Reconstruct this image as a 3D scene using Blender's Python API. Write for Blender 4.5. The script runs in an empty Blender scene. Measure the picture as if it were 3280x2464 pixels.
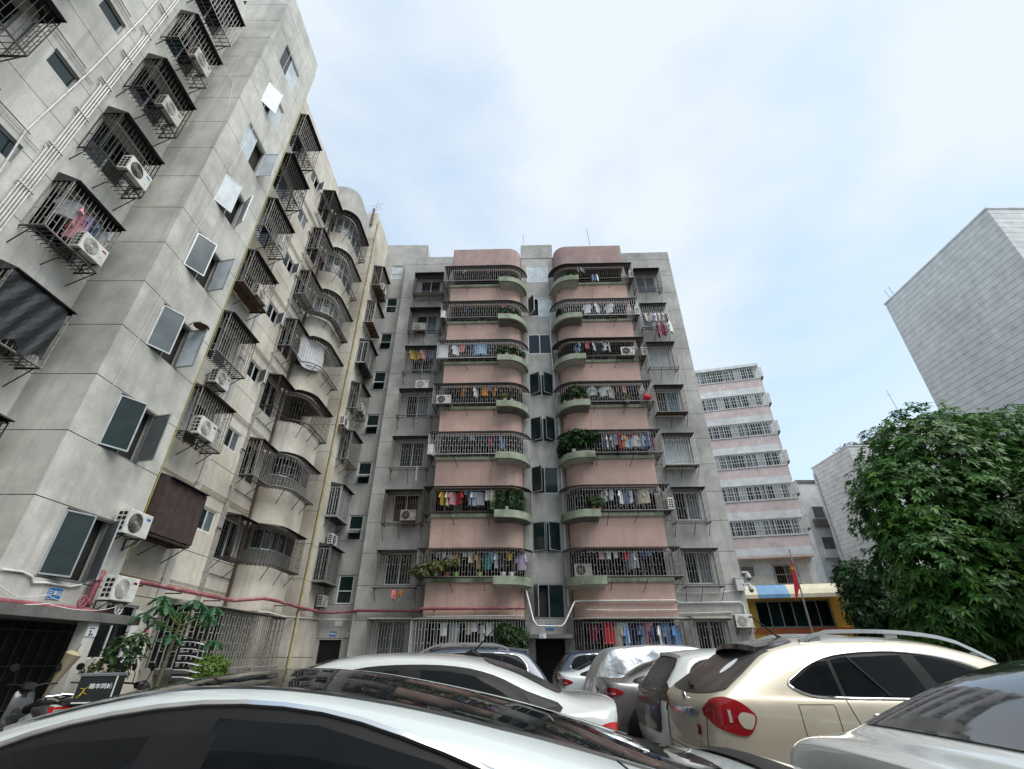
import bpy, math, random
import numpy as np
from mathutils import Vector, Matrix, Euler
from mathutils.bvhtree import BVHTree

SC = bpy.context.scene
COL = SC.collection
R = math.radians
rnd = random.Random(7)
GZ = 0.10                      # level of the yard

# ------------------------------------------------------------------ camera
cam = bpy.data.cameras.new('camera')
cam.sensor_width = 36.0
cam.sensor_fit = 'HORIZONTAL'
cam.lens = 36.0 * 1509.5 / 3280.0
cam.clip_start = 0.05
cam.clip_end = 3000
camo = bpy.data.objects.new('camera', cam)
camo.location = (0, 0, 1.55)
camo.rotation_euler = (R(90 + 30.05), 0, 0)
COL.objects.link(camo)
SC.camera = camo

# ------------------------------------------------------------------ sky and sun
SUN_EL, SUN_AZ = 60.0, 125.0          # azimuth clockwise from +Y
W = bpy.data.worlds.new('World')
SC.world = W
W.use_nodes = True
nt = W.node_tree
nt.nodes.clear()
def wn(t, **k):
    n = nt.nodes.new(t)
    for a, b in k.items():
        setattr(n, a, b)
    return n
sky = wn('ShaderNodeTexSky', sky_type='NISHITA', sun_disc=False, sun_elevation=R(SUN_EL),
         sun_rotation=R(SUN_AZ), altitude=50, air_density=1.0, dust_density=0.6, ozone_density=1.0)
tc = wn('ShaderNodeTexCoord')
mp = wn('ShaderNodeMapping')
mp.inputs['Scale'].default_value = (1.0, 1.0, 2.2)
mp.inputs['Location'].default_value = (2.6, 8.8, 0.4)
n1 = wn('ShaderNodeTexNoise')
n1.inputs['Scale'].default_value = 1.5
n1.inputs['Detail'].default_value = 5
n1.inputs['Roughness'].default_value = 0.5
n1.inputs['Distortion'].default_value = 0.25
r1 = wn('ShaderNodeValToRGB')
r1.color_ramp.elements[0].position = 0.30
r1.color_ramp.elements[0].color = (0.48, 0.48, 0.48, 1)
r1.color_ramp.elements[1].position = 0.56
r1.color_ramp.elements[1].color = (1, 1, 1, 1)
mx = wn('ShaderNodeMix', data_type='RGBA')
mx.inputs['B'].default_value = (2.85, 3.12, 3.35, 1)
bg = wn('ShaderNodeBackground')
bg.inputs['Strength'].default_value = 0.11
wo = wn('ShaderNodeOutputWorld')
L = nt.links.new
L(tc.outputs['Generated'], mp.inputs['Vector'])
L(mp.outputs['Vector'], n1.inputs['Vector'])
L(n1.outputs['Fac'], r1.inputs['Fac'])
L(r1.outputs['Color'], mx.inputs['Factor'])
tn = wn('ShaderNodeMix', data_type='RGBA', blend_type='MULTIPLY')
tn.inputs['Factor'].default_value = 1.0
tn.inputs['B'].default_value = (0.62, 1.0, 1.06, 1)
L(sky.outputs['Color'], tn.inputs['A'])
L(tn.outputs['Result'], mx.inputs['A'])
L(mx.outputs['Result'], bg.inputs['Color'])
L(bg.outputs['Background'], wo.inputs['Surface'])

sun = bpy.data.lights.new('sun', 'SUN')
sun.energy = 1.5
sun.angle = R(50)
sun.color = (1.0, 0.97, 0.92)
suno = bpy.data.objects.new('sun', sun)
sd = Vector((math.sin(R(SUN_AZ)) * math.cos(R(SUN_EL)), math.cos(R(SUN_AZ)) * math.cos(R(SUN_EL)), math.sin(R(SUN_EL))))
suno.rotation_euler = (-sd).to_track_quat('-Z', 'Y').to_euler()
suno.location = (20, -10, 60)
COL.objects.link(suno)

vs = SC.view_settings
vs.view_transform = 'Standard'
vs.look = 'None'
vs.exposure = 1.45
vs.gamma = 1.0
vs.use_curve_mapping = False
SC.cycles.max_bounces = 6
SC.cycles.transparent_max_bounces = 6
SC.cycles.caustics_reflective = False
SC.cycles.caustics_refractive = False
try:
    SC.cycles.use_denoising = True
except Exception:
    pass

# ------------------------------------------------------------------ materials
MAT = {}
def srgb(h):
    h = h.lstrip('#')
    c = [int(h[i:i + 2], 16) / 255 for i in (0, 2, 4)]
    return tuple((x / 12.92 if x < 0.04045 else ((x + 0.055) / 1.055) ** 2.4) for x in c)
def new_mat(name):
    m = bpy.data.materials.new(name)
    m.use_nodes = True
    t = m.node_tree
    b = t.nodes['Principled BSDF']
    MAT[name] = m
    return m, t, b
def nd(t, typ, **k):
    n = t.nodes.new(typ)
    for a, b in k.items():
        if a in n.inputs:
            n.inputs[a].default_value = b
        else:
            setattr(n, a, b)
    return n
def pos(t, scale=(1, 1, 1)):
    g = nd(t, 'ShaderNodeNewGeometry')
    m = nd(t, 'ShaderNodeMapping')
    m.inputs['Scale'].default_value = scale
    t.links.new(g.outputs['Position'], m.inputs['Vector'])
    return m.outputs['Vector']
def noise(t, vec, scale, detail=4, rough=0.55):
    n = nd(t, 'ShaderNodeTexNoise')
    n.inputs['Scale'].default_value = scale
    n.inputs['Detail'].default_value = detail
    n.inputs['Roughness'].default_value = rough
    t.links.new(vec, n.inputs['Vector'])
    return n.outputs['Fac']
def ramp(t, fac, a, b, ca=(0, 0, 0), cb=(1, 1, 1)):
    r = nd(t, 'ShaderNodeValToRGB')
    e = r.color_ramp.elements
    e[0].position, e[1].position = a, b
    e[0].color, e[1].color = (*ca, 1), (*cb, 1)
    t.links.new(fac, r.inputs['Fac'])
    return r.outputs['Color']
def mix(t, fac, a, b, typ='MIX'):
    m = nd(t, 'ShaderNodeMix', data_type='RGBA', blend_type=typ)
    for s, x in (('Factor', fac), ('A', a), ('B', b)):
        if isinstance(x, (int, float)):
            m.inputs[s].default_value = x
        elif isinstance(x, tuple):
            m.inputs[s].default_value = (*x, 1) if len(x) == 3 else x
        else:
            t.links.new(x, m.inputs[s])
    return m.outputs['Result']
def bump(t, b, h, strength=0.3, dist=0.02):
    n = nd(t, 'ShaderNodeBump')
    n.inputs['Strength'].default_value = strength
    n.inputs['Distance'].default_value = dist
    t.links.new(h, n.inputs['Height'])
    t.links.new(n.outputs['Normal'], b.inputs['Normal'])

def plain(name, col, rough=0.6, metal=0.0, var=0.25, scale=6.0, spec=0.5, rust=None, coat=0.0, bmp=0.0):
    """a coloured surface with uneven tone, optional rust or grime patches"""
    m, t, b = new_mat(name)
    v = pos(t)
    n = noise(t, v, scale)
    c = mix(t, ramp(t, n, 0.3, 0.7), tuple(x * (1 - var) for x in col), tuple(min(1, x * (1 + var * 0.6)) for x in col))
    if rust:
        c = mix(t, ramp(t, noise(t, v, scale * 1.7, 6, 0.65), 0.52, 0.68), c, rust)
    t.links.new(c, b.inputs['Base Color'])
    b.inputs['Roughness'].default_value = rough
    b.inputs['Metallic'].default_value = metal
    b.inputs['Specular IOR Level'].default_value = spec
    b.inputs['Coat Weight'].default_value = coat
    b.inputs['Coat Roughness'].default_value = 0.04
    if bmp:
        bump(t, b, noise(t, v, scale * 5), bmp, 0.01)
    return m

def render_wall(name, col, grime=(0.07, 0.07, 0.065), amount=0.55, warm=None, big=0.35):
    """old weathered plaster or concrete: blotches, run-down streaks, speckle"""
    m, t, b = new_mat(name)
    v = pos(t)
    blot = noise(t, v, big, 5, 0.6)
    mid = noise(t, v, 1.7, 6, 0.62)
    fine = noise(t, v, 34, 3, 0.6)
    st = noise(t, pos(t, (2.6, 2.6, 0.16)), 1.6, 6, 0.65)
    st2 = noise(t, pos(t, (9, 9, 0.5)), 1.0, 4, 0.6)
    c = mix(t, ramp(t, mid, 0.32, 0.68), tuple(x * 0.82 for x in col), tuple(min(1, x * 1.10) for x in col))
    if warm:
        c = mix(t, ramp(t, blot, 0.35, 0.65), c, warm)
    # grime in big soft patches and in vertical runs, both broken up by the fine noise
    g1 = ramp(t, blot, 0.45, 0.74)
    g2 = mix(t, 1.0, ramp(t, st, 0.52, 0.76), ramp(t, mid, 0.30, 0.60), 'MULTIPLY')
    g3 = mix(t, 1.0, ramp(t, st2, 0.58, 0.74), ramp(t, st, 0.42, 0.62), 'MULTIPLY')
    g = mix(t, 1.0, mix(t, 1.0, g1, g2, 'SCREEN'), mix(t, 0.5, (0, 0, 0), g3), 'SCREEN')
    g = mix(t, 1.0, g, (amount,) * 3, 'MULTIPLY')
    c = mix(t, g, c, grime)
    c = mix(t, 0.28, c, ramp(t, fine, 0.25, 0.8, (0.25, 0.25, 0.25), (1, 1, 1)), 'MULTIPLY')
    t.links.new(c, b.inputs['Base Color'])
    b.inputs['Roughness'].default_value = 0.92
    b.inputs['Specular IOR Level'].default_value = 0.2
    bump(t, b, mix(t, 0.5, fine, mid), 0.35, 0.012)
    return m

def glass(name, col=(0.010, 0.014, 0.014), rough=0.04, dirt=0.25):
    m, t, b = new_mat(name)
    v = pos(t)
    n = noise(t, v, 2.3, 4)
    c = mix(t, ramp(t, n, 0.35, 0.75), col, tuple(x * (1 + 2 * dirt) + 0.02 * dirt for x in col))
    t.links.new(c, b.inputs['Base Color'])
    t.links.new(ramp(t, noise(t, v, 7, 3), 0.3, 0.8, (rough,) * 3, (rough + 0.12 * dirt,) * 3), b.inputs['Roughness'])
    b.inputs['IOR'].default_value = {'car_glass': 1.22, 'rear_glass_clear': 1.7}.get(name, 1.45)
    return m

def paint(name, col, metal=0.0, rough=0.32, flake=0.0, dust=0.12):
    m, t, b = new_mat(name)
    v = pos(t)
    c = mix(t, ramp(t, noise(t, v, 3.0, 5), 0.45, 0.85, (0, 0, 0), (dust,) * 3), col, (0.35, 0.34, 0.31))
    if flake:
        c = mix(t, flake, c, ramp(t, noise(t, v, 900, 1), 0.3, 0.7, (0.4, 0.4, 0.4), (1, 1, 1)), 'MULTIPLY')
    t.links.new(c, b.inputs['Base Color'])
    b.inputs['Metallic'].default_value = metal
    t.links.new(ramp(t, noise(t, v, 5, 4), 0.3, 0.8, (rough * 0.8,) * 3, (rough * 1.3,) * 3), b.inputs['Roughness'])
    b.inputs['Coat Weight'].default_value = 1.0
    b.inputs['Coat Roughness'].default_value = 0.05
    return m

def leafmat(name, a, b_, trans=0.25, rough=0.42):
    m, t, b = new_mat(name)
    oi = nd(t, 'ShaderNodeNewGeometry')
    n = noise(t, pos(t), 1.3, 3)
    c0 = mix(t, oi.outputs['Random Per Island'], a, b_)
    c = mix(t, ramp(t, n, 0.3, 0.7), c0, tuple(x * 0.7 for x in a))
    t.links.new(c, b.inputs['Base Color'])
    b.inputs['Roughness'].default_value = rough
    b.inputs['Specular IOR Level'].default_value = 0.28
    tr = nd(t, 'ShaderNodeBsdfTranslucent')
    t.links.new(c, tr.inputs['Color'])
    ms = nd(t, 'ShaderNodeMixShader')
    ms.inputs['Fac'].default_value = trans
    t.links.new(b.outputs['BSDF'], ms.inputs[1])
    t.links.new(tr.outputs['BSDF'], ms.inputs[2])
    t.links.new(ms.outputs['Shader'], t.nodes['Material Output'].inputs['Surface'])
    return m

render_wall('grey_concrete', (0.53, 0.52, 0.49), amount=0.52)
render_wall('pier_concrete', (0.68, 0.67, 0.62), amount=0.50)
render_wall('cream_render', (0.74, 0.71, 0.63), grime=(0.14, 0.12, 0.09), amount=0.55, warm=(0.62, 0.56, 0.47))
render_wall('pink_render', (0.63, 0.425, 0.355), grime=(0.20, 0.14, 0.12), amount=0.5, warm=(0.66, 0.47, 0.41))
render_wall('pink_roof_render', (0.46, 0.33, 0.31), grime=(0.14, 0.11, 0.10), amount=0.5)
render_wall('green_render', (0.40, 0.43, 0.34), grime=(0.11, 0.11, 0.07), amount=0.8, warm=(0.33, 0.40, 0.29), big=1.1)
render_wall('slab_concrete', (0.20, 0.20, 0.19), grime=(0.05, 0.05, 0.045), amount=0.6, big=1.0)
render_wall('shaded_interior', (0.055, 0.052, 0.05), amount=0.35)  # near-black base colour carries the shade of the deep balcony rooms
render_wall('white_tile', (0.84, 0.85, 0.85), grime=(0.25, 0.25, 0.25), amount=0.25)
render_wall('pink_tile', (0.78, 0.64, 0.63), grime=(0.3, 0.24, 0.22), amount=0.30)
render_wall('yellow_wall', (0.72, 0.42, 0.07), grime=(0.3, 0.2, 0.08), amount=0.25)
render_wall('paving', (0.17, 0.165, 0.155), grime=(0.05, 0.05, 0.045), amount=0.6, big=0.8)
plain('joint_dark', (0.035, 0.035, 0.032), 0.95)
plain('steel_grey', (0.36, 0.35, 0.33), 0.5, 0.2, 0.3, 9, rust=(0.16, 0.08, 0.045))
plain('steel_dark', (0.055, 0.050, 0.045), 0.55, 0.2, 0.3, 9, rust=(0.10, 0.05, 0.03))
plain('steel_white', (0.60, 0.60, 0.58), 0.4, 0.1, 0.15, 9)
plain('steel_rust', (0.16, 0.10, 0.07), 0.8, 0.1, 0.4, 7, rust=(0.07, 0.04, 0.03))
plain('canopy_dark', (0.026, 0.025, 0.028), 0.7, 0, 0.35, 3, rust=(0.08, 0.055, 0.045))
plain('canopy_grey', (0.24, 0.23, 0.21), 0.8, 0, 0.3, 4, rust=(0.10, 0.07, 0.05))
plain('frame_white', (0.68, 0.69, 0.68), 0.4, 0, 0.1, 5)
plain('frame_alu', (0.42, 0.44, 0.44), 0.35, 0.6, 0.2, 5)
plain('ac_white', (0.66, 0.66, 0.62), 0.45, 0, 0.15, 4, rust=(0.42, 0.40, 0.35))
plain('ac_cream', (0.50, 0.48, 0.42), 0.55, 0, 0.2, 4, rust=(0.30, 0.25, 0.2))
plain('black_plastic', (0.010, 0.010, 0.011), 0.5, 0, 0.2, 6, 0.2)
plain('rubber', (0.018, 0.018, 0.018), 0.85, 0, 0.3, 12)
plain('chrome', (0.72, 0.73, 0.74), 0.12, 1.0, 0.05, 4)
plain('alloy', (0.42, 0.42, 0.43), 0.3, 1.0, 0.1, 4)
plain('pvc_white', (0.66, 0.66, 0.64), 0.4, 0, 0.15, 3, rust=(0.42, 0.40, 0.36))
plain('pipe_red', (0.27, 0.075, 0.095), 0.5, 0, 0.35, 2, rust=(0.36, 0.22, 0.23))
plain('pipe_yellow', (0.42, 0.35, 0.20), 0.7, 0, 0.3, 2, rust=(0.30, 0.25, 0.15))
plain('gas_yellow', (0.36, 0.34, 0.08), 0.5, 0, 0.2, 4)
plain('pipe_brown', (0.14, 0.085, 0.06), 0.75, 0, 0.4, 3, rust=(0.07, 0.05, 0.04))
plain('sign_blue', (0.02, 0.15, 0.42), 0.4, 0, 0.1, 4)
plain('sign_white', (0.72, 0.74, 0.76), 0.4, 0, 0.06, 4)
plain('ink_black', (0.012, 0.012, 0.012), 0.6)
plain('terracotta', (0.32, 0.12, 0.06), 0.8, 0, 0.2, 9)
plain('pot_white', (0.6, 0.6, 0.58), 0.5, 0, 0.15, 9)
plain('pot_green', (0.22, 0.36, 0.10), 0.5, 0, 0.15, 9)
plain('bark', (0.09, 0.07, 0.05), 0.95, 0, 0.4, 8, bmp=0.6)
plain('papaya_stem', (0.16, 0.15, 0.10), 0.9, 0, 0.3, 14, bmp=0.5)
plain('tarp', (0.16, 0.18, 0.20), 0.6, 0, 0.3, 2)
plain('tarp_black', (0.012, 0.016, 0.018), 0.55, 0, 0.4, 3)
plain('sheet_white', (0.62, 0.64, 0.66), 0.6, 0, 0.1, 3)
plain('mesh_brown', (0.055, 0.035, 0.032), 0.9, 0, 0.4, 4)
plain('wood', (0.26, 0.15, 0.08), 0.7, 0, 0.3, 6)
plain('umbrella_cream', (0.34, 0.29, 0.19), 0.8, 0, 0.2, 5)
plain('awning_blue', (0.16, 0.33, 0.55), 0.6, 0, 0.2, 2)
plain('awning_cream', (0.66, 0.60, 0.44), 0.6, 0, 0.15, 2)
plain('flag_red', (0.62, 0.02, 0.03), 0.6, 0, 0.12, 4)
plain('flag_star', (0.85, 0.60, 0.03), 0.6)
plain('orange_trim', (0.45, 0.12, 0.03), 0.6)
plain('board_green', (0.05, 0.11, 0.075), 0.6, 0, 0.2, 3)
plain('roof_red', (0.34, 0.05, 0.08), 0.7)
glass('pane_dark', (0.005, 0.007, 0.008))
glass('pane_green', (0.007, 0.018, 0.018))
glass('pane_grey', (0.10, 0.115, 0.12), 0.12)
glass('pane_curtain', (0.36, 0.38, 0.38), 0.25)
glass('pane_blue', (0.05, 0.13, 0.17), 0.15)
glass('pane_frost', (0.42, 0.47, 0.50), 0.3)
glass('car_glass', (0.006, 0.007, 0.008), 0.02, 0.1)
glass('rear_glass_clear', (0.012, 0.013, 0.014), 0.03, 0.2)
glass('car_glass_dusty', (0.030, 0.029, 0.028), 0.16, 0.5)
leafmat('leaf_dark', (0.010, 0.048, 0.012), (0.040, 0.12, 0.020), 0.22)
leafmat('leaf_mango', (0.026, 0.11, 0.018), (0.13, 0.29, 0.035), 0.30, 0.42)
leafmat('leaf_light', (0.10, 0.19, 0.03), (0.19, 0.27, 0.05), 0.3)
leafmat('leaf_papaya', (0.035, 0.11, 0.05), (0.07, 0.17, 0.07), 0.3)
leafmat('leaf_pot', (0.030, 0.075, 0.025), (0.085, 0.14, 0.045), 0.25)
leafmat('leaf_yellowish', (0.13, 0.15, 0.05), (0.22, 0.22, 0.09), 0.25)
leafmat('petal_red', (0.45, 0.05, 0.08), (0.6, 0.15, 0.15), 0.25)
CLOTH = dict(white=(0.68, 0.69, 0.70), cream=(0.58, 0.52, 0.40), grey=(0.34, 0.35, 0.37), black=(0.02, 0.02, 0.025),
             navy=(0.03, 0.045, 0.10), blue=(0.10, 0.20, 0.42), sky=(0.30, 0.45, 0.62), red=(0.50, 0.03, 0.04),
             maroon=(0.20, 0.02, 0.06), pink=(0.62, 0.30, 0.34), coral=(0.75, 0.20, 0.20), yellow=(0.55, 0.36, 0.05),
             orange=(0.70, 0.26, 0.03), green=(0.08, 0.30, 0.24), teal=(0.05, 0.24, 0.26), purple=(0.36, 0.20, 0.45),
             lilac=(0.50, 0.40, 0.62), brown=(0.22, 0.13, 0.08), denim=(0.12, 0.17, 0.26))
for k, c in CLOTH.items():
    plain('cloth_' + k, c, 0.9, 0, 0.18, 7, 0.2)
for k, c in dict(white=(0.50, 0.545, 0.55), pearl=(0.46, 0.48, 0.47)).items():
    paint('paint_' + k, c)
paint('paint_gold', (0.56, 0.50, 0.39), 0.35, 0.34, 0.25, 0.2)
paint('paint_navy', (0.022, 0.038, 0.065), 0.3, 0.3, 0.1)
paint('paint_grey', (0.20, 0.185, 0.185), 0.55, 0.3, 0.2, 0.3)
paint('paint_black', (0.010, 0.010, 0.011), 0.0, 0.3)
paint('paint_silver', (0.48, 0.49, 0.50), 0.6, 0.3, 0.2)
glass('lamp_red', (0.20, 0.004, 0.008), 0.06, 0.1)
glass('lamp_bright', (0.36, 0.012, 0.010), 0.08, 0.1)
glass('lamp_clear', (0.30, 0.24, 0.23), 0.12, 0.1)
# crumpled metallised car cover
m, t, b = new_mat('foil_cover')
b.inputs['Base Color'].default_value = (0.66, 0.68, 0.70, 1)
b.inputs['Metallic'].default_value = 0.75
b.inputs['Roughness'].default_value = 0.30
bump(t, b, noise(t, pos(t, (2.2, 2.2, 1.3)), 1.4, 3, 0.5), 0.55, 0.12)

# ------------------------------------------------------------------ mesh helpers
class MB:
    def __init__(s):
        s.v, s.f = [], []
    def add(s, vs, fs):
        o = len(s.v)
        s.v += [tuple(p) for p in vs]
        s.f += [tuple(i + o for i in q) for q in fs]
        return s
    def hexa(s, p):
        return s.add(p, [(0, 3, 2, 1), (4, 5, 6, 7), (0, 1, 5, 4), (1, 2, 6, 5), (2, 3, 7, 6), (3, 0, 4, 7)])
    def box(s, x0, x1, y0, y1, z0, z1):
        return s.hexa([(x0, y0, z0), (x1, y0, z0), (x1, y1, z0), (x0, y1, z0), (x0, y0, z1), (x1, y0, z1), (x1, y1, z1), (x0, y1, z1)])
    def fbox(s, F, u0, u1, n0, n1, z0, z1):
        p = F.p
        return s.hexa([p(u0, n1, z0), p(u1, n1, z0), p(u1, n0, z0), p(u0, n0, z0), p(u0, n1, z1), p(u1, n1, z1), p(u1, n0, z1), p(u0, n0, z1)])
    def bar(s, a, b, w, h=None):
        a, b = Vector(a), Vector(b)
        d = (b - a)
        if d.length < 1e-6:
            return s
        d.normalize()
        up = Vector((0, 0, 1)) if abs(d.z) < 0.9 else Vector((0, 1, 0))
        x = d.cross(up).normalized() * (w / 2)
        y = d.cross(x).normalized() * ((h or w) / 2)
        q = [a - x - y, a + x - y, a + x + y, a - x + y, b - x - y, b + x - y, b + x + y, b - x + y]
        return s.hexa(q)
    def tube(s, pts, r, n=8, cap=True):
        pts = [Vector(p) for p in pts]
        rs = r if isinstance(r, (list, tuple)) else [r] * len(pts)
        o = len(s.v)
        px = None
        for i, p in enumerate(pts):
            d = (pts[min(i + 1, len(pts) - 1)] - pts[max(i - 1, 0)])
            if d.length < 1e-9:
                d = Vector((0, 0, 1))
            d.normalize()
            if px is None:
                up = Vector((0, 0, 1)) if abs(d.z) < 0.9 else Vector((0, 1, 0))
                px = d.cross(up).normalized()
            else:
                px = (px - d * px.dot(d))
                if px.length < 1e-6:
                    px = d.orthogonal()
                px.normalize()
            py = d.cross(px)
            for k in range(n):
                a = 2 * math.pi * k / n
                s.v.append(tuple(p + (px * math.cos(a) + py * math.sin(a)) * rs[i]))
        for i in range(len(pts) - 1):
            for k in range(n):
                k2 = (k + 1) % n
                s.f.append((o + i * n + k, o + i * n + k2, o + (i + 1) * n + k2, o + (i + 1) * n + k))
        if cap:
            s.f.append(tuple(o + k for k in range(n))[::-1])
            e = o + (len(pts) - 1) * n
            s.f.append(tuple(e + k for k in range(n)))
        return s
    def lathe(s, prof, n=16, c=(0, 0, 0), axis='z'):
        o = len(s.v)
        for (r, h) in prof:
            for k in range(n):
                a = 2 * math.pi * k / n
                q = (r * math.cos(a), r * math.sin(a), h)
                if axis == 'y':
                    q = (q[0], q[2], q[1])
                if axis == 'x':
                    q = (q[2], q[0], q[1])
                s.v.append((c[0] + q[0], c[1] + q[1], c[2] + q[2]))
        for i in range(len(prof) - 1):
            for k in range(n):
                k2 = (k + 1) % n
                s.f.append((o + i * n + k, o + i * n + k2, o + (i + 1) * n + k2, o + (i + 1) * n + k))
        s.f.append(tuple(o + k for k in range(n))[::-1])
        e = o + (len(prof) - 1) * n
        s.f.append(tuple(e + k for k in range(n)))
        return s
    def ribbon(s, outer, inner, z0, z1):
        """closed wall between two plan polylines of equal length"""
        o = len(s.v)
        n = len(outer)
        for a, b in zip(outer, inner):
            s.v += [(a[0], a[1], z0), (a[0], a[1], z1), (b[0], b[1], z1), (b[0], b[1], z0)]
        for i in range(n - 1):
            p, q = o + 4 * i, o + 4 * i + 4
            for k in range(4):
                s.f.append((p + k, q + k, q + (k + 1) % 4, p + (k + 1) % 4))
        s.f += [(o, o + 1, o + 2, o + 3), (o + 4 * n - 1, o + 4 * n - 2, o + 4 * n - 3, o + 4 * n - 4)]
        return s
    def slope(s, outer, inner, zo, zi, th):
        """sloping sheet between two plan polylines (a canopy)"""
        o = len(s.v)
        n = len(outer)
        for a, b in zip(outer, inner):
            s.v += [(a[0], a[1], zo), (a[0], a[1], zo + th), (b[0], b[1], zi + th), (b[0], b[1], zi)]
        for i in range(n - 1):
            p, q = o + 4 * i, o + 4 * i + 4
            for k in range(4):
                s.f.append((p + k, q + k, q + (k + 1) % 4, p + (k + 1) % 4))
        s.f += [(o, o + 1, o + 2, o + 3), (o + 4 * n - 1, o + 4 * n - 2, o + 4 * n - 3, o + 4 * n - 4)]
        return s
    def mesh(s, name, smooth=None):
        me = bpy.data.meshes.new(name)
        me.from_pydata(s.v, [], s.f)
        if smooth is not None:
            me.polygons.foreach_set('use_smooth', [True] * len(me.polygons))
            me.set_sharp_from_angle(angle=R(smooth))
        me.update()
        return me

class Fr:
    """wall frame: u along the wall, n outwards, z up"""
    def __init__(s, o, U, N):
        s.o, s.U, s.N = Vector((*o, 0)), Vector((*U, 0)), Vector((*N, 0))
    def p(s, u, n, z):
        q = s.o + s.U * u + s.N * n
        return (q.x, q.y, z)

def np_mesh(name, V, Fc):
    me = bpy.data.meshes.new(name)
    V = np.asarray(V, np.float32)
    Fc = np.asarray(Fc, np.int32)
    k = Fc.shape[1]
    me.vertices.add(len(V)); me.vertices.foreach_set('co', V.ravel())
    me.loops.add(Fc.size); me.loops.foreach_set('vertex_index', Fc.ravel())
    me.polygons.add(len(Fc))
    me.polygons.foreach_set('loop_start', np.arange(0, Fc.size, k, dtype=np.int32))
    me.update(calc_edges=True)
    return me

PIV = {}
def root(name, label, cat, loc=(0, 0, 0), rz=0.0, group=None, pivot=False):
    o = bpy.data.objects.new(name, None)
    o.empty_display_size = 0.2
    COL.objects.link(o)
    o.location = loc
    o.rotation_euler = (0, 0, rz)
    o['label'] = label
    o['category'] = cat
    if group:
        o['group'] = group
    if pivot:
        PIV[o.name] = Matrix.Translation(-Vector(loc))
    return o
def obj(name, me, mat, parent=None, kind=None):
    if isinstance(me, MB):
        me = me.mesh(name)
    o = bpy.data.objects.new(name, me)
    if mat and not me.materials:
        me.materials.append(MAT[mat])
    COL.objects.link(o)
    if parent is not None:
        o.parent = parent
        if parent.name in PIV:
            o.matrix_parent_inverse = PIV[parent.name]
    if kind:
        o['kind'] = kind
    return o
def tag(o, label, cat, group=None):
    o['label'] = label
    o['category'] = cat
    if group:
        o['group'] = group
    return o
def copy_tree(o, parent=None):
    c = o.copy()
    COL.objects.link(c)
    if parent is not None:
        c.parent = parent
    for ch in list(o.children):
        copy_tree(ch, c)
    return c
def arc(cx, cy, r, a0, a1, n=8):
    return [(cx + r * math.cos(R(a0 + (a1 - a0) * i / n)), cy + r * math.sin(R(a0 + (a1 - a0) * i / n))) for i in range(n + 1)]
# ------------------------------------------------------------------ building pieces
PITCH = 2.758
def FZ(k): return 4.30 + PITCH * k            # sill of the k-th upper floor
def HZ(k): return FZ(k) + PITCH / 2           # head of its windows
JOINT = [FZ(0) + PITCH / 2 * n for n in range(-3, 17)]

def panel_mesh(F, u0, u1, z0, z1, opens, th=0.13):
    us = {u0, u1}
    zs = {z0, z1}
    for a, b, c, d in opens:
        for x in (a, b):
            if u0 < x < u1: us.add(x)
        for x in (c, d):
            if z0 < x < z1: zs.add(x)
    us, zs = sorted(us), sorted(zs)
    def solid(i, j):
        if i < 0 or j < 0 or i >= len(us) - 1 or j >= len(zs) - 1:
            return False
        u, z = (us[i] + us[i + 1]) / 2, (zs[j] + zs[j + 1]) / 2
        return not any(a < u < b and c < z < d for a, b, c, d in opens)
    m = MB()
    p = F.p
    e = 0.008
    for i in range(len(us) - 1):
        for j in range(len(zs) - 1):
            if not solid(i, j):
                continue
            a, b, c, d = us[i], us[i + 1], zs[j], zs[j + 1]
            m.add([p(a, 0, c), p(b, 0, c), p(b, 0, d), p(a, 0, d)], [(0, 1, 2, 3)])
            for (ii, jj, q) in ((i - 1, j, ((a, c), (a, d))), (i + 1, j, ((b, d), (b, c))), (i, j - 1, ((b, c), (a, c))), (i, j + 1, ((a, d), (b, d)))):
                if not solid(ii, jj):
                    (ua, za), (ub, zb) = q
                    m.add([p(ua, 0, za), p(ub, 0, zb), p(ub, -th, zb), p(ua, -th, za)], [(0, 1, 2, 3)])
    return m

def wall_panels(parent, F, u0, u1, zs, opens, mat, gap=0.010, th=0.13):
    for a, b in zip(zs[:-1], zs[1:]):
        m = panel_mesh(F, u0, u1, a + gap, b - gap, opens, th)
        if m.f:
            obj('wall_panel', m, mat, parent)

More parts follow.
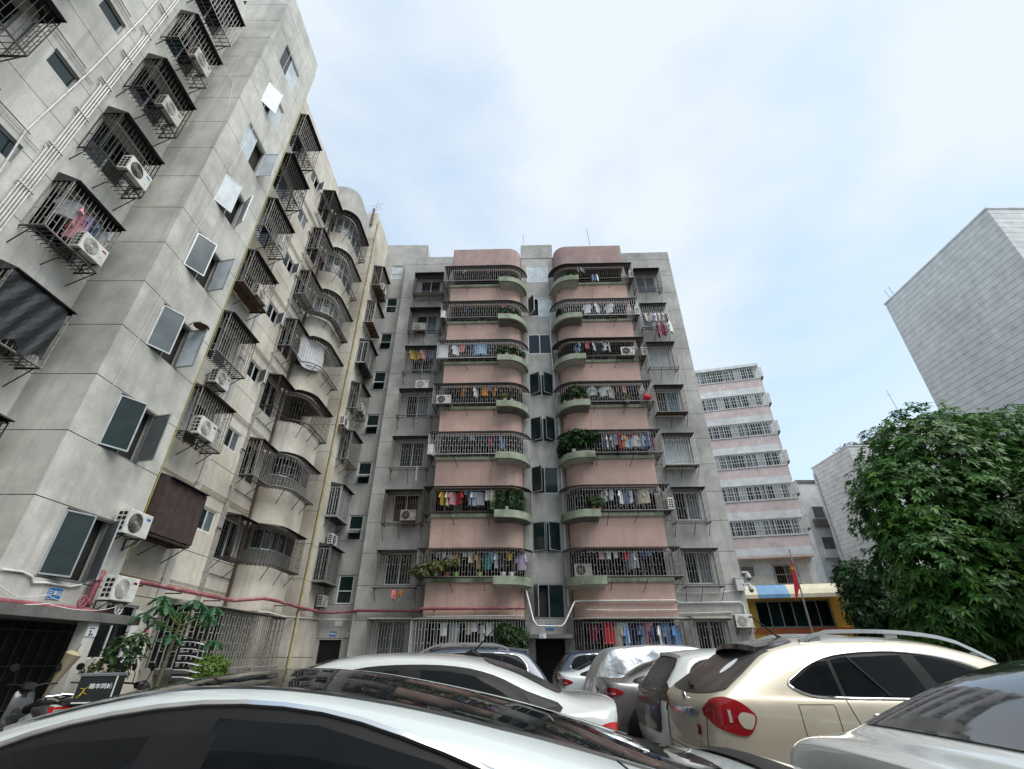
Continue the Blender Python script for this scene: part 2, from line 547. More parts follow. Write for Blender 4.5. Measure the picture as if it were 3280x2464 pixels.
def window(parent, F, u0, u1, z0, z1, n=-0.10, panes=('pane_dark', 'pane_dark'), frame='frame_white', fw=0.05, transom=None, opened=None, name='window'):
    opened = opened or {}
    k = len(panes)
    m = MB()
    m.fbox(F, u0, u1, n - 0.03, n + 0.03, z0, z0 + fw)
    m.fbox(F, u0, u1, n - 0.03, n + 0.03, z1 - fw, z1)
    m.fbox(F, u0, u0 + fw, n - 0.03, n + 0.03, z0 + fw, z1 - fw)
    m.fbox(F, u1 - fw, u1, n - 0.03, n + 0.03, z0 + fw, z1 - fw)
    w = (u1 - u0 - 2 * fw) / k
    for i in range(1, k):
        x = u0 + fw + w * i
        m.fbox(F, x - fw * 0.45, x + fw * 0.45, n - 0.028, n + 0.028, z0 + fw, z1 - fw)
    if transom:
        m.fbox(F, u0 + fw, u1 - fw, n - 0.026, n + 0.034, transom - 0.02, transom + 0.02)
    o = obj(name, m, frame, parent)
    for i in range(k):
        a, b = u0 + fw + w * i, u0 + fw + w * (i + 1)
        if i in opened:
            ang = R(abs(opened[i]))
            if opened[i] > 0:           # hinged at its low-u side
                h, sg = a, 1
            else:
                h, sg = b, -1
            c, s_ = math.cos(ang) * sg, math.sin(ang)
            wd = b - a
            class S:                     # sash frame turned about its hinge
                @staticmethod
                def p(u, nn, z):
                    return F.p(h + c * u - s_ * nn * sg, n + 0.03 + s_ * u + abs(c) * nn, z)
            q = MB()
            t = 0.032
            q.fbox(S, 0, t, -0.015, 0.015, z0 + fw, z1 - fw); q.fbox(S, wd - t, wd, -0.015, 0.015, z0 + fw, z1 - fw)
            q.fbox(S, t, wd - t, -0.015, 0.015, z0 + fw, z0 + fw + t); q.fbox(S, t, wd - t, -0.015, 0.015, z1 - fw - t, z1 - fw)
            obj('sash', q, frame, o)
            q = MB().fbox(S, t, wd - t, -0.004, 0.004, z0 + fw + t, z1 - fw - t)
            obj('pane', q, panes[i], o)
        else:
            q = MB().fbox(F, a, b, n - 0.008, n + 0.008, z0 + fw, z1 - fw)
            obj('pane', q, panes[i], o)
    return o

def resample(path, inner, sp):
    out = []
    acc = 0.0
    for i in range(len(path) - 1):
        a, b = Vector(path[i]), Vector(path[i + 1])
        c, d = Vector(inner[i]), Vector(inner[i + 1])
        l = (b - a).length
        if l < 1e-6:
            continue
        while acc < l:
            t = acc / l
            out.append((tuple(a.lerp(b, t)), tuple(c.lerp(d, t)), acc < 1e-6 and i > 0))
            acc += sp
        acc -= l
    out.append((tuple(path[-1]), tuple(inner[-1]), False))
    return out

def cage(parent, path, inner, z0, z1, bars='steel_grey', sp=0.12, bw=0.0125, ladder=2, canopy='canopy_dark', over=0.10, rise=0.16,
         tray='steel_dark', tray_sheet=None, braces=3, brace_drop=0.62, sag=0.0, wind=None):
    """security cage: posts and rails, bars, canopy, floor tray, props"""
    P = resample(path, inner, sp)
    zr = [z0, z1]
    f = MB()
    for i in range(len(path) - 1):
        a, b = path[i], path[i + 1]
        for z in (z0, (z0 + z1) / 2 if ladder == 0 else z1, z1 - 0.0):
            f.bar((*a, z), (*b, z), bw * 1.6)
    for q in (path[0], path[-1]) + tuple(path[1:-1] if len(path) <= 4 else (path[1],)):
        f.bar((*q, z0), (*q, z1), bw * 1.7)
    o = obj('window_cage', f, bars, parent)
    m = MB()
    for i, (q, w, _) in enumerate(P):
        m.bar((*q, z0), (*q, z1), bw)
        if ladder and i + 1 < len(P):
            q2 = P[i + 1][0]
            hs = [(j + (0.35 if i % 2 else 0.85)) / (ladder + 0.2) for j in range(ladder)]
            for h in hs:
                if 0.05 < h < 0.97:
                    z = z0 + (z1 - z0) * h
                    m.bar((*q, z), (*q2, z), bw * 0.9)
    obj('bars', m, bars, o, 'stuff')
    if tray:
        m = MB()
        for i, (q, w, _) in enumerate(P):
            m.bar((*q, z0 - 0.01), (*w, z0 - 0.01), bw * 1.2)
        for a, b in ((0.0, 0), (0.5, 0)):
            for i in range(len(path) - 1):
                pa = Vector(path[i]).lerp(Vector(inner[i]), a)
                pb = Vector(path[i + 1]).lerp(Vector(inner[i + 1]), a)
                m.bar((*pa, z0 - 0.03), (*pb, z0 - 0.03), bw * 1.5)
        obj('tray', m, tray, o, 'stuff')
    if tray_sheet:
        sh = [tuple(Vector(a).lerp(Vector(b), 0.04)) for a, b in zip(path, inner)]
        sj = [tuple(Vector(a).lerp(Vector(b), 0.95)) for a, b in zip(path, inner)]
        obj('tray_sheet', MB().slope(sh, sj, z0 + 0.012, z0 + 0.012, 0.015), tray_sheet, o)
    if canopy:
        oo, ii = [], []
        for a, b in zip(path, inner):
            d = Vector(a) - Vector(b)
            l = max(d.length, 1e-6)
            oo.append(tuple(Vector(a) + d / l * over) if l > 0.05 else tuple(a))
            ii.append(tuple(b))
        obj('canopy', MB().slope(oo, ii, z1 + 0.02 - sag, z1 + rise, 0.02), canopy, o)
    if braces:
        n = len(P)
        for j in range(braces):
            q, w, _ = P[int((j + 0.5 + rnd.uniform(-.12, .12)) * (n - 1) / braces)] if len(path) > 4 or True else P[0]
            if (Vector(q) - Vector(w)).length < 0.12:
                continue
            obj('brace', MB().bar((*q, z0), (*w, z0 - brace_drop * rnd.uniform(.8, 1.1)), 0.02), 'steel_dark', o)
    return o

def fcage(parent, F, u0, u1, z0, z1, d, **k):
    """rectangular cage on a flat wall frame"""
    g = lambda u, n: F.p(u, n, 0)[:2]
    return cage(parent, [g(u0, 0.02), g(u0, d), g(u1, d), g(u1, 0.02)], [g(u0, 0.0), g(u0 + 0.02, 0.0), g(u1 - 0.02, 0.0), g(u1, 0.0)], z0, z1, **k)

def earc(cx, cy, rx, ry, a0, a1, n=9):
    return [(cx + rx * math.cos(R(a0 + (a1 - a0) * i / n)), cy + ry * math.sin(R(a0 + (a1 - a0) * i / n))) for i in range(n + 1)]

# ------------------------------------------------------------------ ground
g = MB()
g.add([(-400, -300, GZ), (400, -300, GZ), (400, 900, GZ), (-400, 900, GZ)], [(0, 1, 2, 3)])
obj('ground', g, 'paving', None, 'structure')
k_ = MB().box(-9.2, -7.4, 12.1, 20.4, GZ - 0.02, GZ + 0.14)
obj('kerb_bed', k_, 'slab_concrete', None, 'structure')

# ------------------------------------------------------------------ the block at the end of the yard
CROT = R(-1.66)
CP = Vector((0, 22.4, GZ))
CB = root('apartment_block', 'grey apartment block with pink balcony stacks and a stair strip facing the yard', 'building', CP, CROT, pivot=True)
CM = Matrix.Translation(CP) @ Matrix.Rotation(CROT, 4, 'Z') @ Matrix.Translation(-CP)
def cb(x, y, z):
    return tuple(CM @ Vector((x, y, z)))
FC = Fr((0, 22.4), (1, 0), (0, -1))            # u = x, n towards the yard
XL, XR = -6.87, 10.06
ROOF = 24.25

core = MB()
core.box(XL + 0.02, XR - 0.02, 23.05, 33.0, GZ, ROOF - 0.25)
core.box(XL + 0.02, -3.69, 22.60, 23.06, GZ, ROOF - 0.2)
core.box(6.86, XR - 0.02, 22.60, 23.06, GZ, ROOF - 0.2)
core.box(0.56, 2.64, 22.75, 23.06, GZ, 25.2)
obj('wall_core', core, 'joint_dark', CB)
side = MB().box(XR - 0.15, XR, 22.54, 33.0, GZ, ROOF)
obj('gable_wall', side, 'grey_concrete', CB)
obj('roof_slab', MB().box(XL, XR - 0.16, 22.55, 33.0, ROOF - 0.24, ROOF - 0.12), 'slab_concrete', CB)
zs = [GZ] + JOINT[1:-1] + [ROOF]
zs = [z for z in zs if z < ROOF - 0.6] + [ROOF]

gwin_l = (-5.72, -4.48)
gwin_r = (7.72, 8.86)
ol = [(gwin_l[0], gwin_l[1], FZ(k) + 0.02, HZ(k) - 0.02) for k in range(-1, 7)]
orr = [(gwin_r[0], gwin_r[1], FZ(k) + 0.02, HZ(k) - 0.02) for k in range(-1, 7)]
wall_panels(CB, FC, XL, -3.66, zs, ol, 'grey_concrete')
wall_panels(CB, FC, 6.85, XR, zs, orr, 'grey_concrete')
pset = [('pane_dark', 'pane_dark'), ('pane_grey', 'pane_dark'), ('pane_dark', 'pane_curtain'), ('pane_green', 'pane_grey'), ('pane_dark', 'pane_grey')]
SPEC_L = {6: dict(bars='steel_grey', z=-0.12), 5: dict(z=-0.12), 4: dict(), 3: dict(bars='steel_grey'), 2: dict(), 1: dict(bars='steel_rust'), 0: dict(bars='steel_grey'), -1: dict(canopy='canopy_grey', braces=0)}
for k in range(-1, 7):
    window(CB, FC, gwin_l[0], gwin_l[1], FZ(k) + 0.02, HZ(k) - 0.02, panes=[('pane_grey', 'pane_grey'), ('pane_green', 'pane_dark'), ('pane_dark', 'pane_dark'), ('pane_green', 'pane_green'), ('pane_dark', 'pane_grey'), ('pane_dark', 'pane_dark'), ('pane_dark', 'pane_grey'), ('pane_dark', 'pane_dark')][k + 1])
    window(CB, FC, gwin_r[0], gwin_r[1], FZ(k) + 0.02, HZ(k) - 0.02, panes=[('pane_dark', 'pane_dark'), ('pane_dark', 'pane_grey'), ('pane_dark', 'pane_grey'), ('pane_frost', 'pane_curtain'), ('pane_dark', 'pane_blue'), ('pane_curtain', 'pane_curtain'), ('pane_grey', 'pane_curtain'), ('pane_grey', 'pane_grey')][k + 1],
           transom=FZ(k) + 0.85 if k in (4, 5) else None)
    lo = FZ(k) - (0.35 if k < 0 else 0.12 + 0.05 * (k % 3))
    fcage(CB, FC, -6.02, -4.20, lo, HZ(k) - 0.03, 0.58, bars=['steel_grey', 'steel_grey', 'steel_rust', 'steel_grey', 'steel_grey', 'steel_grey', 'steel_dark', 'steel_dark'][k + 1], braces=3 if k >= 0 else 0, canopy='canopy_dark' if k >= 0 else 'canopy_grey', over=0.14, tray_sheet='steel_white' if k == 6 else None)
    fcage(CB, FC, 7.48, 9.05, lo, HZ(k) - 0.03, 0.58, bars=['steel_grey', 'steel_grey', 'steel_grey', 'steel_white', 'steel_grey', 'steel_grey', 'steel_white', 'steel_dark'][k + 1], braces=3 if k >= 0 else 0, canopy='canopy_dark' if k >= 0 else 'canopy_grey', over=0.14, tray_sheet={3: 'wood', 2: 'steel_white'}.get(k))

# the two rounded balcony stacks; sx mirrors the right hand one
def stack(cxm, x_out, x_flat, x_strip, sg):
    """x_out outer edge, x_flat where the curve starts, x_strip where it meets the stair strip"""
    rx = abs(x_strip - x_flat)
    yp = 21.6
    A0, A1 = (-90, 0) if sg > 0 else (-90, -180)
    n = 9
    bay = [(x_out, 22.56), (x_out, yp)] + [(x_flat, yp)] + earc(x_flat, 22.4, rx, 0.8, A0, A1, n)[1:] + [(x_strip, 22.7)]
    bayi = [(x_out + sg * 0.14, 22.56), (x_out + sg * 0.14, yp + 0.14)] + [(x_flat, yp + 0.14)] + earc(x_flat, 22.4, rx - 0.14, 0.66, A0, A1, n)[1:] + [(x_strip - sg * 0.14, 22.7)]
    xo = x_out - sg * 0.37
    rc = rx + 0.35
    cpath = [(xo, 22.37), (xo, 21.2), (x_flat, 21.2)] + earc(x_flat, 22.35, rc, 1.15, A0, A1, n)[1:]
    cin = [(xo + sg * 0.03, 22.38), (x_out - sg * 0.01, yp - 0.02), (x_flat, yp - 0.02)] + earc(x_flat, 22.38, rx + 0.02, 0.80, A0, A1, n)[1:]
    xp = x_flat - sg * 0.50
    ppath = [(xp, yp - 0.07), (xp, 20.9), (x_flat, 20.9)] + earc(x_flat, 22.35, rc + 0.02, 1.45, A0, A1, n)[1:]
    pin = [(xp + sg * 0.1, yp - 0.06), (xp + sg * 0.1, 21.02), (x_flat, 21.02)] + earc(x_flat, 22.35, rc - 0.10, 1.33, A0, A1, n)[1:]
    ppath2 = ppath
    pbot = [(xp + sg * 0.02, yp - 0.03), (xp + sg * 0.02, yp - 0.02), (x_flat, yp - 0.02)] + earc(x_flat, 22.38, rx + 0.02, 0.8, A0, A1, n)[1:]
    rear = MB().box(min(x_out, x_strip) + 0.15, max(x_out, x_strip) - 0.15, 22.85, 23.03, GZ, 22.3)
    obj('balcony_back_wall', rear, 'shaded_interior', CB)
    FB = Fr((0, 22.85), (1, 0), (0, -1))
    for k in range(-1, 7):
        zt = FZ(k) + 0.15
        # rendered parapet band
        zb = HZ(k - 1) + 0.0 if k >= 0 else GZ
        if k == -1:
            zt = 0.95
        obj('parapet', MB().ribbon(bay, bayi, zb, zt).mesh('parapet', 30), 'pink_render' if k >= 0 else 'grey_concrete', CB)
        # slab over the opening
        xs = sorted((x_out + sg * 0.15, x_strip - sg * 0.75))
        obj('balcony_slab', MB().box(xs[0], xs[1], yp + 0.15, 22.84, HZ(k) + 0.02, HZ(k) + 0.14), 'shaded_interior', CB)
        lo, hi = sorted((x_out + sg * 0.35, x_strip - sg * 0.35))
        ws = (hi - lo)
        pn = ['pane_dark', 'pane_dark', 'pane_grey', 'pane_dark', 'pane_curtain', 'pane_dark', 'pane_grey', 'pane_dark'][(k + (3 if sg > 0 else 0)) % 8]
        bz = FZ(k) - 0.25
        fr = 'frame_white' if k in (6, 5, 4) else 'frame_alu'
        window(CB, FB, lo, lo + ws * 0.38, bz, HZ(k) - 0.06, n=0.035, panes=('pane_dark', pn, 'pane_dark'), frame=fr)
        window(CB, FB, lo + ws * 0.47, lo + ws * 0.97, bz - 0.6, HZ(k) - 0.06, n=0.035, panes=('pane_dark', 'pane_dark', pn, 'pane_dark'), frame=fr)
        if k >= 0:
            gp = [(x_out - sg * 0.04, 22.38), (x_out - sg * 0.04, yp - 0.06), (xp - sg * 0.01, yp - 0.06)]
            gi = [(x_out - sg * 0.005, 22.38), (x_out - sg * 0.005, yp - 0.005), (xp - sg * 0.01, yp - 0.005)]
            obj('ledge', MB().ribbon(gp, gi, zt - 0.14, zt + 0.02), 'green_render', CB)
            tr = obj('flower_trough', MB().ribbon(ppath, pin, zt - 0.30, zt + 0.03).mesh('flower_trough', 35), 'green_render', CB)
            obj('trough_bottom', MB().slope(pin, pbot, zt - 0.29, zt - 0.40, 0.05).mesh('trough_bottom', 35), 'slab_concrete' if k % 2 else 'grey_concrete', tr)
        cm = {6: 'steel_dark', 5: 'steel_white', 4: 'steel_dark', 3: 'steel_grey', 2: 'steel_grey', 1: 'steel_grey', 0: 'steel_grey', -1: 'steel_grey'}[k]
        if sg > 0:
            cm = {6: 'steel_grey', 5: 'steel_grey', 4: 'steel_white', 3: 'steel_grey', 2: 'steel_white', 1: 'steel_dark', 0: 'steel_grey', -1: 'steel_white'}[k]
        c0 = zt + 0.045 if k >= 0 else 0.72
        c = cage(CB, cpath, cin, c0, HZ(k) - 0.06, bars=cm, sp=0.125, ladder=2 if k < 5 or k == 5 else 1, rise=0.10, over=0.06,
                 canopy='canopy_dark' if k >= 0 else 'canopy_grey', braces=4 if k >= 0 else 0, brace_drop=0.55,
                 tray='steel_dark')
        # drying rail inside, carried by two hangers from the slab
        x0, x1 = sorted((x_out + sg * 0.1, x_flat + sg * 0.2))
        m = MB().bar((x0, 21.42, HZ(k) - 0.16), (x1, 21.42, HZ(k) - 0.16), 0.022)
        for x in (x0 + 0.2, x1 - 0.2):
            m.bar((x, 21.42, HZ(k) - 0.16), (x, 21.58, HZ(k) + 0.03), 0.016)
        obj('drying_rail', m, 'steel_white', c)
    # roof parapet
    obj('roof_parapet', MB().ribbon(bay, bayi, HZ(6), 24.02 if sg > 0 else 24.10).mesh('roof_parapet', 30), 'pink_roof_render', CB)
    return xo
stack(0, -3.67, -0.25, 0.55, 1)
stack(0, 6.84, 3.46, 2.66, -1)

# stair strip with its casements
FS = Fr((0, 22.55), (1, 0), (0, -1))
so = [(0.93, 2.29, 2.98 + PITCH * 0.987 * k, 4.36 + PITCH * 0.987 * k) for k in range(8)]
szs = [2.30] + [x for s_ in so for x in (s_[2], s_[3])] + [25.30]
wall_panels(CB, FS, 0.57, 2.63, szs, [(a, b, c + 0.011, d - 0.011) for a, b, c, d in so], 'grey_concrete')
op = {7: {}, 6: {0: 55}, 5: {}, 4: {0: 35, 1: -35}, 3: {0: 30, 1: -40}, 2: {0: 40}, 1: {0: 28, 1: -32}, 0: {0: 75}}
pp = {7: ('pane_frost', 'pane_frost'), 6: ('pane_green', 'pane_frost'), 5: ('pane_dark', 'pane_dark')}
for k, (a, b, c, d) in enumerate(so):
    window(CB, FS, a, b, c, d, n=-0.03, panes=pp.get(k, ('pane_green', 'pane_green')), frame='frame_alu' if k < 5 else 'frame_white', opened=op[k])
obj('stair_parapet_side', MB().box(0.57, 0.70, 22.69, 26.0, 24.1, 25.29), 'grey_concrete', CB)
obj('stair_parapet_side', MB().box(2.50, 2.63, 22.69, 26.0, 24.1, 25.29), 'grey_concrete', CB)
# entrance: slab canopy, black slab for the shade inside the doorway
obj('entrance_canopy', MB().box(0.72, 2.44, 21.2, 22.54, 2.20, 2.34), 'slab_concrete', CB)
obj('doorway_fill', MB().box(1.0, 2.2, 22.52, 22.60, GZ, 2.15), 'black_plastic', CB)
for x0, x1 in ((0.58, 0.99), (2.21, 2.62)):
    obj('wall_panel', MB().box(x0, x1, 22.42, 22.74, GZ, 2.19), 'grey_concrete', CB)
for sg in (-1, 1):
    obj('lightning_rod', MB().tube([(0.75 if sg < 0 else 5.0, 22.4 if sg < 0 else 21.7, 25.2 if sg < 0 else 23.9), (0.75 if sg < 0 else 4.9, 22.4 if sg < 0 else 21.7, 26.2 if sg < 0 else 25.8)], 0.014, 5), 'steel_dark', CB)

def text_mesh(s, size, name='lettering', ext=0.002, bold=0.0):
    cu = bpy.data.curves.new(name, 'FONT')
    cu.body = s
    cu.size = size
    cu.extrude = ext
    cu.offset = bold
    cu.align_x = 'CENTER'
    cu.align_y = 'CENTER'
    cu.resolution_u = 2
    o = bpy.data.objects.new(name, cu)
    COL.objects.link(o)
    bpy.context.view_layer.update()
    dg = bpy.context.evaluated_depsgraph_get()
    me = bpy.data.meshes.new_from_object(o.evaluated_get(dg))
    me.materials.clear()
    bpy.data.objects.remove(o)
    bpy.data.curves.remove(cu)
    return me

def unit_sign(text, loc, rz, label):
    """blue enamel plate; local x right, local -y towards the reader"""
    r = root('unit_sign', label, 'sign', loc, rz)
    obj('plate', MB().box(-0.17, 0.17, 0.0, 0.012, -0.11, 0.11), 'sign_blue', r)
    b = MB()
    for a in ((-0.165, 0.165, 0.098, 0.104), (-0.165, 0.165, -0.104, -0.098), (-0.165, -0.159, -0.098, 0.098), (0.159, 0.165, -0.098, 0.098)):
        b.box(a[0], a[1], -0.004, 0.0, a[2], a[3])
    obj('border', b, 'sign_white', r)
    t = obj('lettering', text_mesh(text, 0.10, bold=0.002), 'sign_white', r)
    t.rotation_euler = (R(90), 0, 0)
    t.location = (0, -0.004, 0.0)
    return r
def house_sign(loc, rz, label):
    r = root('house_number_sign', label, 'sign', loc, rz)
    obj('plate', MB().box(-0.13, 0.13, 0.0, 0.012, -0.085, 0.085), 'sign_white', r)
    t = obj('lettering', text_mesh('2', 0.12, bold=0.004), 'ink_black', r)
    t.rotation_euler = (R(90), 0, 0); t.location = (-0.045, -0.004, -0.025)
    t = obj('lettering', text_mesh('栋', 0.045), 'ink_black', r)
    t.rotation_euler = (R(90), 0, 0); t.location = (0.02, -0.004, -0.05)
    b = MB()
    for i in range(6):
        b.box(-0.10 + i * 0.024, -0.083 + i * 0.024, -0.004, 0.0, 0.052, 0.068)
    obj('small_print', b, 'ink_black', r)
    return r
unit_sign('五单元', cb(1.60, 22.52, 2.66), CROT, 'blue unit plate under the stair casements of the pink balcony block')
house_sign(cb(1.26, 21.186, 2.28), CROT, 'white house number plate on the entrance slab between the pink balconies')
# ------------------------------------------------------------------ the long wing along the left side of the yard
LP = Vector((-10.4, 12.0, GZ))
LW = root('apartment_wing', 'long weathered cream and grey apartment wing with caged windows along the yard', 'building', LP, 0, pivot=True)
XA, XP, XB, XQ = -10.77, -9.31, -9.68, -8.49     # wall planes: near wall, stair pier, flats, end block
YP0, YP1, YQ0, YQ1 = 9.03, 11.92, 20.5, 23.2
PTOP, QTOP = 26.1, 26.0
FA = Fr((XA, 0), (0, 1), (1, 0))
FP = Fr((XP, 0), (0, 1), (1, 0))
FPs = Fr((0, YP0), (1, 0), (0, -1))
FBW = Fr((XB, 0), (0, 1), (1, 0))
FQ = Fr((XQ, 0), (0, 1), (1, 0))
FQs = Fr((0, YQ0), (1, 0), (0, -1))
FST = Fr((0, YQ1), (1, 0), (0, -1))
core = MB()
core.box(-22, XA - 0.25, -8, YP0 - 0.02, GZ, 24.0)
core.box(-22, XP - 0.25, YP0 + 0.25, YP1 - 0.05, GZ, PTOP - 0.1)
core.box(-22, XB - 0.25, YP1 - 0.04, YQ0 + 0.2, GZ, 24.1)
core.box(-22, XQ - 0.25, YQ0 + 0.25, 34, GZ, QTOP - 0.1)
core.box(XQ - 0.24, XL + 1.0, YQ1 + 0.25, 33.5, GZ, QTOP - 0.1)
obj('wall_core', core, 'joint_dark', LW)
obj('pier_back_wall', MB().box(-16, XP - 0.01, YP1 - 0.03, YP1, GZ, PTOP), 'grey_concrete', LW)
obj('strip_parapet_side', MB().box(XL + 1.01, XL + 1.10, YQ1 - 0.002, 33.5, 23.9, QTOP + 0.02), 'grey_concrete', LW)
jz = [GZ] + JOINT[1:]
def upto(top, lo=GZ, off=0.0):
    return [lo] + [z + off for z in JOINT if lo + 0.5 < z + off < top - 0.5] + [top]

# near wall with two columns of caged windows and small bathroom windows
wA = [(7.3, 8.5)]
oa = []
for k in range(-1, 7):
    oa += [(7.28, 8.52, FZ(k) + 0.02, HZ(k) - 0.02), (3.3, 4.9, FZ(k) + 0.02, HZ(k) - 0.02), (5.66, 6.38, FZ(k) + 0.92, HZ(k) + 0.08)]
wall_panels(LW, FA, -8, YP0 - 0.001, upto(24.3), [(a, b, c, d) for a, b, c, d in oa], 'pier_concrete')
for k in range(-1, 7):
    window(LW, FA, 7.28, 8.52, FZ(k) + 0.02, HZ(k) - 0.02, panes=[('pane_dark', 'pane_dark'), ('pane_green', 'pane_dark')][k % 2], frame='frame_alu')
    window(LW, FA, 3.3, 4.9, FZ(k) + 0.02, HZ(k) - 0.02, panes=('pane_green', 'pane_dark', 'pane_dark'), frame='frame_alu')
    window(LW, FA, 5.66, 6.38, FZ(k) + 0.92, HZ(k) + 0.08, panes=('pane_green',), frame='frame_alu', n=-0.09)
    b = ['steel_grey', 'steel_dark', 'steel_grey', 'steel_grey', 'steel_dark', 'steel_dark', 'steel_grey', 'steel_white'][k + 1]
    c = fcage(LW, FA, 7.16, 8.66, FZ(k) - 0.08, HZ(k) - 0.02, 0.56, bars=b, sp=0.12, bw=0.012, canopy='canopy_dark', over=0.12, rise=0.34, braces=3, brace_drop=0.5, ladder=2)
    fcage(LW, FA, 3.15, 5.12, FZ(k) - 0.08, HZ(k) - 0.02, 0.58, bars='steel_dark', bw=0.011, canopy='canopy_dark', over=0.14, rise=0.30, braces=3, brace_drop=0.45, ladder=3)
    m = MB().bar((XA + 0.36, 7.25, HZ(k) - 0.2), (XA + 0.36, 8.6, HZ(k) - 0.2), 0.02)
    for y in (7.3, 8.55):
        m.bar((XA + 0.36, y, HZ(k) - 0.2), (XA + 0.005, y, HZ(k) - 0.05), 0.014)
    obj('drying_rail', m, 'steel_white', c)
# black shade net hung behind the bars on the second upper floor
nm = MB()
ny, nz = 14, 8
zt0, zb0 = HZ(1) - 0.04, FZ(1) + 0.0
for i in range(ny + 1):
    for j in range(nz + 1):
        y = 7.14 + 1.40 * i / ny
        z = zt0 + (zb0 - zt0) * j / nz + (0.10 * math.sin(i * 1.1) * j / nz)
        nm.v.append((XA + 0.60 + 0.02 * math.sin(i * 1.7 + j), y, z))
o2 = len(nm.v)
nm.v += [(x + 0.008, y, z) for x, y, z in nm.v]
for i in range(ny):
    for j in range(nz):
        q = [i * (nz + 1) + j, (i + 1) * (nz + 1) + j, (i + 1) * (nz + 1) + j + 1, i * (nz + 1) + j + 1]
        nm.f += [tuple(q), tuple(x + o2 for x in q[::-1])]
tag(obj('shade_net', nm, 'tarp_black'), 'black shade net with a ragged edge covering a caged window on the near wall', 'net')

# vertical waste and cable pipes between the two columns
for i in range(5):
    y = 6.66 + 0.065 * i
    top = 24.0 if i >= 3 else (HZ(4 + (i % 3) - 1) + 0.3)
    top = [HZ(2) + 0.5, HZ(3) + 0.5, HZ(4) + 0.5, 24.0, 24.0][i]
    m = MB().tube([(XA + 0.06, y, 3.0), (XA + 0.06, y, top)] + ([(XA + 0.03, y - 0.04, top + 0.06)] if top < 23 else []), 0.019, 6)
    obj('drain_pipe', m, 'pvc_white', LW)
for n in range(16):
    z = 3.6 + 1.38 * n
    obj('pipe_clamp', MB().box(XA + 0.03, XA + 0.085, 6.61, 7.0, z, z + 0.03), 'steel_white', LW)
obj('cable_conduit', MB().tube([(XA + 0.03, 6.44, 3.0), (XA + 0.03, 6.44, 9.0), (XA + 0.03, 6.2, 11.6), (XA + 0.03, 6.38, 14.3), (XA + 0.03, 6.52, 17.6), (XA + 0.03, 6.55, 24)], 0.02, 6), 'pvc_white', LW)
for k in range(-1, 7):
    for dz in (0.30, 0.44):
        z = HZ(k) + dz
        obj('gas_pipe', MB().tube([(XA + 0.04, -2.0, z), (XA + 0.04, 6.6 - (0.3 if dz > 0.4 else 0), z)], 0.013, 5), 'steel_rust' if dz > .4 else 'pvc_white', LW)

# stair pier
po = [(9.84, 11.10, 2.93 + PITCH * 0.9975 * k, 4.28 + PITCH * 0.9975 * k) for k in range(8)]
wall_panels(LW, FP, YP0 + 0.004, YP1, upto(PTOP), [(a, b, c + 0.0, d) for a, b, c, d in po], 'pier_concrete', th=0.2)
wall_panels(LW, FPs, XA - 0.3, XP - 0.004, upto(PTOP), [], 'pier_concrete', th=0.2)
ops = {0: {0: 22, 1: -60}, 1: {0: 32, 1: -75}, 2: {0: 30, 1: -80}, 3: {0: 30, 1: -78}, 4: {0: 26, 1: -55}, 5: {1: -88}, 6: {0: 32}, 7: {}}
ppn = {7: ('pane_dark', 'pane_frost'), 6: ('pane_frost', 'pane_frost'), 5: ('pane_frost', 'pane_frost'), 4: ('pane_frost', 'pane_frost'), 3: ('pane_grey', 'pane_frost'), 2: ('pane_grey', 'pane_frost'), 1: ('pane_green', 'pane_grey'), 0: ('pane_green', 'pane_grey')}
for k, (a, b, c, d) in enumerate(po):
    window(LW, FP, a, b, c, d, n=-0.07, panes=ppn[k], frame='frame_white' if k > 3 else 'frame_alu', opened=ops[k], fw=0.04)
obj('gas_riser', MB().tube([(XP + 0.01, YP1 + 0.03, 3.6), (XP + 0.01, YP1 + 0.03, PTOP - 0.6)], 0.016, 6), 'gas_yellow', LW)

# flats: caged column beside the pier, small windows, column joined to the round bay
ob = []
for k in range(0, 7):
    ob += [(12.18, 13.5, FZ(k) + 0.02, HZ(k) - 0.02), (14.62, 15.5, HZ(k) - 0.72, HZ(k) - 0.03), (16.0, 17.2, FZ(k) + 0.02, HZ(k) - 0.02)]
ob += [(12.3, 13.5, 1.5, 2.7)]
wall_panels(LW, FBW, YP1 + 0.005, YQ0, upto(24.25), ob, 'cream_render')
for k in range(0, 7):
    window(LW, FBW, 12.18, 13.5, FZ(k) + 0.02, HZ(k) - 0.02, panes=[('pane_grey', 'pane_dark'), ('pane_frost', 'pane_dark'), ('pane_dark', 'pane_grey')][k % 3])
    window(LW, FBW, 14.62, 15.5, HZ(k) - 0.72, HZ(k) - 0.03, panes=('pane_green', 'pane_grey'), n=-0.06, opened={1: -70} if k in (2, 3, 4, 6) else {})
    window(LW, FBW, 16.0, 17.2, FZ(k) + 0.02, HZ(k) - 0.02, panes=('pane_dark', 'pane_dark'))
    fcage(LW, FBW, 12.02, 13.72, FZ(k) - (0.02 if k % 2 else 0.08), HZ(k) - 0.03, 0.62, bars=['steel_dark', 'steel_grey', 'steel_grey', 'steel_grey', 'steel_grey', 'steel_dark', 'steel_grey'][k], sp=0.12, canopy='canopy_dark', over=0.12, rise=0.24, braces=3, brace_drop=0.45, ladder=2, bw=0.014, tray_sheet='wood' if k == 3 else None)
window(LW, FBW, 12.3, 13.5, 1.5, 2.7, panes=('pane_dark', 'pane_dark'))
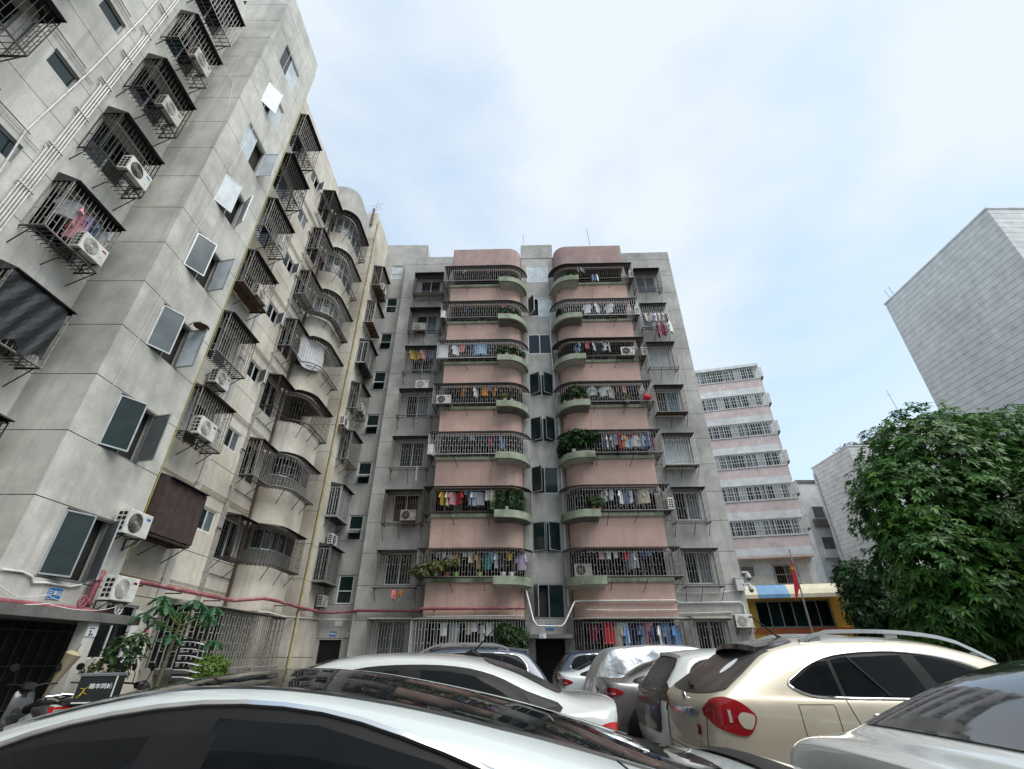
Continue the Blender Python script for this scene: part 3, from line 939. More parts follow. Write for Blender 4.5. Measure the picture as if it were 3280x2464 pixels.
# brown netting drawn over the first-floor cage beside the pier
nb = MB()
for (x0, y0, x1, y1) in ((XB + 0.645, 12.0, XB + 0.645, 13.74), (XB + 0.66, 11.99, XB + 0.04, 11.99), (XB + 0.04, 13.745, XB + 0.66, 13.745)):
    n_ = 12
    o2 = len(nb.v)
    for i in range(n_ + 1):
        t_ = i / n_
        w_ = 0.012 * math.sin(i * 2.1)
        nb.v += [(x0 + (x1 - x0) * t_ + w_, y0 + (y1 - y0) * t_, FZ(0) - 0.04), (x0 + (x1 - x0) * t_ + w_, y0 + (y1 - y0) * t_, HZ(0) - 0.02)]
    for i in range(n_):
        a_ = o2 + 2 * i
        nb.f.append((a_, a_ + 2, a_ + 3, a_ + 1))
tag(obj('netting', nb, 'mesh_brown'), 'dark brown netting wrapped round the lowest cage beside the yellow gas pipe', 'net')
# round bay
y0b, y1b, xf = 17.46, 19.72, -8.72
rx, ry = abs(XB - xf), 0.80
arcb = [(XB + rx * math.sin(R(a)), y0b + ry * (1 - math.cos(R(a)))) for a in [90 * i / 9 for i in range(10)]]
bay = [(XB - 0.1, y0b)] + arcb + [(xf, y1b), (XB - 0.1, y1b)]
ins = lambda p, d: (p[0] - d, min(p[1] + d, y1b - d))
bayi = [(XB - 0.1, y0b + 0.14)] + [(XB + (rx - 0.14) * math.sin(R(a)), y0b + 0.14 + (ry - 0.14) * (1 - math.cos(R(a)))) for a in [90 * i / 9 for i in range(10)]] + [(xf - 0.14, y1b - 0.14), (XB - 0.1, y1b - 0.14)]
xc = -8.36
# s-shaped cage: flat over the window, then out round the bay
x_in = XB + 0.56
an = [90 * i / 9 for i in range(10)]
cp = [(XB + 0.02, 15.92), (x_in, 15.92), (x_in, 17.14)]
cp += [(x_in + (xc - x_in) * math.sin(R(a)), 17.14 + 0.86 * (1 - math.cos(R(a)))) for a in an[1:]] + [(xc, 19.66), (xf + 0.02, 19.70)]
ci = [(XB, 15.92), (XB, 15.94), (XB, 17.14)]
ci += [(XB + 0.02 + (xf - XB) * math.sin(R(a)), 17.46 + 0.78 * (1 - math.cos(R(a)))) for a in an[1:]] + [(xf, 19.6), (xf, 19.70)]
for k in range(-1, 7):
    zt = FZ(k) + 0.12 if k >= 0 else 1.05
    zb = HZ(k - 1) if k >= 0 else GZ
    obj('parapet', MB().ribbon(bay, bayi, zb, zt).mesh('parapet', 30), 'cream_render', LW)
    if k >= 0:
        bars = ['steel_dark', 'steel_grey', 'steel_dark', 'steel_grey', 'steel_grey', 'steel_grey', 'steel_dark'][k]
        c = cage(LW, cp, ci, zt - 0.06, HZ(k) - 0.02, bars=bars, sp=0.12, ladder=2, canopy='canopy_dark', over=0.08, rise=0.14, braces=5, brace_drop=0.5, tray='steel_dark',
                 tray_sheet={4: 'frame_white'}.get(k))
        obj('bay_back_wall', MB().box(XB - 0.2, XB + 0.02, 17.7, 19.5, zt, HZ(k)), 'shaded_interior', LW)
        obj('bay_slab', MB().ribbon([(p[0], p[1]) for p in bayi[1:-1]], [(XB - 0.1, p[1]) for p in bayi[1:-1]], HZ(k) - 0.0, HZ(k) + 0.12), 'shaded_interior', LW)
        # glazing of the bay on some floors
        if k in (0, 1, 4, 5, 6):
            gl = MB(); fr_ = MB()
            ring = [(XB + (rx - 0.06) * math.sin(R(a)), y0b + 0.06 + (ry - 0.06) * (1 - math.cos(R(a)))) for a in (15, 40, 65, 90)] + [(xf - 0.06, 18.9), (xf - 0.06, 19.6)]
            zw = zt + (0.5 if k in (0, 1) else 0.0)
            for a_, b_ in zip(ring[:-1], ring[1:]):
                gl.ribbon([a_, b_], [(a_[0] - 0.01, a_[1]), (b_[0] - 0.01, b_[1])], zw, HZ(k) - 0.02)
            for a_ in ring:
                fr_.bar((*a_, zw), (*a_, HZ(k)), 0.06)
            for a_, b_ in zip(ring[:-1], ring[1:]):
                fr_.bar((*a_, zw + 0.02), (*b_, zw + 0.02), 0.05)
                fr_.bar((*a_, HZ(k) - 0.05), (*b_, HZ(k) - 0.05), 0.05)
            w_ = obj('bay_window', fr_, 'frame_white' if k > 3 else 'frame_alu', LW)
            obj('pane', gl, 'pane_grey' if k > 3 else 'pane_dark', w_)
            if k in (0, 1):
                low = [(XB + (rx - 0.05) * math.sin(R(a)), y0b + 0.05 + (ry - 0.05) * (1 - math.cos(R(a)))) for a in [90 * i / 9 for i in range(10)]] + [(xf - 0.05, 19.68)]
                obj('infill_wall', MB().ribbon(low, [(p[0] - 0.05, p[1] + 0.02) for p in low], zt, zw), 'slab_concrete', LW)
obj('roof_parapet', MB().ribbon(bay, bayi, HZ(6), 24.6).mesh('roof_parapet', 30), 'grey_concrete', LW)
obj('drain_pipe', MB().tube([(XB + 0.07, y0b - 0.08, 0.3), (XB + 0.07, y0b - 0.08, 23.4)], 0.05, 8), 'pipe_brown', LW)
# bundles of thin waste pipes down the flats' wall
for j, yb in enumerate((13.95, 15.72)):
    for i in range(5 if j == 0 else 4):
        y = yb + 0.06 * i
        top = [HZ(0) + 0.4, HZ(2) + 0.4, HZ(4) + 0.4, HZ(5) + 0.3, HZ(6)][i]
        obj('drain_pipe', MB().tube([(XB + 0.06, y, 2.4), (XB + 0.06, y, top)], 0.017, 6), 'steel_grey' if j else 'pvc_white', LW)
    for n in range(8):
        obj('pipe_clamp', MB().box(XB + 0.03, XB + 0.09, yb - 0.05, yb + 0.30, FZ(n - 1) + 0.9, FZ(n - 1) + 0.93), 'steel_dark', LW)
for k in range(0, 7):
    for dz, y0_, y1_, mt in ((0.42, 12.0, 17.3, 'pipe_yellow'), (0.52, 13.9, 17.3, 'steel_grey'), (0.36, 17.6, 20.4, 'pipe_yellow'), (0.95, 15.7, 17.35, 'steel_dark')):
        z = HZ(k - 1) + dz
        if y0_ < 17.5:
            obj('gas_pipe', MB().tube([(XB + 0.035, y0_, z), (XB + 0.035, y1_, z - 0.03)], 0.014, 5), mt, LW)

# end block with its caged column, and the stair strip across the corner
oq = [(21.62, 22.86, FZ(k) + 0.1, HZ(k) + 0.06) for k in range(0, 7)]
wall_panels(LW, FQ, YQ0 + 0.004, YQ1 - 0.005, upto(QTOP), oq, 'cream_render')
wall_panels(LW, FQs, XB - 0.3, XQ - 0.004, upto(QTOP), [], 'cream_render')
for k in range(0, 7):
    window(LW, FQ, 21.62, 22.86, FZ(k) + 0.1, HZ(k) + 0.06, panes=('pane_green', 'pane_dark') if k in (0, 2, 4) else ('pane_dark', 'pane_dark'))
    fcage(LW, FQ, 21.45, 23.02, FZ(k) + 0.02, HZ(k) + 0.06, 0.55, bars=['steel_grey', 'steel_white', 'steel_grey', 'steel_grey', 'steel_grey', 'steel_white', 'steel_grey'][k], ladder=2, over=0.14, rise=0.18, braces=3, brace_drop=0.5,
          tray_sheet={6: 'wood', 5: 'wood'}.get(k))
    if k in (0, 1, 4):
        # glazed-in cages
        g_ = MB(); f_ = MB()
        z0_, z1_ = FZ(k) + 0.05, HZ(k) + 0.02
        for u0_, n0_, u1_, n1_ in ((21.49, 0.02, 21.49, 0.50), (21.49, 0.50, 22.98, 0.50)):
            f_.bar(FQ.p(u0_, n0_, z0_ + 0.02), FQ.p(u1_, n1_, z0_ + 0.02), 0.045)
            f_.bar(FQ.p(u0_, n0_, z1_ - 0.02), FQ.p(u1_, n1_, z1_ - 0.02), 0.045)
            a_, b_ = FQ.p(u0_, n0_, 0)[:2], FQ.p(u1_, n1_, 0)[:2]
            g_.ribbon([a_, b_], [(a_[0] - 0.008, a_[1] + 0.008), (b_[0] - 0.008, b_[1] + 0.008)], z0_, z1_)
            for t_ in (0, 0.5, 1):
                q = Vector(a_).lerp(Vector(b_), t_)
                f_.bar((*q, z0_), (*q, z1_), 0.045)
        w_ = obj('glazed_box', f_, 'frame_white' if k == 4 else 'frame_alu', LW)
        obj('pane', g_, 'pane_green', w_)
so = [(-7.93, -7.24, 3.60 + 2.755 * k, 4.82 + 2.755 * k) for k in range(8)]
stz = [GZ, 2.25] + [x for s_ in so for x in (s_[2], s_[3])] + [QTOP + 0.03]
wall_panels(LW, FST, XQ, XL + 1.1, stz, [(a, b, c + 0.012, d - 0.012) for a, b, c, d in so] + [(-8.35, -7.38, GZ, 2.2)], 'grey_concrete')
for k, (a, b, c, d) in enumerate(so):
    window(LW, FST, a, b, c + 0.012, d - 0.012, panes=('pane_frost',) if k == 7 else ('pane_green',), transom=c + 0.55, n=-0.06)
    m = MB()
    if k in (1, 2, 3, 4, 5):
        m.add([(a + .06, YQ1 + 0.0, c + 0.50), (b - .06, YQ1 + 0.0, c + 0.50), (b - .06, YQ1 - 0.30, c + 0.30), (a + .06, YQ1 - 0.30, c + 0.30)], [(0, 1, 2, 3)])
        m.add([(a + .06, YQ1 + 0.01, c + 0.515), (b - .06, YQ1 + 0.01, c + 0.515), (b - .06, YQ1 - 0.30, c + 0.315), (a + .06, YQ1 - 0.30, c + 0.315)], [(0, 1, 2, 3)])
        obj('hopper_sash', m, 'pane_grey', LW)
obj('doorway_fill', MB().box(-8.34, -7.39, YQ1 + 0.10, YQ1 + 0.16, GZ, 2.19), 'black_plastic', LW)
obj('drain_pipe', MB().tube([(XQ + 0.09, YQ0 + 0.08, 1.0), (XQ + 0.09, YQ0 + 0.08, QTOP - 0.7)], 0.055, 8), 'pipe_yellow', LW)
obj('drain_pipe', MB().tube([(XQ - 0.3, YQ0 - 0.08, QTOP - 1.2), (XQ - 0.3, YQ0 - 0.08, QTOP + 0.3)], 0.07, 8), 'pipe_brown', LW)
unit_sign('四单元', (-7.80, YQ1 - 0.014, 2.42), 0, 'blue unit plate over the dark corner doorway below the narrow hopper windows')
house_sign((-7.06, YQ1 - 0.014, 2.40), 0, 'white house number plate right beside the dark corner doorway')
tag(obj('notice_board', MB().box(-7.78, -7.44, YQ1 - 0.02, YQ1 - 0.002, 2.72, 2.94), 'sign_white'), 'blank pale notice plate above the corner doorway', 'notice')

# ground floor grilles under the bay
g0 = [(XB + 0.02, 14.3), (-8.75, 14.3), (-8.5, 15.0), (-8.42, 19.55), (-9.0, 19.66)]
g1 = [(XB + 0.01, 14.32), (XB + 0.01, 14.4), (XB + 0.01, 15.0), (XB + 0.01, 19.5), (XB + 0.01, 19.64)]
gc = cage(LW, g0, g1, 1.28, 2.78, bars='steel_grey', sp=0.16, bw=0.022, canopy='canopy_grey', over=0.12, rise=0.22, braces=0, tray=None, ladder=3)
obj('sill_slab', MB().box(XB + 0.01, -8.40, 14.9, 19.7, 1.13, 1.26), 'slab_concrete', LW)
obj('dark_wall_pane', MB().box(XB - 0.02, XB + 0.012, 14.5, 17.4, 1.3, 2.9), 'pane_dark', LW)  # flat dark pane laid on the wall, nothing is cut in

# entrance canopy on the pier and a black slab for the shade of the lobby below
obj('entrance_canopy', MB().box(XP + 0.005, -8.32, 4.5, 11.78, 2.16, 2.33), 'slab_concrete', LW)
obj('canopy_post', MB().box(-8.62, -8.40, 10.48, 10.76, GZ, 2.155), 'pier_concrete', LW)
lob = MB().box(XA + 0.01, XP - 0.26, 2.0, 9.02, GZ, 2.15)
obj('lobby_shade', MB().box(XP + 0.003, XP + 0.02, 9.2, 11.7, GZ, 2.15), 'black_plastic', LW)
sb = MB()
for i in range(9):
    y = 9.25 + i * 0.27
    sb.bar((XP + 0.05, y, GZ), (XP + 0.05, y, 2.15), 0.018)
for z in (0.7, 1.4, 2.0):
    sb.bar((XP + 0.05, 9.2, z), (XP + 0.05, 11.6, z), 0.02)
obj('security_gate', sb, 'steel_dark', LW)
unit_sign('三单元', (XP + 0.014, 10.43, 2.67), R(90), 'blue unit plate on the pier above the scruffy entrance slab')
house_sign((-8.386, 10.62, 1.99), R(90), 'white house number plate on the post under the entrance slab')

# fire main: red pipe along both buildings
def pipe(name, pts, r, mat, label, cat, n=10):
    q = MB().tube(pts, r, n)
    o = bpy.data.objects.new(name, q.mesh(name, 40))
    o.data.materials.append(MAT[mat])
    COL.objects.link(o)
    return tag(o, label, cat)
rt = root('fire_main', 'faded red fire main running along the wing and across the pink bay', 'pipe', (-9.2, 14, 3.2))
def rp(nm, pts, r, mat='pipe_red', par=rt):
    m = MB().tube([(p[0] + 9.2, p[1] - 14, p[2] - 3.2) for p in pts], r, 10)
    return obj(nm, m.mesh(nm, 40), mat, par)
c0 = cb(-6.6, 22.22, 3.28); c1 = cb(-3.9, 22.22, 3.26); c2 = cb(-3.75, 21.42, 3.28); c3 = cb(0.55, 21.42, 3.30)
rp('pipe_run', [(-9.45, 11.95, 3.16), (-9.2, 12.1, 3.16), (-9.2, 17.0, 3.16)], 0.055)
rp('pipe_run', [(-9.2, 17.0, 3.16), (-8.45, 17.55, 3.28), (-8.45, 18.6, 3.30), (-8.35, 20.4, 3.24), (-8.2, 22.6, 3.22), (-7.9, 22.95, 3.24), (-7.2, 22.95, 3.28)], 0.055)
rp('pipe_run', [(-7.2, 22.95, 3.28), c0, c1], 0.055)
rp('pipe_run', [c2, c3], 0.06)
rp('pipe_elbow', [c1, tuple((Vector(c1) + Vector(c2)) / 2), c2], 0.065)
for y in (12.6, 14.2, 16.2):
    rp('pipe_bracket', [(XB, y, 3.08), (-9.15, y, 3.08)], 0.018, 'steel_dark')
for x in (-3.2, -1.5, 0.2):
    a_, b_ = cb(x, 21.6, 3.21), cb(x, 21.4, 3.21)
    rp('pipe_bracket', [a_, b_], 0.02, 'steel_dark')
for y in (19.0, 21.0):
    rp('pipe_bracket', [(-8.75 if y < 20 else XQ, y, 3.18), (-8.3, y, 3.18)], 0.018, 'steel_dark')
# riser and valve on the pier
rv = root('valve_riser', 'pale red riser pipe with hand wheels resting on the entrance slab', 'pipe', (-9.0, 11.2, 2.33))
def rq(nm, pts, r, mat='pipe_red'):
    m = MB().tube([(p[0] + 9.0, p[1] - 11.2, p[2] - 2.33) for p in pts], r, 10)
    return obj(nm, m.mesh(nm, 40), mat, rv)
rq('pipe_run', [(-9.0, 6.0, 2.40), (-9.0, 9.0, 2.40), (-9.0, 11.9, 2.40)], 0.06)
rq('pipe_run', [(-9.12, 11.12, 2.46), (-9.12, 11.14, 3.05), (-9.14, 11.2, 3.16), (-9.22, 11.32, 3.20), (-9.33, 11.4, 3.2)], 0.065)
rq('flange', [(-9.12, 11.12, 2.52), (-9.12, 11.12, 2.56)], 0.10)
rq('flange', [(-9.12, 11.14, 3.0), (-9.12, 11.14, 3.03)], 0.09)
rq('valve_body', [(-9.05, 11.0, 2.56), (-9.0, 10.86, 2.57)], 0.06)
for cy, cx_, mt in ((10.78, -8.98, 'pipe_red'), (11.62, -8.80, 'pvc_white')):
    ring = [(cx_ + 0.02, cy + 0.11 * math.cos(R(a)), 2.55 + 0.11 * math.sin(R(a)) - (0.0 if mt == 'pipe_red' else 0.08)) for a in range(0, 361, 30)]
    rq('hand_wheel', ring, 0.016, mt)
    for a in (0, 60, 120):
        rq('wheel_spoke', [(cx_ + 0.02, cy + 0.11 * math.cos(R(a)), ring[0][2] + 0.11 * math.sin(R(a))), (cx_ + 0.02, cy - 0.11 * math.cos(R(a)), ring[0][2] - 0.11 * math.sin(R(a)))], 0.010, mt)
# white conduits
pipe('cable_conduit', [(XP + 0.03, 9.1, 2.93), (XP + 0.03, 9.5, 2.95), (XP + 0.03, 9.75, 2.9), (XP + 0.03, 9.82, 2.8), (XP + 0.03, 10.1, 2.83), (XP + 0.03, 10.7, 2.83), (XP + 0.03, 10.95, 2.90)], 0.022, 'pvc_white', 'white conduit sagging round the lowest pier casement above the blue plate', 'conduit')
P_ = [cb(*q) for q in ((0.62, 21.7, 4.0), (0.90, 21.15, 2.82), (1.06, 21.12, 2.62), (2.02, 21.12, 2.62), (2.16, 21.15, 2.74), (2.62, 21.45, 3.54), (2.9, 21.5, 3.57), (6.8, 21.5, 3.58), (6.98, 21.9, 3.56), (7.2, 22.33, 3.56), (9.75, 22.33, 3.58), (9.85, 22.33, 3.5), (9.85, 22.33, 2.7))]
pipe('cable_conduit', P_, 0.035, 'pvc_white', 'thick white conduit dipping below the stair casements between the pink bays', 'conduit')
pipe('cable_conduit', [cb(3.1, 21.52, 3.24), cb(4.5, 21.52, 3.21), cb(6.8, 21.52, 3.23), cb(7.0, 22.3, 3.15), cb(9.3, 22.35, 3.2)], 0.022, 'pvc_white', 'thin white conduit under the thick one on the pink bay', 'conduit')
pipe('cable_conduit', [cb(-3.6, 21.5, 3.12), cb(-3.5, 21.5, 3.0), cb(0.5, 21.5, 3.02)], 0.022, 'pvc_white', 'thin white conduit below the red main on the pink bay', 'conduit')
pipe('drain_pipe', [cb(2.42, 22.3, 3.4), cb(2.45, 22.3, 12), cb(2.32, 22.3, 14.5), cb(2.22, 22.3, 17.5), cb(2.36, 22.3, 20.3)], 0.035, 'pvc_white', 'long white downpipe beside the stair casements of the pink balcony block', 'downpipe')
pipe('cable_conduit', [(XB + 0.03, 17.6, 2.93), (-8.50, 18.2, 2.90), (-8.48, 19.5, 2.86), (-8.46, 20.6, 2.9), (-8.4, 22.9, 2.98), (-7.0, 23.05, 2.98)], 0.025, 'pvc_white', 'pale conduit along the wall above the ground floor grille of the wing', 'conduit')
# aerials
for (x, y, z, lb) in ((-8.9, 20.9, 25.9, 'thin branching aerial on the roof of the cream end block'),):
    m = MB().tube([(0, 0, 0), (0.05, 0, 2.0)], 0.014, 5)
    for h, w_ in ((1.3, 0.45), (1.05, 0.35), (0.8, 0.5)):
        m.bar((-w_, 0.1, h), (w_, -0.1, h + 0.12), 0.012)
    a_ = obj('aerial', m, 'steel_grey'); a_.location = (x, y, z)
    tag(a_, lb, 'aerial')
# ------------------------------------------------------------------ buildings beyond the yard
# pink and white tiled block
TP = Vector((24.7, 40.3, GZ))
TB = root('tiled_apartment_block', 'pink and white tiled apartment block with white caged balconies behind the flag', 'building', TP, 0, pivot=True)
ca, sa = math.cos(R(15)), math.sin(R(15))
FT = Fr((24.7, 40.3), (ca, -sa), (-sa, -ca))
def tb(nm, u0, u1, n0, n1, z0, z1, mat, par=None):
    return obj(nm, MB().fbox(FT, u0, u1, n0, n1, z0, z1), mat, TB if par is None else par)
tb('wall_core', -14, -0.02, -9, -0.9, GZ, 27.0, 'white_tile')
tb('roof_slab', -14, 0.1, -9, 0.15, 27.0, 27.3, 'white_tile')
rows = [10.48 + 3.03 * i for i in range(6)]
for i, z in enumerate(rows):
    b = tb('balcony_band', -14, 0, -0.88, 0.0, z - 0.95, z - 0.05, 'pink_tile')
    tb('balcony_band', -14, 0.004, -0.88, 0.003, z - 1.60, z - 0.955, 'white_tile')
    tb('balcony_slab', -14, 0.06, -0.88, 0.06, z - 0.049, z + 0.02, 'white_tile')
    for j in range(6):
        u1 = -0.35 - j * 2.25
        window(TB, FT, u1 - 1.9, u1, z + 0.05, z + 1.33, n=-0.15, panes=[('pane_green', 'pane_dark', 'pane_grey'), ('pane_dark', 'pane_curtain', 'pane_grey'), ('pane_curtain', 'pane_dark', 'pane_green')][(i + j) % 3], fw=0.07)
    tb('lintel', -14, -0.01, -0.89, -0.12, z + 1.34, z + 1.43, 'white_tile')
    m = MB()
    u = -12.0
    while u < 0.1:
        m.bar(FT.p(u, 0.05, z + 0.02), FT.p(u, 0.05, z + 1.40), 0.03)
        u += 0.22
    for h in (0.03, 0.5, 0.8, 1.38):
        m.bar(FT.p(-12, 0.05, z + h), FT.p(0.06, 0.05, z + h), 0.035)
    for w in range(7):
        m.bar(FT.p(0.06, 0.05 - w * 0.2, z + 0.02), FT.p(0.06, 0.05 - w * 0.2, z + 1.38), 0.03)
    obj('balcony_grille', m, 'steel_white', TB, 'stuff')
    # little service balconies stepping out past the corner
    x0 = 0.15
    c_ = tb('service_balcony', x0, x0 + 0.5, -2.6, -1.0, z + 0.55, z + 0.70, 'slab_concrete')
    m = MB()
    for w in range(8):
        m.bar(FT.p(x0 + 0.5, -1.0 - w * 0.22, z + 0.7), FT.p(x0 + 0.5, -1.0 - w * 0.22, z + 1.75), 0.035)
        m.bar(FT.p(x0 + 0.07 * w, -1.0, z + 0.7), FT.p(x0 + 0.07 * w, -1.0, z + 1.75), 0.035)
    m.bar(FT.p(x0, -1.0, z + 1.75), FT.p(x0 + 0.5, -1.0, z + 1.75), 0.05)
    m.bar(FT.p(x0 + 0.5, -1.0, z + 1.75), FT.p(x0 + 0.5, -2.6, z + 1.75), 0.05)
    obj('grille', m, 'steel_white', c_, 'stuff')
    tb('link_wall', -0.01, x0 + 0.3, -4.0, -1.2, z - 1.0, z + 0.54, 'pink_tile')
tb('soffit_band', -14, 0.02, -0.9, 0.02, 8.72, 8.86, 'pink_tile')
FT2 = Fr(tuple(Vector((24.7, 40.3)) + Vector((-sa, -ca)) * -0.9), (ca, -sa), (-sa, -ca))
w_ = window(TB, FT2, -3.1, -1.5, 6.75, 8.2, n=0.05, panes=('pane_dark', 'pane_grey'), transom=7.5)
m = MB()
for i in range(12):
    m.bar(FT2.p(-3.2 + i * 0.165, 0.28, 6.7), FT2.p(-3.2 + i * 0.165, 0.28, 8.25), 0.028)
for h in (6.72, 7.4, 8.24):
    m.bar(FT2.p(-3.2, 0.28, h), FT2.p(-1.38, 0.28, h), 0.03)
    for uu in (-3.2, -1.38):
        m.bar(FT2.p(uu, 0.0, h), FT2.p(uu, 0.28, h), 0.03)
obj('window_grille', m, 'steel_rust', TB, 'stuff')
tb('vent_box', -5.6, -4.7, -0.89, -0.55, 7.5, 8.15, 'slab_concrete')
obj('drain_pipe', MB().tube([FT2.p(-0.5, 0.1, 5.0), FT2.p(-0.5, 0.1, 8.6)], 0.06, 6), 'pvc_white', TB)
# kindergarten front at its foot
KP = Vector((22.5, 40.5, GZ))
KG = root('kindergarten_front', 'low yellow shopfront with a strip window at the foot of the tiled block', 'building', KP, 0, pivot=True)
def kb(nm, u0, u1, n0, n1, z0, z1, mat, par=None):
    return obj(nm, MB().fbox(FT, u0, u1, n0, n1, z0, z1), mat, KG if par is None else par)
kb('wall', -10, 1.1, -0.85, 0.35, GZ, 3.3, 'yellow_wall')
kb('wall', 0.0, 1.1, -0.85, 0.35, 3.301, 5.9, 'yellow_wall')
kb('wall', -10, -5.4, -0.85, 0.35, 3.301, 5.9, 'yellow_wall')
kb('wall', -5.39, -0.01, -0.85, 0.35, 5.45, 5.9, 'yellow_wall')
kb('trim_band', -10, 1.12, 0.352, 0.38, 3.1, 3.5, 'orange_trim')
window(KG, FT, -5.38, -0.02, 3.52, 5.44, n=0.1, panes=('pane_dark', 'pane_green', 'pane_dark', 'pane_green', 'pane_dark', 'pane_dark'), frame='frame_alu', fw=0.09)
for u, w, h, mt in ((-4.6, 0.5, 0.9, 'steel_rust'), (-3.9, 0.3, 0.4, 'sheet_white'), (-2.5, 0.45, 0.85, 'board_green'), (-1.4, 0.25, 0.9, 'wood'), (-0.9, 0.22, 0.8, 'wood'), (0.0, 0.85, 0.6, 'orange_trim')):
    m = MB()
    pts = [(math.cos(R(a)) * w / 2 * (1 + 0.25 * math.sin(3 * R(a))), math.sin(R(a)) * h / 2) for a in range(0, 360, 24)]
    n_ = len(pts)
    m.add([FT.p(u + p[0], 0.356, 2.3 + p[1]) for p in pts] + [FT.p(u + p[0], 0.372, 2.3 + p[1]) for p in pts],
          [tuple(range(n_, 2 * n_))] + [(i, (i + 1) % n_, n_ + (i + 1) % n_, n_ + i) for i in range(n_)])
    obj('wall_painting', m, mt, KG)
AW = root('awning', 'faded awning with one blue and one cream section over the yellow shopfront', 'awning', tuple(KP), 0, pivot=True)
for u0, u1, mt in ((-7.2, -5.22, 'awning_cream'), (-5.2, -3.02, 'awning_blue'), (-3.0, 0.6, 'awning_cream')):
    m = MB()
    prof = [(0.36, 6.55), (0.9, 6.45), (1.35, 6.10), (1.6, 5.75), (1.62, 5.5)]
    for (n0, z0), (n1, z1) in zip(prof[:-1], prof[1:]):
        e = 0.5 if mt == 'awning_cream' and u1 > 0 else 0
        m.hexa([FT.p(u0, n0, z0), FT.p(u1 + e * (n0 - .36), n0, z0), FT.p(u1 + e * (n1 - .36), n1, z1), FT.p(u0, n1, z1), FT.p(u0, n0, z0 + 0.03), FT.p(u1 + e * (n0 - .36), n0, z0 + 0.03), FT.p(u1 + e * (n1 - .36), n1, z1 + 0.03), FT.p(u0, n1, z1 + 0.03)])
    obj('canvas', m, mt, AW)
obj('wall_bracket', MB().fbox(FT, -7.2, 0.6, 0.352, 0.40, 6.45, 6.60), 'steel_grey', AW)

# rear wing and far houses seen in the gap
def block(name, label, x0, x1, y0, y1, h, mat, rows_=(), roofm=None):
    r = root(name, label, 'building', ((x0 + x1) / 2, (y0 + y1) / 2, GZ), 0, pivot=True)
    obj('wall', MB().box(x0, x1, y0, y1, GZ, h), mat, r)
    if roofm:
        obj('roof', MB().box(x0 - 0.1, x1 + 0.1, y0 - 0.1, y1 + 0.1, h, h + 0.3), roofm, r)
    Ff = Fr((0, y0), (1, 0), (0, -1))
    for (z, u0, u1, pn) in rows_:
        window(r, Ff, u0, u1, z, z + 1.3, n=0.04, panes=pn, fw=0.08)
        obj('ledge', MB().box(u0 - 0.2, u1 + 0.2, y0 - 0.45, y0 - 0.01, z - 0.75, z - 0.05), 'slab_concrete' if (int(z) % 2) else mat, r)
    return r
block('rear_house', 'grey stained rear house with stacked ledges seen past the tiled block corner', 29.6, 33.2, 47.5, 55, 17.2, 'white_tile', [(4.5 + 3 * i, 30.2, 32.6, ('pane_grey', 'pane_green')) for i in range(4)], 'slab_concrete')
block('far_house', 'distant pink house with a dark red rooftop shed', 40.2, 47, 61, 70, 17.0, 'pink_tile', [(4.2 + 3 * i, 40.8, 43.6, ('pane_green', 'pane_grey', 'pane_dark')) for i in range(5)], 'white_tile')
tag(obj('rooftop_shed', MB().box(40.6, 44, 62, 66, 17.31, 20.2), 'roof_red'), 'dark red sheet shed standing on the distant pink house', 'shed')

def coursed(name, label, x0, x1, y0, y1, h, zlo, dz, rooft=0.25):
    """white tiled block: every tile course is a raised strip with an open joint below it"""
    r = root(name, label, 'building', ((x0 + x1) / 2, (y0 + y1) / 2, GZ), 0, pivot=True)
    obj('wall', MB().box(x0 + 0.03, x1, y0 + 0.03, y1, GZ, h - 0.01), 'joint_grey', r)
    z = h
    k = 0
    mb_l = MB().box(-0.015, 0.015, -0.5, 0.5, -dz / 2 + 0.012, dz / 2 - 0.012)
    while z - dz > zlo:
        c = z - dz / 2
        ml = MB().box(x0, x0 + 0.028, y0, y1, c - dz / 2 + 0.012, c + dz / 2 - 0.012)
        obj('tile_course', ml, 'white_tile', r)
        ml = MB().box(x0 + 0.029, x1, y0, y0 + 0.028, c - dz / 2 + 0.012, c + dz / 2 - 0.012)
        obj('tile_course', ml, 'white_tile', r)
        z -= dz
        k += 1
    obj('coping', MB().box(x0 - 0.05, x1 + 0.05, y0 - 0.05, y1 + 0.05, h, h + 0.12), 'white_tile', r)
    return r
plain('joint_grey', (0.16, 0.16, 0.16), 0.9)
tw = coursed('tiled_tower', 'tall blank white tiled building with fine dark joints behind the trees', 28.7, 46, 19.35, 28.3, 25.0, 7.0, 0.40)
FW = Fr((0, 19.35), (1, 0), (0, -1))
fcage(tw, FW, 31.4, 33.6, 21.0, 23.0, 0.7, bars='steel_dark', rise=0.5, over=0.3, braces=2, ladder=2, canopy='canopy_dark')
for i, y in enumerate((27.3, 27.7)):
    tag(obj('roof_rod', MB().tube([(28.75, y, 25.1), (28.6, y, 25.9)], 0.02, 5), 'steel_grey'), 'short bent rod sticking up from the tall tiled building edge', 'rod', 'roof edge rods')
wb = coursed('tiled_block', 'lower white tiled building with a white downpipe on its corner behind the trees', 30.3, 38.5, 39.6, 45.5, 18.0, 4.0, 0.42)
FW2 = Fr((0, 39.6), (1, 0), (0, -1))
window(wb, FW2, 32.2, 33.6, 15.2, 16.6, n=0.04, panes=('pane_dark', 'pane_dark'))
fcage(wb, FW2, 31.9, 33.9, 15.0, 16.7, 0.6, bars='steel_white', rise=0.2, over=0.2, braces=2)
obj('drain_pipe', MB().tube([(30.18, 45.3, GZ), (30.18, 45.3, 17.4)], 0.10, 8), 'pvc_white', wb)
block('grey_house', 'plain grey roofed house peeping above the mango tree crown', 40.4, 47, 46, 53, 22.6, 'white_tile', (), 'slab_concrete')
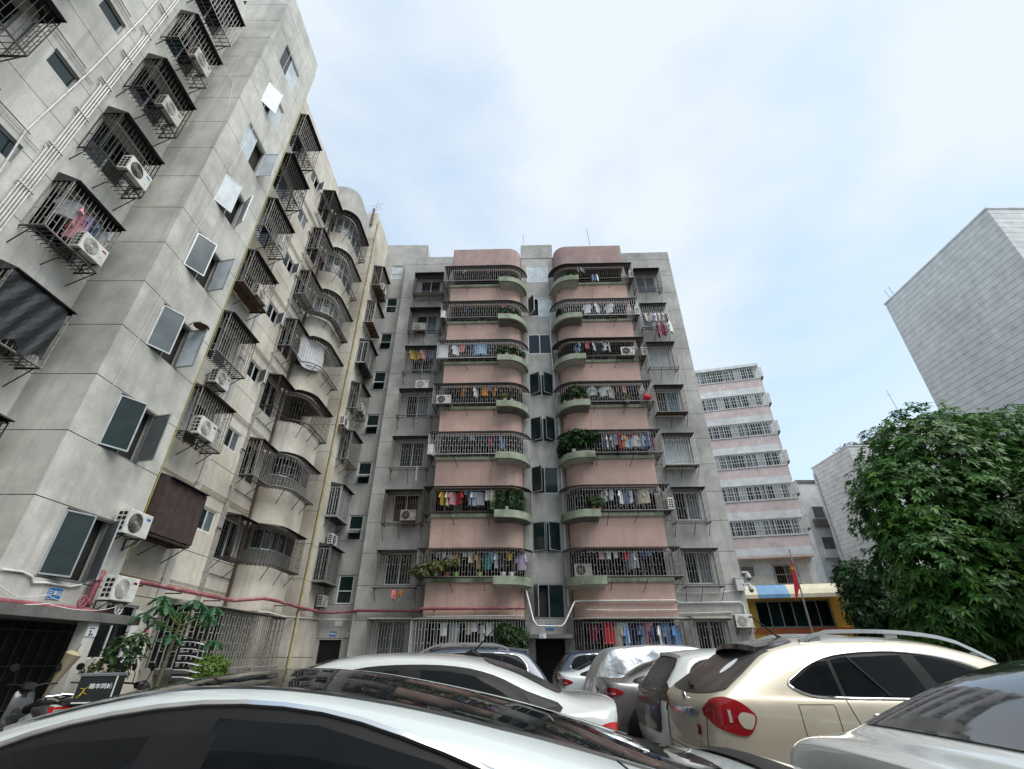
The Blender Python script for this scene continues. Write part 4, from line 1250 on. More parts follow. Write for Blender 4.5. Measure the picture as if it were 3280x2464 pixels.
for x, y, z, h in ((38.4, 45, 18.1, 2.6), (36.6, 43, 18.1, 2.2)):
    pass
a_ = MB().tube([(0, 0, 0), (-0.5, 0, 4.6)], 0.03, 5)
a_.bar((-0.9, 0, 3.9), (0.1, 0, 4.2), 0.025); a_.bar((-0.1, 0, 1.3), (0.7, 0, 1.9), 0.025)
a_ = obj('aerial', a_, 'steel_grey'); a_.location = (42.6, 46.2, 22.9)
tag(a_, 'tall tilted aerial on the plain grey roofed house', 'aerial')

# block behind the camera: closes the yard and shows in the car windows
def back_block():
    r = root('rear_apartment_block', 'plain grey block closing the yard behind the parked cars', 'building', (4, -18, GZ), 0, pivot=True)
    obj('wall', MB().box(-16, 22, -28, -18, GZ, 22.0), 'grey_concrete', r)
    Fb = Fr((0, -18), (-1, 0), (0, 1))
    for k in range(7):
        for i in range(11):
            u = -20 + i * 3.3
            window(r, Fb, u, u + 1.6, 1.2 + 2.9 * k, 2.7 + 2.9 * k, n=0.04)
    return r
back_block()

# flag on its pole
fl = root('flagpole', 'slim grey flagpole standing before the yellow shopfront', 'pole', (16.95, 30.0, GZ))
obj('pole', MB().tube([(0, 0, 0), (0, 0, 7.1)], [0.055, 0.035], 8), 'steel_grey', fl)
obj('finial', MB().lathe([(0.01, 7.08), (0.06, 7.14), (0.01, 7.2)], 8), 'steel_grey', fl)
m = MB()
nu, nv = 10, 14
for j in range(nv + 1):
    for i in range(nu + 1):
        t = i / nu
        v = j / nv
        x = -0.04 - 0.36 * t * (0.5 + 0.6 * v)
        z = 6.55 - 2.55 * v * (0.62 + 0.0 * t) - 1.05 * t * (0.4 + 0.25 * v)
        y = 0.10 * math.sin(5 * t + 1.5 * v) * t
        m.v.append((x, y, z))
o2 = len(m.v)
m.v += [(x, y + 0.012, z) for x, y, z in m.v]
for j in range(nv):
    for i in range(nu):
        q = (j * (nu + 1) + i, j * (nu + 1) + i + 1, (j + 1) * (nu + 1) + i + 1, (j + 1) * (nu + 1) + i)
        m.f += [q, tuple(x + o2 for x in q[::-1])]
f_ = obj('flag', m.mesh('flag', 60), 'flag_red'); f_.location = (16.95, 30.0, GZ)
tag(f_, 'limp red flag with yellow stars hanging on the pole', 'flag')
st = MB()
for (cx, cz, r_) in ((-0.17, 6.06, 0.12), (-0.26, 6.18, 0.045), (-0.30, 6.02, 0.045), (-0.29, 5.88, 0.045)):
    pts = [(cx + (r_ if i % 2 == 0 else r_ * 0.42) * math.sin(R(36 * i)), cz + (r_ if i % 2 == 0 else r_ * 0.42) * math.cos(R(36 * i))) for i in range(10)]
    st.add([(p[0], -0.06, p[1]) for p in pts] + [(cx, -0.062, cz)], [(i, (i + 1) % 10, 10) for i in range(10)])
obj('stars', st, 'flag_star', f_)
# ------------------------------------------------------------------ vegetation
RG = np.random.default_rng(11)
def leaf_mesh(name, C, D, per, length, width, tilt, droop, jitter=0.25):
    """rosettes of bent leaves: C centres (n,3), D axes (n,3)"""
    n = len(C)
    D = D / np.linalg.norm(D, axis=1, keepdims=True)
    ref = np.where(np.abs(D[:, 2:3]) < 0.9, np.array([[0, 0, 1.0]]), np.array([[1.0, 0, 0]]))
    e1 = np.cross(D, ref); e1 /= np.linalg.norm(e1, axis=1, keepdims=True)
    e2 = np.cross(D, e1)
    Vs = []
    for j in range(per):
        ph = 2 * np.pi * (j / per) + RG.uniform(-.4, .4, n)
        ti = tilt + RG.uniform(-.35, .35, n)
        l = length * RG.uniform(1 - jitter, 1 + jitter, n)
        w = width * RG.uniform(0.8, 1.2, n)
        side = e1 * np.cos(ph)[:, None] + e2 * np.sin(ph)[:, None]
        ld = D * np.cos(ti)[:, None] + side * np.sin(ti)[:, None]
        wd = np.cross(ld, D); wd /= (np.linalg.norm(wd, axis=1, keepdims=True) + 1e-9)
        def P(t, s):
            q = C + ld * (l * t)[:, None] + wd * (w * s)[:, None]
            q = q.copy(); q[:, 2] -= droop * l * t * t
            return q
        Vs.append(np.stack([P(0.04, 0), P(0.38, -0.5), P(0.38, 0.5), P(0.75, -0.33), P(0.75, 0.33), P(1.0, 0)], 1))
    V = np.concatenate(Vs, 0).reshape(-1, 3)
    m = n * per
    b = (np.arange(m) * 6)[:, None]
    T = np.array([[0, 1, 2], [1, 3, 4], [1, 4, 2], [3, 5, 4]])
    Fc = (b[:, :, None] + T[None]).reshape(-1, 3)
    return np_mesh(name, V, Fc)

def lobes_points(lobes, n, shell=0.55):
    """points spread through the outer part of several ellipsoids, none deep inside another lobe"""
    out, dirs = [], []
    vol = np.array([l[3] * l[4] * l[5] for l in lobes]) ** 0.67
    cnt = (n * vol / vol.sum()).astype(int)
    for (cx, cy, cz, rx, ry, rz), c in zip(lobes, cnt):
        d = RG.normal(size=(c, 3)); d /= np.linalg.norm(d, axis=1, keepdims=True)
        r = RG.uniform(shell, 1.0, c) ** 0.6
        rr = 1 + 0.13 * np.sin(d[:, 0] * 7 + cx) * np.sin(d[:, 2] * 6 + cy)
        p = d * (r * rr)[:, None] * np.array([rx, ry, rz]) + np.array([cx, cy, cz])
        keep = np.ones(c, bool)
        for (ax, ay, az, bx, by, bz) in lobes:
            q = (p - np.array([ax, ay, az])) / np.array([bx, by, bz])
            keep &= (q ** 2).sum(1) > 0.30
        out.append(p[keep]); dirs.append(d[keep])
    return np.concatenate(out), np.concatenate(dirs)

def limb_mesh(segs, n=7):
    m = MB()
    for pts, r0, r1 in segs:
        k = len(pts)
        m.tube(pts, [r0 + (r1 - r0) * i / (k - 1) for i in range(k)], n)
    return m

def tree(name, label, base, lobes, trunk_r, nros, leafm, per, length, width, tilt=1.0, droop=0.5, up=0.5, group=None, shell=0.55):
    r = root(name, label, 'tree', base, 0, group, pivot=True)
    bx, by, bz = base
    segs = []
    top = max(l[2] for l in lobes)
    fork = bz + (top - bz) * 0.28
    segs.append(([(bx, by, bz), (bx + 0.1, by, bz + (fork - bz) * 0.5), (bx, by + 0.1, fork)], trunk_r, trunk_r * 0.75))
    for (cx, cy, cz, rx, ry, rz) in lobes:
        mid = ((bx + cx) / 2 + rnd.uniform(-.2, .2), (by + cy) / 2, (fork + cz) / 2 + 0.2)
        segs.append(([(bx, by + 0.1, fork - 0.1), mid, (cx, cy, cz)], trunk_r * 0.55, trunk_r * 0.12))
        for _ in range(3):
            d = Vector((rnd.uniform(-1, 1), rnd.uniform(-1, 1), rnd.uniform(-0.2, 1))).normalized()
            e = (cx + d.x * rx * 0.8, cy + d.y * ry * 0.8, cz + d.z * rz * 0.8)
            segs.append(([mid, tuple((Vector(mid) + Vector(e)) / 2 + Vector((0, 0, 0.15))), e], trunk_r * 0.28, trunk_r * 0.06))
    obj('trunk', limb_mesh(segs).mesh('trunk', 50), 'bark', r)
    P, D = lobes_points(lobes, nros, shell)
    D = D + np.array([0, 0, up])
    obj('crown', leaf_mesh('crown', P, D, per, length, width, tilt, droop), leafm, r)
    return r

tree('mango_tree', 'big dark tree with long glossy drooping leaves before the tall tiled building', (20.8, 22.5, GZ),
     [(20.5, 22.0, 9.6, 3.0, 3.0, 3.1), (22.6, 22.5, 10.4, 2.6, 2.6, 2.3), (18.3, 21.6, 7.6, 2.4, 2.6, 2.4), (17.6, 21.0, 5.2, 2.0, 2.4, 2.0), (18.9, 20.4, 3.6, 2.4, 2.2, 1.9), (21.0, 20.6, 6.4, 3.0, 2.6, 2.8), (23.5, 21, 7.5, 3.0, 2.6, 2.8), (17.1, 21.0, 3.0, 1.5, 1.8, 1.5), (21.0, 19.6, 3.4, 2.4, 2.0, 1.6), (24.5, 22, 11.0, 2.2, 2.2, 1.6)],
     0.32, 10500, 'leaf_mango', 8, 0.29, 0.10, 1.15, 0.45, 0.6)
tree('feathery_tree', 'dense tree with fine small dark leaves beside the glossy leaved tree', (21.6, 16.8, GZ),
     [(21.8, 16.6, 7.4, 2.4, 2.0, 1.9), (20.4, 16.3, 5.9, 2.0, 1.7, 1.5), (22.6, 16.2, 5.4, 2.6, 1.8, 1.7), (20.0, 16.0, 4.0, 1.7, 1.5, 1.3), (22.0, 15.8, 3.3, 2.4, 1.6, 1.3), (24.0, 16.8, 7.6, 2.2, 2.0, 1.9), (23.8, 17, 9.0, 2.0, 2.0, 1.3)],
     0.26, 6500, 'leaf_dark', 7, 0.22, 0.07, 1.1, 0.35, 0.5)
tree('round_tree', 'round dark tree in the gap between the yellow shopfront and the tiled building', (24.6, 36.0, GZ),
     [(24.6, 36, 6.3, 1.5, 1.6, 1.5), (24.9, 36, 4.4, 1.9, 1.6, 1.6), (25.6, 36.2, 2.6, 2.1, 1.6, 1.6), (26.6, 36.6, 5.2, 1.8, 1.6, 1.8)], 0.2, 2600, 'leaf_dark', 7, 0.26, 0.11, 1.1, 0.35)
tree('yard_tree', 'low dark tree filling the foot of the lower white tiled building', (27.2, 34.0, GZ),
     [(26.4, 34, 3.0, 2.0, 1.6, 2.0), (28.2, 34, 4.8, 2.2, 1.6, 2.2), (29.8, 34, 3.2, 2.4, 1.6, 2.2)], 0.2, 2400, 'leaf_dark', 7, 0.26, 0.10, 1.1, 0.35)
# rooftop greenery on the lower tiled block
P, D = lobes_points([(33.5, 42, 18.6, 2.2, 1.2, 0.9), (36.2, 42, 18.7, 2.0, 1.2, 1.0), (31.9, 42, 18.3, 1.3, 1.0, 0.6)], 700)
rg = root('roof_garden', 'rambling pale green plants on the roof of the lower tiled building', 'plant', (34, 42, 18.1), 0, pivot=True)
obj('planter_box', MB().box(31, 38, 41.4, 42.6, 18.13, 18.4), 'slab_concrete', rg)
obj('foliage', leaf_mesh('foliage', P, D + np.array([0, 0, .5]), 6, 0.25, 0.10, 1.1, 0.4), 'leaf_pot', rg)

def shrub(name, label, base, lobes, n, leafm, per=6, length=0.10, width=0.045, pot=None, stem_r=0.02, group=None, cat='shrub', up=0.5, droop=0.3, flowers=0):
    r = root(name, label, cat, base, 0, group, pivot=True)
    bx, by, bz = base
    segs = [([(bx, by, bz), ((bx + l[0]) / 2, (by + l[1]) / 2, (bz + l[2]) / 2), (l[0], l[1], l[2])], stem_r, stem_r * 0.35) for l in lobes]
    obj('stem', limb_mesh(segs, 5), 'bark', r)
    P, D = lobes_points(lobes, n, 0.3)
    obj('foliage', leaf_mesh('foliage', P, D + np.array([0, 0, up]), per, length, width, 1.1, droop), leafm, r)
    if flowers:
        P, D = lobes_points(lobes, flowers, 0.9)
        obj('flower', leaf_mesh('flower', P, D, 5, 0.05, 0.04, 1.2, 0.1), 'petal_red', r, 'stuff')
    if pot:
        q = MB().lathe([(0.07, 0), (0.10, 0.15), (0.11, 0.15), (0.11, 0.17), (0.09, 0.17)], 12, (bx, by, bz - 0.02))
        obj('pot', q.mesh('pot', 40), pot, r)
    return r
shrub('topiary_bush', 'clipped round yellow green bush under the ground floor grille', (-8.0, 14.6, GZ + 0.14), [(-8.0, 14.6, 1.28, 0.46, 0.46, 0.36), (-8.05, 14.5, 1.02, 0.40, 0.4, 0.26)], 1500, 'leaf_light', 5, 0.07, 0.035)
shrub('flowering_shrub', 'leggy green shrub with red blooms beside the entrance post', (-7.7, 10.6, GZ), [(-7.6, 10.6, 1.6, 0.36, 0.36, 0.36), (-7.8, 10.6, 1.3, 0.40, 0.34, 0.32), (-7.4, 10.6, 1.8, 0.28, 0.28, 0.22)], 520, 'leaf_pot', 6, 0.065, 0.035, stem_r=0.02, flowers=16)
shrub('weed_patch', 'low bright weeds behind the black delivery box', (-6.5, 10.4, GZ), [(-6.45, 10.4, 0.78, 0.42, 0.30, 0.30), (-6.0, 10.5, 0.75, 0.40, 0.3, 0.28)], 520, 'leaf_light', 6, 0.13, 0.04, up=1.0)
shrub('weed_patch', 'straggling weeds at the foot of the papaya stem', (-6.8, 11.6, GZ), [(-6.9, 11.6, 0.7, 0.5, 0.4, 0.35), (-6.2, 11.9, 0.6, 0.5, 0.4, 0.3)], 380, 'leaf_pot', 6, 0.14, 0.04, up=1.0)

# papaya: scarred stem, long stalks, deeply cut hand-shaped leaves
PB = Vector((-7.62, 12.0, GZ))
pr = root('papaya_tree', 'young papaya with deeply cut leaves before the wing wall', 'tree', PB, 0, pivot=True)
st = [(-7.62, 12.0, GZ), (-7.64, 12.0, 0.9), (-7.60, 12.0, 1.6), (-7.56, 12.02, 2.25)]
obj('stem', MB().tube(st, [0.06, 0.05, 0.042, 0.03], 9).mesh('stem', 60), 'papaya_stem', pr)
def papaya_leaf(c, d, size):
    """c centre, d outward direction, hand of seven cut lobes lying roughly flat"""
    m = MB()
    d = Vector((d[0], d[1], 0)).normalized()
    s = Vector((-d.y, d.x, 0))
    up = Vector((0, 0, 1))
    for k, a in enumerate((-150, -105, -55, 0, 55, 105, 150)):
        L_ = size * (1.0, 1.0, 1.1, 1.2, 1.1, 1.0, 1.0)[k] * rnd.uniform(.85, 1.1)
        u = d * math.cos(R(a)) + s * math.sin(R(a))
        v = Vector((-u.y, u.x, 0))
        dr = lambda t: up * (-0.55 * size * t * t - 0.05 * t)
        pts = []
        for t, w in ((0.0, 0.05), (0.30, 0.10), (0.45, 0.07), (0.58, 0.22), (0.66, 0.09), (0.80, 0.15), (1.0, 0.0)):
            pts.append((t, w))
        base = len(m.v)
        for t, w in pts:
            q = Vector(c) + u * (L_ * t) + dr(t) + up * 0.02
            m.v += [tuple(q - v * (w * size) - up * 0.25 * w * size), tuple(q + up * 0.0), tuple(q + v * (w * size) - up * 0.25 * w * size)]
        for i in range(len(pts) - 1):
            b0 = base + 3 * i
            m.f += [(b0, b0 + 1, b0 + 4, b0 + 3), (b0 + 1, b0 + 2, b0 + 5, b0 + 4)]
    return m
for i in range(13):
    a = i * 137.5 + 20
    tier = i / 12
    d = Vector((math.cos(R(a)), math.sin(R(a)), 0))
    ln = 0.48 + 0.34 * (1 - tier) + rnd.uniform(-.05, .08)
    c0 = Vector((-7.56, 12.02, 2.0 + 0.24 * tier))
    c1 = c0 + d * ln * 0.95 + Vector((0, 0, 0.22 + 0.28 * tier - (0.35 if i in (0, 2) else 0)))
    lf = obj('leaf', papaya_leaf(c1, d, 0.31 + 0.05 * rnd.random()), 'leaf_papaya', pr)
    obj('stalk', MB().tube([c0, (c0 + c1) / 2 + Vector((0, 0, -0.04)), c1], [0.014, 0.010, 0.008], 5), 'leaf_light', lf)
for i in range(9):
    a = i * 101
    d = Vector((math.cos(R(a)), math.sin(R(a)), 0.35))
    c0 = Vector((-7.58, 12.0, 1.55 + 0.05 * i))
    obj('dead_stalk', MB().tube([c0, c0 + d * 0.16, c0 + d * 0.26 + Vector((0, 0, .05))], 0.006, 4), 'papaya_stem', pr)
# ------------------------------------------------------------------ cars
import bmesh
def stations(kind):
    """half-body control net, rear to nose; rows: sill, low side, mid, shoulder, belt, window top, roof edge, roof centre"""
    def full(x, ys, zs, xs=None):
        return [(x + (xs[j] if xs else 0), ys[j], zs[j]) for j in range(8)]
    B = [.25, .42, .68]
    if kind in ('sedan', 'fastback'):
        S = [full(.04, [.66, .80, .83, .80, .72, .62, .45, 0], [.30, .42, .66, .90, 1.03, 1.085, 1.105, 1.115], [.05, 0, 0, .02, .0, -.03, -.04, -.05]),
             full(.16, [.77, .88, .905, .885, .82, .70, .5, 0], B + [.94, 1.06, 1.105, 1.125, 1.135])]
        if kind == 'sedan':
            S += [full(.50, [.78, .90, .92, .90, .85, .70, .5, 0], B + [.94, 1.04, 1.11, 1.13, 1.14]),
                  full(.85, [.78, .90, .92, .905, .86, .735, .57, 0], B + [.93, 1.02, 1.125, 1.15, 1.16], [0, 0, 0, 0, 0, -.08, -.13, -.16]),
                  full(1.20, [.78, .90, .92, .905, .86, .74, .61, 0], B + [.93, 1.00, 1.24, 1.29, 1.32], [0, 0, 0, 0, 0, -.02, -.10, -.13]),
                  full(1.60, [.78, .90, .92, .905, .865, .715, .59, 0], B + [.92, .99, 1.37, 1.425, 1.455], [0, 0, 0, 0, 0, 0, -.06, -.08])]
        else:
            S += [full(.42, [.78, .90, .92, .90, .85, .70, .5, 0], B + [.93, 1.02, 1.10, 1.125, 1.14]),
                  full(.80, [.78, .90, .92, .905, .86, .735, .60, 0], B + [.93, 1.01, 1.17, 1.215, 1.235], [0, 0, 0, 0, 0, 0, -.04, -.06]),
                  full(1.20, [.78, .90, .92, .905, .86, .73, .62, 0], B + [.93, 1.00, 1.275, 1.325, 1.36], [0, 0, 0, 0, 0, 0, -.04, -.06]),
                  full(1.65, [.78, .90, .92, .905, .865, .72, .61, 0], B + [.92, .99, 1.365, 1.415, 1.46])]
        d_ = .085 if kind == 'fastback' else 0
        c_ = .035 if kind == 'fastback' else 0
        S += [full(2.15, [.78, .90, .92, .905, .87, .715, .60, 0], B + [.92, .98, 1.395, 1.45 + c_ * .3, 1.48 + c_]),
              full(2.70, [.78, .90, .92, .905, .87, .71, .59, 0], B + [.91, .97, 1.36 - d_, 1.42 - d_, 1.455 - d_ + c_ * .6], [0, 0, 0, 0, 0, 0, .03, .06]),
              full(3.12, [.78, .90, .92, .905, .87, .745, .65, 0], B + [.90, .96, 1.18 - d_ * 1.4, 1.24 - d_ * 1.4, 1.28 - d_ * 1.4], [0, 0, 0, 0, 0, 0, .06, .12]),
              full(3.50, [.78, .90, .92, .90, .86, .78, .64, 0], B + [.88, .95, 1.02, 1.05, 1.08], [0, 0, 0, 0, 0, .08, .18, .26]),
              full(4.05, [.78, .90, .92, .89, .82, .72, .55, 0], B + [.83, .90, .94, .955, .97]),
              full(4.45, [.74, .86, .87, .82, .72, .62, .48, 0], B[:2] + [.62, .74, .80, .83, .845, .855]),
              full(4.66, [.55, .68, .70, .64, .55, .45, .35, 0], [.28, .40, .54, .64, .69, .71, .72, .725])]
    else:
        B = [.27, .46, .76]
        S = [full(.03, [.70, .82, .85, .82, .76, .60, .50, 0], [.34, .46, .74, .98, 1.08, 1.40, 1.52, 1.56], [.06, 0, 0, .03, .08, .34, .44, .44]),
             full(.16, [.79, .90, .93, .915, .87, .71, .58, 0], B + [1.01, 1.11, 1.44, 1.57, 1.61], [.02, 0, 0, .01, .04, .30, .40, .38]),
             full(.60, [.80, .92, .945, .93, .885, .745, .62, 0], B + [1.03, 1.12, 1.50, 1.605, 1.65], [0, 0, 0, 0, 0, .12, .14, .14]),
             full(1.20, [.80, .92, .945, .93, .89, .76, .64, 0], B + [1.03, 1.10, 1.53, 1.63, 1.675]),
             full(1.90, [.80, .92, .945, .93, .89, .76, .645, 0], B + [1.02, 1.09, 1.545, 1.64, 1.69]),

             full(2.50, [.80, .92, .945, .93, .89, .75, .635, 0], B + [1.01, 1.08, 1.52, 1.615, 1.67], [0, 0, 0, 0, 0, .02, .04, .08]),
             full(2.98, [.80, .92, .945, .93, .89, .78, .68, 0], B + [1.00, 1.07, 1.34, 1.42, 1.47], [0, 0, 0, 0, 0, .06, .12, .20]),
             full(3.42, [.80, .92, .945, .925, .88, .81, .66, 0], B + [.99, 1.06, 1.13, 1.16, 1.19], [0, 0, 0, 0, 0, .12, .20, .30]),
             full(4.00, [.79, .92, .94, .91, .85, .74, .58, 0], B + [.94, 1.01, 1.05, 1.07, 1.085]),
             full(4.40, [.75, .87, .88, .84, .75, .64, .5, 0], B[:2] + [.70, .85, .92, .95, .965, .975]),
             full(4.58, [.58, .70, .72, .66, .56, .46, .36, 0], [.30, .44, .60, .74, .80, .82, .83, .835])]
    if kind == 'fastback':
        S = [[(p[0], p[1], p[2] + .022) if j == 5 and p[2] > 1.15 else p for j, p in enumerate(st)] for st in S]
    if kind == 'hatch':
        for i, (a5, a6, a7) in enumerate(((.22, .30, .32), (.20, .28, .32), (.22, .26, .28), (.12, .14, .14))):
            for j, d in ((5, a5), (6, a6), (7, a7)):
                x, y, z = S[i][j]
                S[i][j] = (x + d, y, z)
    return S

def fx_short(x):
    return x * 0.42 if x < .85 else (.357 + (x - .85) * 1.05 if x < 1.6 else x - .455 * max(0, (4.66 - x) / 3.06))
def fx_deck(x):
    return x * 0.62 if x < .85 else (.527 + (x - .85) if x < 1.6 else x - .323 * max(0, (4.66 - x) / 3.06))
class Body:
    def __init__(s, kind, fx=None):
        S = stations(kind)
        if fx:
            S = [[(fx(x), y, z) for x, y, z in st] for st in S]
        bm = bmesh.new()
        Lv, Rv = [], []
        for st in S:
            l, r_ = [], []
            for j, (x, y, z) in enumerate(st):
                if j == 7:
                    v = bm.verts.new((x, 0, z)); l.append(v); r_.append(v)
                else:
                    l.append(bm.verts.new((x, y, z))); r_.append(bm.verts.new((x, -y, z)))
            Lv.append(l); Rv.append(r_)
        for i in range(len(S) - 1):
            for j in range(7):
                bm.faces.new((Lv[i][j], Lv[i + 1][j], Lv[i + 1][j + 1], Lv[i][j + 1]))
                bm.faces.new((Rv[i][j + 1], Rv[i + 1][j + 1], Rv[i + 1][j], Rv[i][j]))
            bm.faces.new((Lv[i + 1][0], Lv[i][0], Rv[i][0], Rv[i + 1][0]))
        for e, fl in ((0, 1), (len(S) - 1, 0)):
            for j in range(7):
                q = [Lv[e][j], Lv[e][j + 1], Rv[e][j + 1], Rv[e][j]]
                if j == 6:
                    q = [Lv[e][6], Lv[e][7], Rv[e][6]]
                bm.faces.new(q if fl else q[::-1])
        cr = bm.edges.layers.float.new('crease_edge')
        for i in range(len(S) - 1):
            for row, c in ((4, .45), (0, .6)) + (((5, .5), (6, .5)) if i == -1 else ()):
                for V in (Lv, Rv):
                    e = bm.edges.get((V[i][row], V[i + 1][row]))
                    if e: e[cr] = c
        for V in (Lv, Rv):
            for j in range(3, 7):
                e = bm.edges.get((V[0][j], V[0][j + 1]))
                if e and kind != 'suv': e[cr] = .55
        bmesh.ops.recalc_face_normals(bm, faces=bm.faces)
        me = bpy.data.meshes.new('tmp')
        bm.to_mesh(me); bm.free()
        o = bpy.data.objects.new('tmp', me)
        COL.objects.link(o)
        md = o.modifiers.new('s', 'SUBSURF'); md.levels = 3; md.render_levels = 3
        bpy.context.view_layer.update()
        dg = bpy.context.evaluated_depsgraph_get()
        s.me = bpy.data.meshes.new_from_object(o.evaluated_get(dg))
        bpy.data.objects.remove(o)
        s.me.polygons.foreach_set('use_smooth', [True] * len(s.me.polygons))
        s.bvh = BVHTree.FromPolygons([v.co.copy() for v in s.me.vertices], [tuple(p.vertices) for p in s.me.polygons])
    def hit(s, plane, a, b):
        if plane == 'L': o, d = Vector((a, 3, b)), Vector((0, -1, 0))
        elif plane == 'R': o, d = Vector((a, -3, b)), Vector((0, 1, 0))
        elif plane == 'B': o, d = Vector((-3, a, b)), Vector((1, 0, 0))
        elif plane == 'F': o, d = Vector((9, a, b)), Vector((-1, 0, 0))
        else: o, d = Vector((a, b, 4)), Vector((0, 0, -1))
        h = s.bvh.ray_cast(o, d)
        if h[0] is None:
            h = s.bvh.find_nearest(o + d * (3.2 if plane != 'T' else 2.8))
        n = h[1]
        if n.dot(d) > 0: n = -n
        return h[0], n
    def patch(s, plane, poly, off=0.004, cuts=3):
        bm = bmesh.new()
        vs_ = [bm.verts.new((a, b, 0)) for a, b in poly]
        f = bm.faces.new(vs_)
        bmesh.ops.triangulate(bm, faces=[f], quad_method='BEAUTY', ngon_method='BEAUTY')
        h = {1: 0.09, 2: 0.042, 3: 0.042}[cuts]
        for _ in range(7):
            lg = [e for e in bm.edges if e.calc_length() > h]
            if not lg:
                break
            bmesh.ops.subdivide_edges(bm, edges=lg, cuts=1)
            bmesh.ops.triangulate(bm, faces=[f for f in bm.faces if len(f.verts) > 3])
        for v in bm.verts:
            p, n = s.hit(plane, v.co.x, v.co.y)
            v.co = p + n * off
        me = bpy.data.meshes.new('patch')
        bm.to_mesh(me); bm.free()
        me.polygons.foreach_set('use_smooth', [True] * len(me.polygons))
        # face outwards
        return me
    def line(s, plane, pts, r, n=5, close=False, off=0.0, dens=5):
        q = []
        pp = list(pts) + ([pts[0]] if close else [])
        for (a, b), (c, d) in zip(pp[:-1], pp[1:]):
            for k in range(dens):
                t = k / dens
                p, nn = s.hit(plane, a + (c - a) * t, b + (d - b) * t)
                q.append(p + nn * off)
        p, nn = s.hit(plane, *pp[-1]); q.append(p + nn * off)
        return MB().tube(q, r, n).mesh('line', 60)

def smooth_poly(pts, n=5, sharp=()):
    """closed Catmull-Rom through pts"""
    out = []
    k = len(pts)
    for i in range(k):
        p0, p1, p2, p3 = pts[i - 1], pts[i], pts[(i + 1) % k], pts[(i + 2) % k]
        for j in range(n):
            t = j / n
            if i in sharp:
                out.append((p1[0] + (p2[0] - p1[0]) * t, p1[1] + (p2[1] - p1[1]) * t)); continue
            out.append(tuple(0.5 * (2 * p1[c] + (p2[c] - p0[c]) * t + (2 * p0[c] - 5 * p1[c] + 4 * p2[c] - p3[c]) * t * t + (3 * p1[c] - p0[c] - 3 * p2[c] + p3[c]) * t ** 3) for c in (0, 1)))
    return out

def wheel(par, x, y, r=0.33, w=0.22):
    sgn = 1 if y > 0 else -1
    t = MB().lathe([(r - 0.10, -w / 2), (r - 0.03, -w / 2), (r, -w / 2 + 0.04), (r, w / 2 - 0.04), (r - 0.03, w / 2), (r - 0.10, w / 2)], 24, (x, y, r), 'y')
    o = obj('wheel', t.mesh('wheel', 40), 'rubber', par)
    m = MB().lathe([(0.02, w / 2 * sgn), (0.06, w / 2 * sgn), (0.06, w / 2 * sgn * 0.9), (r - 0.11, w / 2 * sgn * 0.75), (r - 0.09, w / 2 * sgn)], 24, (x, y, r), 'y')
    for k in range(5):
        a = R(72 * k + 10)
        m.bar((x, y + sgn * w * 0.46, r), (x + math.cos(a) * (r - 0.1), y + sgn * w * 0.46, r + math.sin(a) * (r - 0.1)), 0.045, 0.05)
    obj('rim', m, 'alloy', o)

